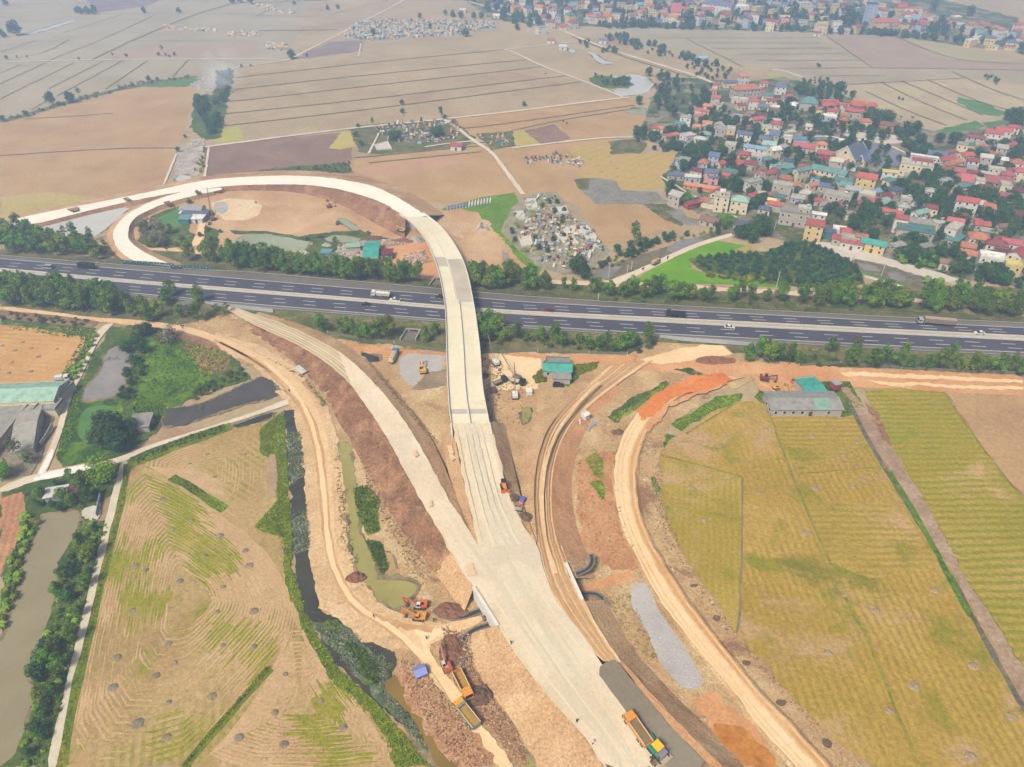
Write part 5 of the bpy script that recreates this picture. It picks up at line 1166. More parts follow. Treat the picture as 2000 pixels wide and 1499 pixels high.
# ================================================================ people
def person(x,y,z,rz,label,shirt,trousers,pose='stand',hat=None,group='people on the site'):
    """one skinned body with jointed limbs and separate fingers, clothing shown by material regions"""
    skin=paint('skin',C(196,146,112),.6,.05); hair=paint('hair_black',C(28,24,22),.8,.1)
    g=P(x,y,z+.9); g.z=z; root=thing('person',label,'person',g,rz,group)
    step=.22 if pose=='walk' else .05; bend=.35 if pose=='bend' else 0
    mb=MB()
    def limb(ps,rs,mi,n=8):
        vs=[];k=len(ps)
        ps=[Vector(p) for p in ps]
        for i,p in enumerate(ps):
            d=(ps[min(i+1,k-1)]-ps[max(i-1,0)]).normalized(); u=d.cross(Vector((0,1,0))) if abs(d.y)<.9 else d.cross(Vector((1,0,0))); u.normalize(); w=d.cross(u)
            for j in range(n): a=6.283*j/n; vs.append(p+(u*math.cos(a)+w*math.sin(a))*rs[i])
        fs=[(i*n+j,i*n+(j+1)%n,(i+1)*n+(j+1)%n,(i+1)*n+j) for i in range(k-1) for j in range(n)]+[tuple(range(n)),tuple((k-1)*n+j for j in range(n-1,-1,-1))]
        mb.add(vs,fs,mi)
    sh=Vector((bend,0,1.42-bend*.3)); 
    for s in (-1,1):
        f=s*step; limb([(0,s*.09,.94),(.04+f*.5,s*.1,.5),(f,s*.1,.1)],[.1,.072,.05],1); limb([(f-.06,s*.1,.05),(f+.04,s*.1,.05),(f+.17,s*.11,.03)],[.045,.05,.035],3)
        el=Vector((sh.x-f*.5,s*.27,sh.z-.3)); ha=Vector((sh.x-f*.7+.12,s*.26,sh.z-.55))
        limb([sh+Vector((0,s*.16,0)),el,ha],[.06,.045,.035],0); d=(ha-el).normalized(); pal=ha+d*.09
        limb([ha,ha+d*.05,pal],[.03,.042,.036],2,6)
        for q in range(4): o=Vector((0.0,0,0))+Vector((.03-.02*q,0,0)); L=(.065,.078,.072,.055)[q]; limb([pal+o*.9,pal+o+d*L*.5,pal+o+d*L+Vector((.012,0,0))],[.011,.01,.007],2,5)
        limb([ha+d*.02+Vector((.03,0,0)),ha+d*.06+Vector((.06,0,0)),ha+d*.1+Vector((.062,0,0))],[.012,.011,.008],2,5)
    limb([(0,0,.86),(0,0,.98),(bend*.5,0,1.2),(sh.x,0,sh.z-.05),(sh.x,0,sh.z+.06)],[.14,.15,.155,.17,.09],0,10)
    hd=Vector((sh.x+bend*.3,0,sh.z+.2)); limb([(sh.x,0,sh.z+.03),hd-Vector((0,0,.08))],[.055,.05],2); mb.ell(hd+Vector((.01,0,.02)),.1,.078,.125,10,8,2)
    mb.ell(hd+Vector((.11,0,.0)),.022,.014,.02,6,4,2)
    for s in (-1,1): mb.ell(hd+Vector((0,s*.08,.01)),.018,.012,.03,6,4,2); mb.ell(hd+Vector((.095,s*.032,.03)),.012,.014,.009,6,4,3)
    mb.ell(hd+Vector((.1,0,-.05)),.012,.026,.008,6,4,0)
    b=mb.out('body',[shirt,trousers,skin,blackm],root,smooth=True)
    mb=MB(); mb.ell(hd+Vector((-.015,0,.055)),.11,.09,.105,10,6); mb.out('hair',hair,root,smooth=True)
    if hat: mb=MB(); mb.cyl(hd+Vector((0,0,.08)),hd+Vector((0,0,.2)),.14,.09,12); mb.cyl(hd+Vector((0,0,.075)),hd+Vector((0,0,.09)),.19,.17,12); mb.out('hat',hat,root)
    return root
# ================================================================ graves
def grave_protos():
    out=[]
    cols=[('white',C(228,224,218)),('grey',C(158,154,148)),('cream',C(228,210,170)),('orange',C(226,170,90)),('blue-grey',C(150,166,182)),('dark red',C(150,76,70)),('dark',C(84,82,82))]
    for i,(nm,c) in enumerate(cols):
        m=paint('grave_'+nm.replace(' ','_').replace('-','_'),c,.7,.12,1.5,rnd=.15); st=paint('grave_base_stone',C(186,180,170),.85,.12,1.5,rnd=.2)
        root=thing('grave',None,'grave'); mb=MB(); mb.box(0,0,.2,1.5,2.4,.4); mb.out('base',st,root)
        k=i%3
        if k==0:
            mb=MB(); mb.box(0,.9,1.0,1.0,.4,1.3); mb.box(0,.9,1.75,.7,.35,.25); mb.out('headstone',m,root); mb=MB(); mb.box(0,-.2,.6,.9,1.5,.5,ty=.9); mb.out('tomb_chest',m,root)
        elif k==1:
            mb=MB(); mb.box(0,0,.75,1.1,1.9,.8); mb.out('tomb_chest',m,root); mb=MB(); mb.prism([(-.85,1.15),(0,1.7),(.85,1.15)],-1.2,1.2); mb.out('tomb_roof',m,root)
        else:
            for sx in (-.55,.55):
                for sy in (-.8,.8): mb=MB(); mb.box(sx,sy,1.1,.16,.16,1.5); mb.out('post',m,root)
            mb=MB(); mb.box(0,.7,.9,.9,.3,1.1); mb.out('headstone',m,root); mb=MB(); mb.box(0,0,1.95,1.7,2.2,.3,tx=.5,ty=.5); mb.out('canopy',m,root)
        out.append((nm,root))
    return out
GR=grave_protos()
# ================================================================ village
LMK=[(1700,300,'by the village pond'),(1655,215,'beside the temple'),(1450,165,'at the village far left'),(1330,255,'facing the open fields'),(1400,345,'above the grey marsh'),(1590,340,'around the teal courtyard'),(1640,465,'along the lower lane'),(1890,345,'in the red-roofed quarter'),(1940,265,'beside the right paddy'),(1950,480,'at the lower right corner'),(1800,435,'among the right trees'),(1660,385,'in mid village'),(1440,250,'in upper left gardens'),(1515,200,'below the banana clump'),(1540,275,'left of the village pond'),(1470,310,'left of village centre'),(1540,400,'behind the big tree')]
def zone(x,y):
    return min(LMK,key=lambda q:(q[0]-x)**2+((q[1]-y)*1.8)**2)[2]
VH='''1453,148,11,9,7,10,hip,o,w;1425,161,16,8,4.5,5,gable,b,c;1400,165,9,6,3.5,-10,gable,r,c;1392,177,9,6,3.5,-10,hip,o,c;1400,190,10,8,8,-32,gable,r,g;1384,207,10,8,6,-32,gable,o,w;1407,205,7,5,4,-25,flat,c,c;1365,214,9,6,4,-20,gable,r,c;1377,217,9,6,3.5,-20,gable,o,c;1366,226,10,7,4,-20,gable,p,g;1340,229,11,8,6.5,-20,flat,c,w;1328,241,9,7,3.2,-20,shed,t,l;1260,250,9,6,3.5,-25,hip,r,c;1280,249,9,6,3.5,-25,hip,r,c;1290,250,7,6,3.5,-25,gable,o,c;1304,265,9,7,4,30,gable,r,g;1318,262,9,6,4,30,hip,o,c;1344,264,12,10,7,28,flat,w,w;1330,278,9,6,3.6,-10,shed,b,w;1382,240,9,7,4,-20,gable,o,c;1362,246,9,7,3.5,-20,hip,o,c;1379,261,10,8,3.6,-20,hip,m,g;1408,251,10,11,7,-15,flat,c,g;1428,251,8,10,8,-15,flat,w,y;1423,267,8,6,3.5,-20,shed,k,g;1455,261,14,8,6.5,-28,gable,b,w;1447,205,9,7,4,5,gable,r,c;1474,196,10,9,7,-20,hip,r,w;1491,208,11,8,5,-10,gable,b,c;1487,224,13,7,4,-25,gable,k,g;1478,232,12,8,7,20,gable,r,w;1444,247,8,6,3.5,-20,hip,r,c;1466,248,9,7,3.5,-20,hip,r,c;1410,231,11,5,3,15,gable,n,c;1459,226,8,6,3.5,-20,hip,o,c;1495,271,11,8,5,-25,gable,b,g;1473,279,8,6,3.5,20,gable,r,w;1427,282,10,9,7,-20,flat,c,g;1396,303,9,9,6.5,-25,gable,b,l;1408,318,7,6,3.5,30,gable,r,c;1441,295,10,6,3.5,-15,shed,t,g;1480,289,20,6,6,-27,gable,l,w;1453,300,11,8,6.5,-10,hip,r,y;1478,305,9,8,6.5,-10,flat,c,l;1445,317,13,7,4,40,shed,r,r;1468,319,11,8,4,-25,gable,k,g;1436,192,8,5,4,0,flat,w,c;1452,194,9,6,4,0,flat,w,w;1492,162,9,6,3.5,-5,gable,p,c;1487,180,10,6,3.5,-5,gable,p,c;1499,186,12,8,4,-10,shed,t,c;1525,168,12,9,7,-8,hip,b,w;1511,196,15,8,5,-15,gable,r,c;1538,188,11,8,4.5,20,gable,p,g;1515,209,8,6,4,-15,flat,w,w;1619,205,14,9,5,-10,hip,r,c;1627,216,11,7,5,-15,gable,r,c;1604,212,9,7,4.5,-15,hip,o,c;1619,227,15,9,7,-18,flat,w,l;1627,238,12,6,3.5,20,shed,p,g;1642,203,13,5,4,-30,gable,p,c;1689,236,13,8,4.5,-8,hip,o,c;1515,241,9,8,8,-15,hip,r,c;1498,248,9,8,6,-15,flat,c,c;1513,261,9,12,7,-20,gable,b,g;1542,258,11,8,5,20,flat,c,g;1539,267,8,6,4,-20,flat,w,w;1564,272,11,10,7,-18,flat,l,l;1503,281,12,9,6.5,-20,gable,m,g;1497,268,11,7,5,-20,gable,b,g;1513,291,10,8,8,20,gable,w,c;1580,287,22,9,4,-32,gable,p,g;1614,299,13,9,5,-30,gable,p,r;1606,281,9,8,9,-20,hip,o,c;1495,311,12,8,4,10,shed,t,g;1503,336,12,8,9,20,gable,r,g;1535,338,15,9,4,20,shed,t,g;1533,326,13,9,4,20,gable,t,g;1517,323,9,7,4,20,shed,l,w;1567,331,14,6,8,24,gable,t,c;1620,333,24,8,6,-36,gable,t,c;1598,347,11,5,4,-25,shed,t,l;1646,352,14,9,4,-28,shed,t,g;1594,338,12,7,3,20,hip,o,c;1533,347,13,8,4,-20,hip,o,g;1529,360,15,8,8,-22,flat,c,g;1587,360,9,6,3.5,20,gable,o,c;1615,363,12,7,4,-28,shed,b,g;1694,345,15,10,9,-26,gable,r,y;1652,361,9,9,6,-26,gable,t,g;1668,369,12,8,6,-26,gable,g,g;1637,380,17,9,7,-28,flat,c,g;1694,378,12,9,6,-26,flat,c,g;1602,391,8,6,3.5,-25,gable,r,g;1637,399,8,6,3.5,-25,hip,r,g;1671,396,10,6,4,20,gable,r,g;1707,390,12,8,4.5,30,shed,p,c;1731,393,14,6,5,32,gable,m,g;1555,411,18,11,8,-20,flat,c,g;1572,406,9,6,10,-20,flat,w,g;1595,417,14,4,6,-24,shed,w,w;1615,450,12,7,4,-10,shed,b,t;1640,447,9,6,4,-20,flat,w,w;1654,450,8,7,5,-15,hip,r,c;1641,465,10,7,4,-22,shed,r,g;1665,473,15,6,4,-24,shed,r,w;1659,463,10,7,5,-24,flat,c,g;1683,461,8,6,5.5,-20,gable,o,c;1707,474,16,8,5,-31,gable,T,y;1714,373,8,6,3.5,20,shed,l,g;1739,335,12,5,6,-20,gable,y,w;1738,352,9,7,3.5,30,shed,t,c;1522,384,9,6,3.5,-25,shed,t,g;1508,390,6,4,5,-25,gable,y,o;1521,399,13,7,4.5,-30,gable,r,g;1507,378,8,6,3.5,20,gable,n,g;1742,413,14,6,4,-32,gable,r,g;1320,341,14,6,3.5,-8,shed,b,g;1353,344,13,6,4,-10,gable,c,l;1390,335,11,8,7,-12,gable,b,p;1394,345,8,6,5,-12,shed,b,p;1428,334,11,7,4,-15,shed,t,g;1421,342,9,7,4.5,-15,gable,r,g;1371,364,24,5,2.6,-24,gable,o,o;1470,354,14,9,6,25,flat,c,w;1411,383,11,10,9,-15,flat,c,c;1446,389,13,10,8,-20,hip,m,c;1412,374,4,4,12,-15,flat,w,c;1353,395,12,6,3.5,25,gable,r,r;1381,391,10,8,4,-20,hip,o,c;1393,394,7,7,4,-20,hip,g,c;1387,429,14,8,3.2,-35,gable,n,g;1449,437,12,4,3,25,shed,b,g;1469,381,9,6,3.5,30,gable,r,g;1906,268,16,6,5,-26,gable,r,g;1942,259,15,9,8,-26,gable,r,w;1961,254,14,8,8,-26,gable,r,w;1937,271,11,5,4,-28,shed,p,w;1981,248,10,7,5,-26,gable,r,c;1977,281,11,9,5,-15,hip,r,w;1925,284,9,5,3.5,-28,gable,o,g;1919,291,9,6,3.5,-28,shed,t,g;1896,282,7,6,3.5,-28,shed,t,g;1881,282,9,8,7,-26,flat,c,c;1891,290,10,7,4,-26,flat,y,c;1887,302,12,8,7,10,gable,r,c;1849,310,16,7,5,15,gable,r,w;1831,300,16,9,4,-20,gable,b,g;1854,296,12,6,3.5,20,gable,p,g;1792,319,21,12,8,-26,flat,c,c;1802,313,15,6,10,-26,shed,r,c;1806,305,18,3,8,-28,shed,w,w;1866,316,12,6,4.5,15,gable,o,c;1853,321,10,6,4,15,gable,o,c;1902,313,9,7,6,-20,hip,r,w;1880,334,13,9,4.5,-20,gable,p,g;1890,350,18,13,4.5,-28,hip,p,g;1879,362,12,7,5,20,gable,t,c;1900,336,9,8,5,-25,gable,k,g;1948,353,17,12,5,-28,gable,p,g;1926,366,11,9,6,-20,hip,k,c;1987,316,10,9,7,-20,hip,o,w;1994,333,10,9,7,-20,hip,r,c;1947,330,13,6,5,-22,flat,c,c;1932,341,13,8,5,-22,flat,w,c;1970,340,10,8,5,-22,hip,p,g;1915,352,7,7,8,-20,flat,c,w;1965,360,8,9,8,-20,flat,c,c;1988,372,12,9,4,-20,gable,k,g;1968,382,11,8,4,-25,gable,p,w;1890,391,15,9,9,-24,gable,r,w;1798,414,13,6,7,28,gable,m,w;1762,427,9,8,8,-24,flat,p,w;1785,431,20,8,7,-24,flat,c,c;1789,446,20,10,6,-24,shed,t,g;1837,434,12,8,4,20,flat,c,c;1865,443,14,8,8,42,flat,c,w;1866,464,16,8,4,42,shed,t,g;1880,421,10,8,4,-15,hip,k,c;1913,462,13,11,7,-22,hip,o,w;1918,437,10,7,4,-15,gable,r,g;1908,431,9,6,4,-15,hip,r,g;1932,451,10,6,3.5,-25,shed,g,g;1947,475,13,9,7,-24,hip,k,w;1977,473,13,8,7,-24,gable,p,w;1892,480,9,8,5,-30,gable,o,g;1891,495,12,7,4,-24,shed,o,w;1939,500,15,9,8,-24,flat,w,w;1966,494,14,8,6,-24,shed,k,w;1992,494,13,9,8,35,gable,r,w;1980,515,10,8,8,-24,flat,y,y;1962,512,9,7,5,-24,shed,p,g;1849,511,9,7,4,-15,gable,n,w;1992,417,10,8,6,-20,gable,k,w;1995,523,9,8,5,20,shed,k,g;1840,402,9,6,3.5,-20,gable,r,g;1975,400,9,7,4,-20,gable,n,g;1958,441,8,6,3.5,10,gable,n,g;1810,480,9,5,3,20,shed,g,g;1755,478,10,5,3,20,shed,g,g;1768,351,8,7,4,-20,gable,g,c;1750,370,9,7,4,25,shed,b,g;1770,387,8,6,3.5,-20,flat,c,g'''
for q in VH.split(';'):
    a=q.split(','); x,y,w,d,h,rot=[float(v) for v in a[:6]]
    k=.76 if w<17 else .92
    w*=k; d*=k; h*=1.0
    house(x,y,w,d,h,rot,a[6],a[7],a[8],lab_at=zone(x,y),tank=(R.choice((0,0,1)) if a[6]=='flat' else 0))
rv=random.Random(8); vill=pts('1310,330 1340,250 1400,225 1450,190 1520,195 1560,205 1640,230 1600,250 1560,290 1640,300 1700,330 1760,335 1850,290 1990,265 1995,510 1900,500 1880,440 1740,400 1600,440 1500,440 1400,420 1320,390'); n=0; t=0
while n<52 and t<4000:
    t+=1; x=rv.uniform(1310,1998); y=rv.uniform(190,515)
    if not inside(vill,x,y): continue
    g=P(x,y,4); w=rv.uniform(6,9); d=rv.uniform(5,7)
    if any((g.x-a)**2+(g.y-b)**2<(r+w*.5+.5)**2 for a,b,r in HPOS): continue
    n+=1; house(x,y,w,d,rv.choice((3.2,3.4,6.6)),rv.choice((-26,-22,62)),rv.choice(('gable','gable','flat','hip','shed')),rv.choice('kngcpgrwcob'),rv.choice('ggcwgl'),lab_at=zone(x,y),rng=rv)
# landmarks of the village
def gablewin(root,w,d,h,rise):
    for s in (-1,1):
        mb=MB()
        for q in (-1,1): mb.add([(s*(w/2+.5),q*(d/2+.5),h-.3),(s*(w/2+.5),0,h+rise+.15),(s*(w/2+.5),0,h+rise-.5),(s*(w/2+.5),q*(d/2+.5),h-.95),(s*(w/2+.2),q*(d/2+.5),h-.3),(s*(w/2+.2),0,h+rise+.15),(s*(w/2+.2),0,h+rise-.5),(s*(w/2+.2),q*(d/2+.5),h-.95)],[(0,1,2,3),(7,6,5,4),(0,4,5,1),(3,2,6,7)])
        mb.out('barge_board',concw,root)
    mb=MB(); mb.cyl((-w/2-.12,0,h+rise*.4),(-w/2-.02,0,h+rise*.4),.9,n=12); mb.out('round_window',gl,root)
house(1664,303,16,18,5,32,'gable','b','c','large cream hall with steep blue-grey gabled roof beside the village pond',rise=7.5,extra=gablewin,name='community_hall',cat='hall')
house(1686,312,6,7,4,32,'gable','b','c','small blue-grey gabled porch at the right end of the steep hall by the pond',rise=3.5,extra=gablewin,name='porch',cat='porch')
house(1645,315,16,3,3.2,-28,'shed','r','w','low red and white arcade in front of the steep-roofed hall',win=1,name='arcade',cat='arcade'); house(1647,322,17,3,3,-28,'shed','t','w','teal awning strip in front of the red arcade of the hall',win=0,name='awning',cat='awning')
tr_=paint('temple_ridge_gold',C(240,160,60),.5,.1)
def temple(x,y,w,d,h,rot,tiers,label,cols='c'):
    g=P(x,y,h); g.z=0; root=thing('temple',label,'temple',g,rad(rot),'temple buildings of the village'); z=0
    for k in range(tiers):
        f=1-.36*k; hh=h if k==0 else h*.45
        mb=MB(); mb.box(0,0,z+hh/2,w*f*.86,d*f*.8,hh); mb.out('wall',WM['c'],root)
        W,D=w*f/2+.6,d*f/2+.6; rise=D*.55; n=8; vs=[];fs=[]
        kx=W*.72
        for i in range(n+1):
            t=i/n; zz=z+hh+rise*(t**1.5)+.0; ex=W+(kx-W)*t; ey=D*(1-t)
            up=.9*(1-t)**4
            vs+=[(-ex,-ey,zz+up),(-ex*.5,-ey,zz),(ex*.5,-ey,zz),(ex,-ey,zz+up),(ex,ey,zz+up),(ex*.5,ey,zz),(-ex*.5,ey,zz),(-ex,ey,zz+up)]
        for i in range(n):
            for j in range(8): fs.append((i*8+j,i*8+(j+1)%8,i*8+8+(j+1)%8,i*8+8+j))
        mb=MB(); mb.add(vs,fs); r=mb.out('roof',RM['r'],root)
        mb=MB(); mb.box(0,0,z+hh+rise+.2,kx*2,.35,.5)
        for sx in (-1,1):
            mb.box(sx*(kx+.2),0,z+hh+rise+.6,.4,.35,1.1)
            for sy in (-1,1): mb.cyl((sx*kx,0,z+hh+rise+.1),(sx*(W+.1),sy*D,z+hh+1.1),.16,n=5)
        mb.out('ridge',tr_,r); z+=hh+rise*.5
    return root
temple(1672,215,17,14,4.5,-14,2,'tall two-tiered red temple hall with golden upturned ridges'); temple(1699,207,10,8,4.5,-14,1,'small red temple side hall half hidden by the tall dark tree'); temple(1621,203,14,9,4.5,-10,1,'single-tiered red temple hall with golden ridge ends, left of the tall one')
house(1663,221,16,6,3,-20,'flat','c','g','low grey terrace building in front of the tall two-tiered temple',win=1)
house(1741,244,16,7,4.5,-20,'gable','n','o','orange long building with dark roof at the edge of the temple yard',win=1)
g=P(1649,231,7); g.z=0; t=thing('pavilion','golden yellow ornate tower gate beside the temple','gate',g,rad(-15))
for k in range(3):
    f=1-.2*k; mb=MB(); mb.box(0,0,1.6+3.2*k,7*f,7*f,2.6); mb.out('storey',paint('ochre_plaster',C(226,160,64),.7,.12),t); roofmesh('hip',7.6*f,7.6*f,3+3.2*k,1.2,.5,RM['o'],t)
house(1581,199,14,11,6,-20,'hip','t','g','square pavilion with broad teal hipped roof in the trees above the village',rise=4,win=0); 
house(1457,172,23,11,9,12,'hip','o','g','long grey-walled hall with bright orange hipped roof at the upper left of the village',name='school',cat='school')
house(1593,436,9,8,9.5,-22,'gable','r','y','narrow bright yellow two-storey house with red gabled roof on the lower lane',extra=None,name='villa',cat='villa')
g=P(1645,258,0); mb=MB(); mb.cyl((0,0,0),(0,0,1.2),3.6,n=20); mb.cyl((0,0,1.2),(0,0,1.25),3.1,n=20); o=mb.out('pond_basin',concw); o.location=P(1647,277,0); tag(o,'round white stone basin standing in the village pond','basin')
line('pond_wall','1570,268 1620,266 1660,276 1700,274 1740,286 1775,302 1765,320',.9,concp,.1,z=.5,h=.6,kind='structure')
# ---- far town
rt=random.Random(5)
FT=[(1007,14,'o'),(1022,17,'o'),(1034,16,'c'),(1064,17,'r'),(1082,19,'o'),(1110,17,'r'),(1075,42,'r'),(1057,53,'c'),(1119,43,'r'),(1103,51,'p'),(1114,28,'t'),(1155,30,'p'),(1171,33,'p'),(1186,32,'o'),(1068,4,'c'),(1182,10,'c'),(1214,7,'c'),(1249,9,'l'),(1136,5,'r'),(1236,29,'o'),(1254,23,'o'),(1268,13,'o'),(1293,24,'o'),(1451,35,'b'),(1506,41,'r'),(1544,16,'w'),(1590,27,'p'),(1605,47,'y'),(1636,9,'w'),(1728,20,'p'),(1784,20,'o'),(1868,33,'w'),(1900,47,'o'),(1922,49,'o'),(1944,53,'o'),(1898,78,'w'),(1918,64,'c'),(1976,82,'b'),(1480,14,'c'),(1300,30,'n'),(1316,32,'o'),(1675,52,'o'),(1803,18,'n'),(1808,33,'o'),(1850,50,'r'),(1992,47,'p')]
def townzone(x): return 'far town left end' if x<1130 else 'far town before the school' if x<1300 else 'far town middle part' if x<1560 else 'far town by cream hall' if x<1800 else 'far town right end'
for x,y,c in FT:
    f=rt.choice((1,2,2,3)); house(x,y,rt.uniform(9,12),rt.uniform(7,10),3.4*f+.6,rt.choice((-20,10,25)),rt.choice(('hip','gable','gable')) if c not in 'cw' else 'flat',c,rt.choice('ccwyy'),lab_at=townzone(x),win=1,group='houses of the far town',rng=rt)
band=pts('960,0 1760,-4 1790,22 1990,60 2002,92 1900,86 1800,64 1600,56 1480,48 1200,42 1150,48 1080,44 1000,30'); n=0; used=[(a,b) for a,b,_ in FT]; mb=MB(); wk='cwgyl'; rk='rkonpgtbc'
while n<190:
    x=rt.uniform(965,2004); y=rt.uniform(-4,92)
    if not inside(band,x,y) or any(abs(x-a)<7 and abs(y-b)<2.6 for a,b in used): continue
    used.append((x,y)); n+=1; g=P(x,y,5); w,d=rt.uniform(7,12),rt.uniform(6,9); h=3.4*rt.choice((1,1,2,2,3))+.5; a=rt.choice((-25,-10,15,30))
    m=MB(); m.box(0,0,h/2,w,d,h,mi=rt.randrange(5)); c=5+rt.randrange(9)
    if rt.random()<.6: W,D=w/2+.4,d/2+.4; m.add([(-W,-D,h),(W,-D,h),(W,0,h+d*.3),(-W,0,h+d*.3),(W,D,h),(-W,D,h)],[(0,1,2,3),(3,2,4,5),(0,3,5),(1,4,2)],c)
    else: m.box(0,0,h+.3,w+.3,d+.3,.6,mi=c if rt.random()<.4 else 13)
    for q in range(int(w/3)): m.box(-w/2+1.5+q*3,-d/2-.03,h*.6,1.1,.06,1.3,mi=14)
    M=Matrix.Translation((g.x,g.y,0))@Matrix.Rotation(rad(a),4,'Z'); o=len(mb.v); mb.v+=[tuple(M@Vector(v)) for v in m.v]; mb.f+=[tuple(i+o for i in f) for f in m.f]; mb.m+=m.m
tag(mb.out('houses',[WM[k] for k in wk]+[RM[k] for k in rk]+[gl]),'the many small hazy houses of the far town seen as one mass',None,kind='stuff')
house(1356,18,48,10,7,-3,'gable','p','c','long pink-roofed school wing in the far town',win=1,name='school',cat='school'); house(1320,20,12,30,9,-8,'gable','p','c','cream school block with gable facing the fields in the far town',win=1,name='school',cat='school')
house(1404,9,40,14,12,-38,'gable','b','w','long white school block with blue-grey roof at the top of the far town',win=1,name='school',cat='school'); house(1442,12,26,10,8,-3,'flat','w','w','white flat-roofed school block beside the long white one in the far town',win=1,name='school',cat='school')
house(1570,6,18,14,16,15,'flat','w','c','tall white block at the top edge of the far town',win=1,name='apartment_block',cat='building'); house(1728,42,30,12,10,5,'gable','p','y','long cream hall with pink roof between big trees in the far town',win=1); house(1766,47,7,8,12,5,'flat','p','y','narrow cream tower beside the long cream hall in the far town',win=1)
house(1705,8,10,10,26,5,'flat','b','l','slim blue-grey high block rising at the top edge of the far town',win=1,name='apartment_block',cat='building')
for x,y,c,l in ((1178,78,'t','teal-roofed hut in the hedge along the far field road'),(1100,90,'w','white hut beside the little field pond'),(1077,78,'r','small red-roofed hut by the trees below the far town'),(905,19,'w','small white hut alone in the far fields'),(1372,113,'l','pale blue hut in the hedge between two fields'),(1596,64,'r','tiny red hut at the corner of the far field'),(892,283,'r','small white hut with red roof beside the graveyard wall'),(970,30,'w','white hut beside the far canal road')):
    house(x,y,8,6,3.5,-10,'gable',c,'w',l,win=1,name='hut',cat='hut',group='field huts')
# ---- farm and site buildings
def roofpx(c4,h,rise,axis,rc,wc,label,name,cat,win=1,ridge_end=None):
    """long building given by its four surveyed eaves corners: axis 0 = ridge from mid(0,3) to mid(1,2)"""
    q=[P(x,y,h) for x,y in pts(c4)]; o=sum(q,Vector())/4
    d=((q[1]+q[2])-(q[0]+q[3]))/2; w=d.length; rz=math.degrees(math.atan2(d.y,d.x)); dp=((q[3]+q[2])-(q[0]+q[1])).length/2
    f=FPX; r=house(0,749,w,dp,h,rz,'gable' if rise>0 else 'flat',rc,wc,label,win=win,rise=rise,group='farm and site buildings',name=name,cat=cat,ov=.15); r.location=(o.x,o.y,0); return r
roofpx('-60,790 110,783 127,746 -60,754',4.5,2.0,0,'m','c','long pale teal gabled farm shed beside the lane at the left edge','farm_shed','farm building')
roofpx('33,884 81,870 72,788 30,793',3,1.5,0,'c','g','long farm shed with ribbed grey roof, end on, beside the lane','farm_shed','farm building',0)
bpy.context.view_layer.update()
roofpx('-60,893 21,888 19,790 -60,790',3,0,0,'c','g','wide flat grey roofed farm block at the left edge','farm_shed','farm building',0)
roofpx('76,802 114,802 118,783 73,785',3,0,0,'g','c','low grey lean-to shed in the corner of the farm yard','lean_to','farm building',0)
roofpx('108,781 117,782 136,748 127,747',3.5,0,0,'g','c','narrow grey lean-to along the end of the pale teal farm shed','lean_to','farm building',0)
house(276,823,6.5,7,3,8,'shed','g','g','little grey hut beside the dark bushy tree and the black pond',rise=.6,win=0,name='hut',cat='hut',group='field huts')
house(110,962,6.5,4,2.4,15,'shed','w','l','low whitish tin hut under the trees at the head of the river',win=0,name='hut',cat='hut',group='field huts'); house(138,957,4,3.4,2.4,15,'shed','k','g','small rusty hut beside the whitish tin hut',win=0,name='hut',cat='hut',group='field huts')
def tealpatch(root,w,d,h,rise):
    mb=MB(); D=d/2+.45; W=w*.22; x0=w*.12
    mb.add([(x0,-D-.02,h-.04),(x0+W,-D-.02,h-.04),(x0+W,-.1,h+rise+.02),(x0,-.1,h+rise+.02),(x0,-D-.02,h-.09),(x0+W,-D-.02,h-.09),(x0+W,-.1,h+rise-.03),(x0,-.1,h+rise-.03)],[(0,1,2,3),(7,6,5,4),(0,4,5,1),(1,5,6,2),(2,6,7,3),(3,7,4,0)]); mb.out('roof_sheet',RM['m'],root)
house(1089,717,11.5,6,3.4,-3,'gable','T','g','small site office with teal gabled roof beside the haul road',rise=1.4,name='site_office',cat='site office',group='site buildings')
house(1090,706,10,4,2.8,-3,'flat','g','g','dark grey annex behind the teal site office',win=0,name='annex',cat='shed',group='site buildings'); house(1097,735,7,4,2.8,-3,'shed','g','g','grey canopy in front of the teal site office',win=0,name='canopy',cat='shed',group='site buildings')
house(1568,783,27,11,3.6,0,'gable','g','g','long pale grey-green site barrack beside the golden field',rise=1.2,extra=tealpatch,name='site_barrack',cat='site office',group='site buildings')
house(1586,757,8,13,3.2,10,'gable','T','g','teal roofed site shed behind the long barrack',rise=.7,win=0,name='site_shed',cat='shed',group='site buildings')
g=P(1632,752,4); g.z=0; t=thing('watch_hut','small red cabin with grey roof raised on wooden legs beside the drain track','hut',g,rad(20)); mb=MB(); mb.box(0,0,3.6,3,3,2.6); mb.out('cabin',WM['r'],t); mb=MB(); mb.box(0,0,5,3.4,3.4,.2); mb.out('roof',RM['g'],t)
for i in (-1,1):
    for j in (-1,1): mb=MB(); mb.cyl((i*1.3,j*1.3,0),(i*1.3,j*1.3,2.4),.12,n=6); mb.out('leg',RM['n'],t)
mb=MB(); mb.cyl((-1.5,-1.5,2.2),(-4,-5,0),.18,n=5); mb.out('ladder',RM['n'],t)
house(726,488,7.5,20,4,4,'gable','T','w','long teal workshop with white gable front behind the roadside trees',rise=1.5,win=0,name='workshop',cat='workshop',group='site buildings')
house(751,494,8,6,3,0,'shed','k','w','low dark red and white shed beside the teal workshop',win=1,name='site_shed',cat='shed',group='site buildings')
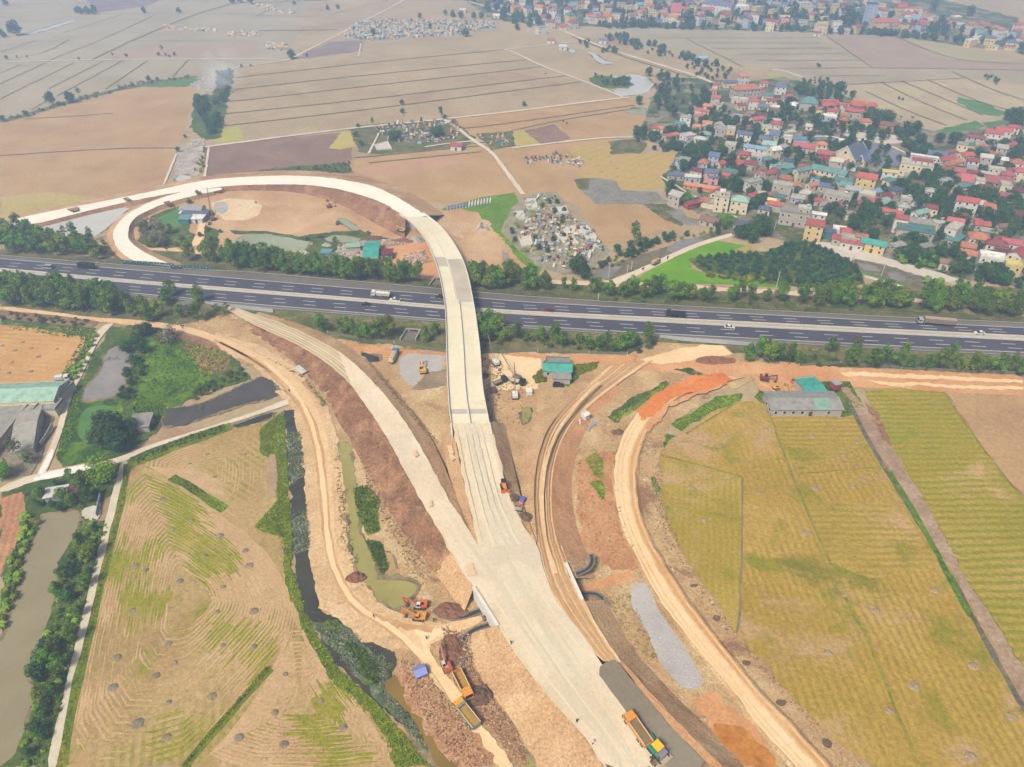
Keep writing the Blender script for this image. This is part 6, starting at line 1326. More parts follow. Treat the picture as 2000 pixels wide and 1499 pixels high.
house(376,407,13,7,3.6,-4,'gable','g','w','grey patched roof of the hamlet house inside the loop',win=1,name='hut',cat='hut',group='huts inside the loop'); house(379,419,15,7,3,-4,'shed','b','l','blue-grey lean-to of the hamlet house inside the loop',win=1,name='hut',cat='hut',group='huts inside the loop'); house(361,426,6,5,3,-4,'shed','t','t','small teal hut at the left of the hamlet inside the loop',win=0,name='hut',cat='hut',group='huts inside the loop'); house(386,425,7,5,2.8,-4,'shed','w','w','small white roofed hut at the head of the sandy path inside the loop',win=1,name='hut',cat='hut',group='huts inside the loop'); house(363,415,6,4,2.8,-4,'shed','w','w','small white lean-to beside the blue hamlet hut inside the loop',win=0,name='hut',cat='hut',group='huts inside the loop')
house(637,492,5,4,2.6,-5,'shed','t','t','small teal container cabin behind the roadside tree row',win=0,name='cabin',cat='cabin',group='site buildings'); house(646,499,4.5,4,2.6,-5,'shed','b','l','small dark blue cabin beside the teal container',win=0,name='cabin',cat='cabin',group='site buildings'); house(690,480,7,4,2.6,10,'shed','m','g','pale open shelter left of the teal workshop',win=0,name='shelter',cat='shelter',group='site buildings')
# ================================================================ graves
gn=[0]
def gravef(s,n,where,mind,sc=1.0,rot=0,pick=None):
    rg=random.Random(len(where)); 
    for v in scatter(s,n,rg,mind):
        nm,p=rg.choice(pick or GR); k=sc*rg.uniform(.75,1.25); gn[0]+=1
        dup(p,v,rad(rot+rg.choice((0,0,90))+rg.uniform(-8,8)),'%s tomb in %s'%(nm,where),'graves in '+where,True,(k,k,k*rg.uniform(.8,1.3)))
NC='the walled graveyard beside the overpass'
gravef('1030,430 1060,420 1110,425 1150,445 1182,485 1150,515 1100,528 1060,518 1010,460',135,NC,2.0,1.05,-20); gravef('1015,388 1080,382 1095,400 1070,408 1020,412',16,NC,2.5,.9,-20)
gravef('930,440 952,436 956,455 935,460',7,'the bright grass beside the overpass',2.2,.8,-20,GR[:2])
rg=random.Random(3)
for k in range(30):
    x=875+k%15*5.9; y=407-(k%15)*1.05+(k//15)*4; dup(GR[4][1] if k%15<7 else GR[0][1],P(x,y),rad(-15),'whitish tomb of the straight double row at the corner of the grassland','tombs in a straight double row',True,(.8,.8,1))
gravef('725,250 790,240 880,236 905,258 890,272 820,282 740,272',85,'the graveyard among the brown fields',2.8,1.15,-10); gravef('935,264 998,260 1000,282 960,288',14,'the small graveyard beside the field path',2.5,1.0,-10)
gravef('1020,312 1050,310 1095,300 1140,312 1135,330 1090,322 1030,322',40,'the graves standing in the stubble field',2.2,1.0,-10,GR[:3]+GR[5:])
mb=MB(); rg=random.Random(9)
for v in scatter('668,74 700,46 722,40 958,42 968,54 905,68 725,80',420,rg,3.2):
    w,d,h=rg.uniform(1.5,4),rg.uniform(2,4),rg.uniform(1,3.2); mb.box(v.x,v.y,v.z+h/2,w,d,h,rg.uniform(0,1.5),mi=rg.choice((0,0,1,2,3,4))); mb.box(v.x,v.y,v.z+h+.2,w*1.2,d*.7,.4,rg.uniform(0,1.5),mi=rg.choice((0,1,2)),tx=.5)
tag(mb.out('graves',[p.children[1].data.materials[0] for _,p in GR[:5]]),'wide far graveyard of pale and bluish tombs seen as one mass','graveyard',kind='stuff')
mb=MB()
for s,n in (('322,50 345,55 420,58 425,62 380,62 330,58',30),('440,65 500,62 510,72 445,72',35),('520,85 560,88 570,98 525,98',25),('500,8 535,12 540,25 505,22',22),('545,22 575,22 575,28 550,28',12)):
    for v in scatter(s,n,rg,3): h=rg.uniform(1,2.5); mb.box(v.x,v.y,v.z+h/2,rg.uniform(1.5,4),3,h,rg.uniform(0,1),mi=rg.choice((0,1,2,3)))
tag(mb.out('graves',[p.children[1].data.materials[0] for _,p in GR[:5]]),'scattered small groups of tombs in the distant left fields','graves',kind='stuff')
# plot walls in the near graveyard
for s,l in (('1005,417 1020,415 1028,428 1012,430','empty walled grave plot at the left of the near graveyard'),('1100,447 1128,442 1138,460 1110,465','walled grave plot with dark tombs under the yellow shrub'),('1128,446 1146,443 1165,465 1140,468','large pale walled grave plot at the right of the near graveyard'),('1085,458 1105,452 1130,478 1105,480','broad white paved grave plot in the middle of the near graveyard'),('1145,465 1160,462 1178,482 1160,486','walled grave plot with blue tombs at the right edge'),('1013,466 1036,464 1040,480 1020,484','raised grey grave plot on the bright grass'),('1075,410 1105,405 1110,417 1088,420','walled grave plot with red tomb at the top of the near graveyard'),('1025,392 1045,390 1050,408 1030,410','white paved grave plot under the bright bush'),('732,285 757,278 765,292 736,294','white stone mausoleum court at the front of the field graveyard')):
    q=[P(x,y) for x,y in pts(s)]; o=sum(q,Vector())/4; root=thing('grave_plot',l,'grave plot',o,group='walled grave plots')
    mb=MB(); mb.add([v-o+Vector((0,0,.55)) for v in q],[(0,1,2,3)]); mb.out('paving',concp,root)
    for a,b in zip(q,q[1:]+q[:1]):
        d=b-a; c=(a+b)/2-o; mb=MB(); mb.box(c.x,c.y,.55,d.length+.3,.3,1.0,math.atan2(d.y,d.x)); mb.out('wall',concw,root)
# ================================================================ planting
rp=random.Random(21)
def clump(kinds,s,n,label,group,mind=2.5,sc=1.0,share=True,avoid=True,cat=None):
    k=0
    for v in scatter(s,n*2 if avoid else n,rp,mind):
        if k>=n: break
        if avoid and any((v.x-a)**2+(v.y-b)**2<(r*.55+.4)**2 for a,b,r in HPOS): continue
        k+=1; plant(rp.choice(kinds),v.x,v.y,sc,label,group,share,cat,rnd=rp,world=True)
def row(kind,s,label,group,sc=1.0,cat=None,share=False):
    for q in s.split():
        a=q.split(','); ks=kind if len(a)<4 else a[3]
        plant(rp.choice(ks) if isinstance(ks,(list,tuple)) else ks,float(a[0]),float(a[1]),sc*(float(a[2]) if len(a)>2 and a[2] else 1),label,group,share,cat,rnd=rp)
A_=['acacia','acacia','acacia','slim']
E='roadside trees along the expressway'
clump(A_,'-10,478 60,468 120,480 190,492 195,508 0,494',34,'bushy roadside tree in the clump at the far left of the expressway',E,3.0,1.15)
row(['slim'],'16,462,1.2 42,458,1.25 62,462 130,470,.9,sparse 148,468,1.1 181,472,.9,sparse','tall thin tree standing up behind the far left roadside clump',E)
clump(A_,'-10,570 120,574 232,588 240,622 120,606 0,598',60,'bushy tree in the dense roadside belt at the near left of the expressway',E,2.8,1.15)
row(A_,'246,606 262,618 284,614 292,630,1.1 312,620 326,598 338,584 355,622,.7','roadside tree thinning out at the end of the near left belt',E)
row(['slim','acacia'],'392,598,.9 396,620,1.1 388,632,1 428,622,.7,sparse 446,614,.6,sparse 372,628,.8,sparse','roadside tree by the grey hoarding and the left ramp start',E)
clump(A_,'404,506 480,506 560,522 640,533 720,540 822,547 824,562 700,556 560,540 410,524',62,'bushy tree in the long roadside row between the loop and the expressway',E,2.8,1.12)
row(['acacia'],'372,510,1.1 204,478,.6,pale','lone roadside tree by the teal hoarding',E)
clump(A_,'918,540 1035,548 1038,572 925,566',16,'bushy roadside tree in the clump right of the overpass, beyond the expressway',E,3.2,1.1)
row(A_,'1065,568 1101,566,.8 1119,572,.8 1155,576 1171,570,.9 1190,580,.9 1216,582 1234,576,1.1 1256,584,1.1 1276,578 1290,572,1.1 1312,590,1.1 1330,586 1346,588,.9 1371,590,.9 1386,594 1430,590,1.1 1446,584,1.1 1462,594 1495,590,.8 1522,590','roadside tree beyond the expressway between the overpass and the orchard',E)
clump(A_,'1545,582 1700,582 1850,588 2005,602 2005,624 1850,614 1700,604 1560,598',54,'yellowish roadside tree in the thick belt below the village',E,3.0,1.05)
row(A_,'938,648,1.05 955,640 962,660,1.1 948,668 985,668,.9 975,650 1008,662,.9 1030,668,.6 1055,668,.9 1086,672,1.0 1098,682,.8 1133,672,.7 1150,684,.8 1172,682,.8 1186,680,.9 1198,688,.7 1216,688,1.1 1230,684,1.1 1246,682,.6 1262,680,1.1','roadside tree on the near verge right of the overpass',E)
row(A_,'632,648,1.0 678,652,1.15 692,660,.9 705,664,1.0 718,666,1.1 735,668,1.0 744,660,1.1 758,662,1.2 668,646,.7 833,668,.8 850,655,.8','roadside tree on the near verge left of the overpass',E)
row(A_,'1462,706,1.0 1480,704,1.1 1500,712,1.1 1520,710,1.0 1540,714 1556,712,.8 1496,698 1620,690,.8 1658,714,1.1 1668,690,.9,sparse 1700,720 1720,718,1.1 1752,718,1.1 1762,700,.9,slim 1776,722,.7 1812,722,.9 1836,722,1.1 1850,712,1.1,slim 1872,726,.9 1898,728,.9 1920,724,.8 1945,730,1 1968,730,1 1988,734,.9','roadside tree on the near verge below the right end of the expressway',E)
clump(['bush','greenbush'],'930,655 1200,680 1280,668 1275,690 1150,692 935,672',22,'low green bush on the near verge right of the overpass','verge bushes',2,1,cat='bush'); clump(['bush'],'1560,700 1990,722 1990,734 1560,714',20,'low bush on the near verge at the right','verge bushes',2,.9,cat='bush')
clump(['bush','greenbush'],'1180,580 1500,598 1700,612 1700,618 1200,594',20,'low bush on the grassy slope beyond the expressway','verge bushes',2,.8,cat='bush'); clump(['bush'],'0,612 180,628 176,640 0,626',22,'dry bush beside the dirt road at the far left','verge bushes',2,.8,cat='bush')
# orchard and rice margin
clump(['lychee'],'1350,508 1440,498 1492,498 1560,472 1600,484 1660,514 1685,552 1580,558 1510,554 1372,528',140,'low round bluish fruit tree in the orchard below the village','orchard trees',3.1,.74)
clump(['greenbush','yellow'],'1380,538 1505,548 1505,556 1385,545',16,'light green bush on the orchard edge beside the young rice','orchard hedge',1.8,.8,cat='bush')
# village trees
V='village trees'
clump(['broad','round'],'1264,138 1330,150 1395,160 1420,185 1385,205 1345,222 1295,235 1272,200',42,'dark broad tree in the grove between the field ponds and village',V,5.5,.85)
clump(['round','broad'],'1160,150 1195,150 1232,166 1222,172 1185,170',12,'small green tree on the overgrown islet of the pond',V,4,.7); row('broad','1248,205,.95,broad','single round tree on the bank between the two field ponds',V)
clump(['broad','round'],'1345,320 1330,340 1310,330 1345,295 1390,290 1402,312 1385,322',24,'dark tree in the thicket below the pink-walled house',V,4.5,.8); clump(['broad','round'],'1232,262 1300,256 1332,290 1300,302 1250,285',20,'dark tree around the red-roofed houses at the village edge',V,5,.75)
clump(['broad','round','pale'],'1410,255 1450,275 1480,300 1420,320 1400,290',18,'leafy garden tree in the left part of the village',V,5,.7); clump(['broad','round'],'1340,205 1400,215 1480,240 1450,255 1380,250 1330,240',26,'leafy garden tree in the upper left part of the village',V,5,.7)
clump(['broad','round','far'],'1555,172 1640,172 1685,192 1640,200 1570,192 1535,182',30,'bluish tree in the belt above the teal pavilion',V,5,.7); clump(['round','bush'],'1566,152 1590,150 1625,162 1620,168 1570,164',14,'small bluish tree in the clump on the field edge above the village',V,4,.9)
row('broad','1534,232,1.25 1592,252,1.2 1622,252,.8 1700,240,1.3,dome 1712,246,1.2,dome 1728,240,1.1,dome 1782,264,1.2 1758,235,.6,palm 1780,238,.7,palm 1625,300,.9 1640,312,.5 1708,318,.6 1662,262,.7 1770,290,.8 1832,280,.9 1856,282,1 1868,276,.9 1770,332,.9','dark leafy tree around the village pond and temple',V)
row('yellow','1672,262,1 1660,258,.8','yellow flowering shrub beside the village pond',V,cat='shrub'); clump(['lime','banana','greenbush'],'1520,298 1560,288 1590,305 1575,322 1540,325',16,'light green garden plant right of the cream two-storey house',V,3,.45)
clump(['broad','round','pale','bare'],'1560,410 1640,405 1740,415 1765,455 1700,470 1660,450 1600,440',44,'garden tree in the wild plot behind the lower lane',V,4.5,.75)
clump(['broad','broad','round','pale'],'1755,365 1800,350 1870,345 1885,370 1860,395 1790,398 1760,385',44,'dark tree in the grove around the small pool',V,4.5,.9); clump(['broad','round'],'1790,405 1880,405 1880,425 1850,430 1800,425',14,'dark tree between the flat-roofed houses at right',V,4.5,.8)
clump(['broad','round','pale'],'1745,470 1850,465 1885,500 1850,535 1790,530 1745,505',38,'leafy tree on the bank right of the lower pond',V,4,.75); clump(['banana'],'1755,500 1830,505 1835,528 1765,520',18,'banana plant on the bank above the lower pond',V,2.5,1.1,cat='plant'); clump(['banana'],'1800,545 1835,552 1850,575 1815,572',10,'banana plant below the canal wall at right',V,2.2,1,cat='plant')
clump(['broad','round'],'1895,385 1985,395 2000,455 1930,440 1900,410',36,'dark tree in the right grove of the village',V,4.5,.85); clump(['broad','round'],'1930,292 2000,285 2000,320 1935,312',20,'dark tree behind the upper right houses',V,4.5,.85); clump(['broad','round'],'1860,525 1920,505 1950,545 2000,545 2000,565 1870,550',26,'dark tree at the lower right edge of the village',V,4.5,.9)
clump(['broad','palm'],'1965,232 2005,225 2005,250 1970,250',10,'tall dark tree at the right edge beside the paddy',V,5,1.05)
row('huge','1482,460,.95','giant dark spreading tree at the lower left corner of the village',V); row('lime','1417,440,1.0','bright green round tree beside the brown-roofed shed',V); row('broad','1452,468,1 1440,466,.8 1470,475,.8 1342,395,.9,lime 1360,400,.5 1365,378,.5 1400,408,.5 1310,370,.8 1305,385,.8 1430,368,1.1 1440,372,1 1446,345,.9 1428,318,.8 1325,385,.5','garden tree at the lower left corner of the village',V)
clump(['round','broad','broad','pale'],'1300,245 1420,240 1520,200 1700,215 1850,300 2000,300 2000,520 1900,520 1760,440 1560,400 1440,420 1330,330',620,'small garden tree squeezed between the village houses',V,2.6,.68); clump(['palm'],'1400,300 1700,390 1980,480 1960,500 1600,400',10,'slender palm among the village houses',V,8,.9)
clump(['greenbush','round'],'1140,530 1200,505 1260,480 1330,470 1400,445 1440,440 1400,462 1330,462 1260,492 1200,522',44,'leafy tree along the creek beside the pale lane',V,3.2,.8); row('slim','1238,478,1.2 1246,484,1 1128,535,1.3,broad 1140,545,.8,broad','taller tree on the creek bank beside the graveyard',V); clump(['round'],'1200,490 1260,475 1330,462 1300,475 1215,505',10,'round tree on the creek bank below the stubble field',V,4,1)
clump(['greenbush','round'],'1010,400 1080,385 1118,425 1185,485 1150,518 1100,530 1050,515 985,455',26,'green shrub among the tombs of the near graveyard','graveyard shrubs',4,.75,cat='bush')
# far town and fields
F='distant trees'
clump(['far'],'900,-4 1200,-2 1500,4 1700,20 1990,70 1990,95 1780,66 1500,52 1060,40 960,25',400,'hazy blue tree among the houses of the far town',F,5,.78,avoid=False); clump(['far'],'975,20 1050,28 1055,58 1010,60 985,45',22,'hazy blue tree in the grove at the left end of the far town',F,6,.8)
row('far','1270,52,1.3 1345,50,1.9 1360,50,1 1215,50,1 1235,52,1 1545,40,1.8 1565,38,1.4 1650,52,2.4 1700,52,1.8 1822,20,1.2 1892,32,1.3 1995,105,1.5 1505,30,1.3 1480,48,1 1440,42,.9','big hazy blue tree standing out in front of the far town',F); clump(['far'],'1160,56 1500,62 1720,72 1880,86 1880,80 1720,64 1500,56 1160,50',90,'bluish tree in the hedge between far town and fields',F,4,.7,avoid=False)
clump(['round','far'],'1170,66 1230,76 1300,98 1350,118 1402,128 1400,136 1340,130 1270,108 1180,78',44,'bluish bush in the hedge crossing the far fields',F,4,.75); clump(['round'],'1128,86 1150,84 1152,94 1132,96',5,'dark bush by the narrow field pond',F,3,1.0); clump(['round','greenbush'],'1170,98 1205,92 1206,104 1175,106',10,'dark bush beside the field road',F,3.5,1.0) ; clump(['round'],'1340,130 1420,132 1440,150 1400,160 1345,148',20,'bluish tree at the upper tip of the village',F,4.5,.9)
clump(['far'],'145,24 190,22 190,31 145,30',8,'dark blue tree in the clump beside the distant canal',F,6,.8); row('far','12,12,.9 5,72,.9 22,66,.8 33,70,1.5 10,75,.7 282,26,.8 350,26,.7 455,8,1 470,6,.9 490,8,1 575,10,.6 570,116,.9 600,112,.4 640,20,.6 660,18,.6 1024,208,.5 820,36,.7 870,30,.7 885,34,.8 900,36,.8 925,36,.8 940,38,.8 840,56,.7 910,72,1 730,70,.8','distant lone tree in the far fields',F)
row(['sparse','round'],'13,116 35,118,.5 55,117,.5 155,118,.6 222,114,.8 247,112,.8 310,110,.9 318,104,.8 324,110,.7 331,112,.7 341,110,.9 472,132,.7 490,130,.5','small tree beside the white field track',F,.9)
row(['round','broad'],'103,206,1.1 116,207,.8 138,202,1.1 156,190,.9,sparse 8,238,.6 52,228,.6 85,218,.5 260,170,.6 292,160,.6 308,158,.7','tree along the overgrown ditch between left fields',F,.95); clump(['greenbush','bush'],'0,236 60,221 150,194 260,163 380,148 380,153 262,170 150,201 60,228',46,'bush along the overgrown ditch between the left fields','ditch bushes',3,1,cat='bush')
clump(['broad','round'],'382,205 395,195 412,205 405,235 385,232',24,'dark tree on the left side of the overgrown canal strip',F,2.6,.75); clump(['broad','round'],'405,235 425,230 430,250 415,268 402,262',20,'dark tree at the lower end of the canal strip',F,2.6,.75); clump(['greenbush','round'],'425,150 450,140 452,165 435,215 415,205 420,175',50,'green bush in the overgrown canal strip',F,2.4,1.1); row('round','348,298,.9 362,270,.6','dark round tree at the field corner',F); clump(['greenbush','yellow'],'378,340 396,300 404,285 402,320 390,345',14,'yellow-green bush along the field canal','ditch bushes',2,.7,cat='bush')
row('dome','772,275,1.0','left of two big dark domed trees in the field graveyard',F); row('dome','852,266,.95','right of two big dark domed trees in the field graveyard',F); row('round','785,205,.9 786,222,1 789,227,.5,bush 862,232,.9,slim 868,234,.8 700,250,.7 728,246,.6,slim 695,268,1 705,285,.8 900,290,.5 885,244,.5 1100,238,.7,bush 1107,242,.7,bush 1066,145,.6,bush 1596,130,.6 1600,132,.7 1755,195,.6 1762,197,.6','lone bush or tree by the field graves and paths',F); clump(['round','bush'],'1920,148 1935,150 1955,163 1945,167 1925,156',10,'bluish bush in the little clump on the right field',F,2.5,.8); clump(['greenbush','bush'],'575,332 640,322 682,318 688,335 640,340',30,'bush in the overgrown corner behind the loop',F,2.2,.8,cat='bush')
# loop interior
clump(['bush','bare','pale'],'275,470 285,445 330,455 328,482 300,490',18,'dull grey-green bush inside the loop ramp','loop bushes',2,1.1,cat='bush'); row('bush','370,398,1.6 390,388,1.2 432,455,1 392,462,1.3 405,452,1.2 398,480,1.4 410,440,1 355,470,1.2 345,480,1 660,440,1 625,466,1 600,470,1 720,458,1 500,398,.6 640,395,.8','bush near the hamlet and ponds inside the loop','loop bushes',cat='bush'); row('yellow','655,474,1.0','yellow-green shrub on the waste ground inside the loop','loop bushes',cat='shrub')
# left foreground
G='left foreground plants'
row('broad','222,860,1.35 205,875,1.1 235,885,1.0 262,850,.8','dark bushy tree beside the weedy pond at left',G); row('lime','201,938,1.35','bright green globe-shaped tree at the path junction',G); row('lime','6,935,1.0','bright green tree at the left edge by the lane',G); row('pale','40,900,1.0,sparse 60,905,.9 280,835,.6,round 298,838,.5,round 395,800,.5,yellow','small tree by the farm and pond at left',G)
row('broad','275,660,.8 290,655,.7 268,676,.7 250,690,.6 285,690,.6','dark tree beside the grey mud pond',G); clump(['greenbush','round'],'245,700 285,700 275,760 250,800 235,780',22,'green bush in the overgrown belt beside the mud pond',G,2.2,.7,cat='bush'); clump(['bush','greenbush'],'370,765 420,745 480,715 478,735 425,765 380,785',22,'dull bush on the bank of the black pond',G,2.2,.8,cat='bush'); clump(['bush','bare'],'315,650 345,655 335,680 310,672',8,'dry bush beside the dirt road bend',G,2.2,1,cat='bush')
clump(['round','greenbush','acacia'],'50,965 100,945 180,930 200,960 185,985 160,1000 100,1000 60,1010',26,'leafy tree around the tin huts at the river head',G,2.6,.62); clump(['banana','greenbush','yellow'],'52,1010 78,1020 50,1090 35,1150 15,1230 0,1240 20,1120',40,'banana plant or shrub on the left bank of the river',G,1.9,.7,cat='plant'); clump(['banana'],'160,690 188,650 190,660 175,700 150,745 140,740',12,'banana plant beside the dirt lane',G,2,.7,cat='plant')
clump(['round','acacia','greenbush','greenbush','yellow','banana'],'162,1020 205,1030 188,1100 168,1180 140,1290 115,1390 92,1470 60,1500 30,1500 55,1420 75,1330 85,1260 110,1190 120,1150 140,1070',72,'leafy tree or shrub on the right bank of the silty river',G,1.9,.6); row('round','135,1175,.9 75,1320,1.0 95,1270,1.0 150,1125,.8 170,1075,.9 165,1100,.8 85,1300,1.1 80,1430,.9','dark leafy tree leaning over the right bank of the river',G)
clump(['greenbush','greenbush','bush'],'262,900 300,882 350,862 430,836 434,844 350,872 300,893 265,908',34,'bush in the hedge beside the lane above the striped field',G,1.5,.5,cat='bush')
# ================================================================ low growth and stones
def tufts(name,s,n,mat,size,label,h=1.0,z=.05,seed=1,zf=None):
    rg=random.Random(seed); mb=MB()
    for part in s.split(';'):
        for v in scatter(part,n,rg):
            zz=z-.05
            for q in range(3):
                a=rg.uniform(0,6.28); sz=size*rg.uniform(.5,1.3); d=Vector((math.cos(a),math.sin(a),0))*sz*.5; hh=h*rg.uniform(.4,1.2); o=v+Vector((rg.uniform(-.4,.4),rg.uniform(-.4,.4),zz)); t=Vector((rg.uniform(-.5,.5),rg.uniform(-.5,.5),1))*hh
                mb.add([o-d,o+d,o+d*.5+t,o-d*.6+t*.9],[(0,1,2,3)])
    o=mb.out(name,mat); tag(o,label,None,kind='stuff')
lgrass=leaf('leaf_bank_grass',C(128,146,14),C(176,178,50)); lgd=leaf('leaf_bank_grass_dark',C(92,128,24),C(146,168,58)); lweed=leaf('leaf_water_weed',C(112,130,84),C(184,188,162)); ldry=leaf('leaf_dry_straw',C(196,160,112),C(214,182,134))
tufts('grass','540,812 555,805 562,950 572,1110 545,1060 540,960;557,1124 575,1120 600,1210 660,1300 740,1380 842,1498 768,1498 740,1419 690,1369 640,1314 600,1249;508,845 540,815 532,890 512,882;500,1028 545,975 555,1050 510,1035',800,lgrass,.5,'rough green grass along the bank of the weedy canal',.3)
tufts('water_weed','562,848 588,845 595,930 570,945;572,1000 600,1000 605,1072 576,1082;612,1212 660,1215 720,1260 770,1300 745,1345 690,1320 640,1255;745,1350 800,1400 836,1470 800,1430',520,lweed,.55,'pale green weed growing through the dark canal water',.4)
tufts('reeds','690,955 720,950 740,975 735,1000 742,1040 720,1045 700,1010;715,1058 742,1060 760,1110 748,1125 730,1090;672,1256 686,1253 722,1285 744,1318 735,1340 715,1325',420,lgd,.6,'green reeds beside the olive ditch pool',.5)
tufts('grass','145,765 165,760 150,830 120,905 110,895;270,770 320,800 310,825 262,815;260,690 335,660 370,690 400,735 330,790 290,770',620,lgd,.6,'lush green grass around the ponds at left',.4,seed=4)
tufts('grass','1245,790 1305,747 1308,752 1255,795 1206,824 1190,815;1312,830 1400,777 1445,770 1440,783 1370,812 1332,843;1142,900 1160,886 1178,900 1178,940 1160,930;1152,946 1172,940 1181,955 1178,980',420,lgrass,.5,'green grass patches between the right haul roads',.35,seed=5)
tufts('grass','1470,775 1500,750 1660,748 1688,800 1660,814 1562,811 1505,798;1040,738 1058,722 1066,725 1064,745 1050,748;1120,715 1170,707 1160,724 1130,735 1105,752',420,lgrass,.5,'green grass around the site huts',.35,seed=6)
tufts('grass','252,905 240,965 205,1100 180,1200 128,1430 115,1500 122,1500 148,1360 186,1200 214,1090 244,975 256,908;336,930 372,948 412,977 440,996 430,996 370,956;530,1305 480,1360 400,1450 362,1498 356,1498 440,1400 520,1305',420,lgrass,.45,'green grass along the concrete path and field banks',.28,seed=7)
tufts('straw','230,990 330,950 500,1050 545,1200 560,1350 400,1470 150,1480 190,1240;560,1190 640,1320 750,1470 480,1490 560,1330',900,ldry,.4,'dry rice stubble and loose straw on the left field',.1,seed=8)
tufts('weeds','700,880 740,960 800,1050 845,1120 820,1150 770,1070 720,970;1120,880 1200,860 1210,1000 1235,1075 1180,1090 1130,1000;1250,850 1300,850 1290,960 1330,1080 1420,1220 1380,1200 1290,1060 1250,950;960,700 1040,750 1045,830 970,830;706,697 728,716 808,806 858,868 848,872 760,770;1180,1170 1230,1160 1290,1300 1240,1270;656,870 676,1000 700,1100 692,1112 668,1060 658,950;520,700 600,745 640,790 632,800 590,735',170,leaf('leaf_dry_weed',C(130,128,60),C(186,170,110)),.45,'sparse weeds and dry tufts on the bare construction soil',.4,seed=12)
tufts('grass','0,640 185,642 192,652 160,715 150,745 112,748 160,665;340,660 445,690 445,720 400,738 365,690;60,1000 50,1080 5,1230 20,1100;160,1010 214,1022 170,1180 112,1400 90,1498 40,1498 100,1250 120,1150',420,lgd,.7,'rough grass on the left banks and field margins',.6,seed=13)
def stones(name,s,n,mats,lo,hi,label,seed=1):
    rg=random.Random(seed); mb=MB()
    for part in s.split(';'):
        for v in scatter(part,n,rg):
            r=rg.uniform(lo,hi)*(1.6 if rg.random()<.08 else 1); mb.ell((v.x,v.y,v.z+r*.25),r,r*rg.uniform(.6,1),r*.7,5,3,rg.randrange(len(mats)),.5,rg.random()*50)
    tag(mb.out(name,mats),label,None,kind='stuff')
sm=[paint('clod_brown',C(140,98,68),.95,.25,2),paint('clod_tan',C(176,132,96),.95,.2,2),paint('clod_light',C(200,164,126),.95,.15,2)]
stones('rubble','780,1285 830,1310 900,1400 960,1498 908,1498 850,1440 800,1360;910,1250 925,1310 962,1364 1000,1411 1035,1495 1000,1480 940,1405 900,1330',1300,sm,.1,.3,'earth clods and stones dumped beside the lower haul road',2)
stones('rubble','708,697 728,716 768,766 808,806 858,866 848,874 800,818 752,758;1290,885 1300,1000 1350,1120 1440,1240 1530,1345 1620,1440 1580,1420 1470,1290 1380,1170 1300,1060 1268,960;700,880 740,960 800,1050 840,1120 820,1130 770,1050 720,960',800,sm,.1,.3,'earth clods and stones scattered along the new banks',3)
stones('rubble','945,700 975,705 985,760 955,830 950,780;860,1225 915,1235 925,1290 905,1345 880,1290',260,sm+[paint('debris_grey',C(110,104,98),.9,.2,2)],.15,.5,'loose debris and broken stone around the overpass foot and the pit',4)
stones('rubble','660,480 705,472 712,515 655,505;745,470 790,468 795,480 750,482;785,500 830,490 845,515 800,520',220,[paint('rubble_pale',C(206,192,176),.9,.15,2),sm[1],paint('debris_blue_grey',C(150,158,168),.8,.2,2)],.2,.7,'pale building rubble around the teal workshop',5)
stones('rubble','368,168 400,150 424,152 420,178 405,184;372,275 398,272 402,285 375,288;525,492 600,492 605,502 530,502',160,[paint('rubble_pale',C(206,192,176)),paint('rubbish_mix',C(190,178,172),.9,.2,2)],.3,1.0,'pale rubbish and rock heaps on the canal strip',6)
def heap(x,y,rx,ry,h,mat,label,rz=0,cat='heap',z=0):
    g=P(x,y,z); n=30; vs=[];m=12
    for j in range(m+1):
        t=j/m
        for i in range(n):
            a=6.283*i/n; k=1+.22*noise.noise(Vector((math.cos(a)*1.5,math.sin(a)*1.5,x*.1))); r=t*k; v=Vector((math.cos(a)*rx*r,math.sin(a)*ry*r,h*(1-t)**.8*(1 if j else 1)))
            if 0<j<m: v.z+=h*(.45*noise.noise(v*.8+Vector((x,y,0)))+.25*noise.noise(v*2.3+Vector((y,x,0))))
            if j==m: v.z=-.1
            vs.append(v)
    mb=MB(); mb.add(vs,[(j*n+i,j*n+(i+1)%n,(j+1)*n+(i+1)%n,(j+1)*n+i) for j in range(m) for i in range(n)]); o=mb.out('soil_heap' if 'gravel' not in label else 'gravel_heap',mat); o.location=(g.x,g.y,z); o.rotation_euler=(0,0,rz); return tag(o,label,cat,'heaps on the site')
mh=paint('heap_soil_brown',C(140,94,66),.95,.25,1.2); mh2=paint('heap_soil_dark',C(116,84,62),.95,.25,1.2); mh3=paint('heap_gravel',C(176,170,164),.95,.15,2)
heap(696,1130,3.2,2.2,1.8,mh,'reddish brown soil heap beside the olive pool and haul road'); heap(880,1195,5,3,1.2,mh,'broad brown soil heap right of the two orange excavators'); heap(933,1360,4,3,1.6,mh2,'dark soil heap beside the lower orange dump truck'); heap(1207,846,2.8,1.8,1.2,mh2,'small round brown soil heap beside the light right ramp'); heap(1024,1012,2.8,2.4,1.0,mh2,'dark soil heap below the concrete pit by the haul road',z=4.2); heap(1000,975,2.4,2.0,1.0,mh2,'dark heap left of the blue tarpaulin',z=4.6)
heap(735,468,7,3,2,mh2,'dark spoil heap behind the teal workshop'); heap(790,472,9,3,1.5,mh,'long brown spoil heap below the far abutment'); heap(813,471,5,3.5,2.4,mh3,'pale grey gravel heap beside the far abutment'); heap(638,480,3,2,1.4,mh3,'pale gravel heap by the small pool inside the loop')
heap(885,1272,4,5,1.3,mh,'wet brown soil heap beside the working excavator'); heap(1395,705,9,3,1.6,mh,'long brown soil heap at the end of the sandy spur'); heap(945,735,2.5,2,1.2,mh2,'dark debris heap at the foot of the overpass')
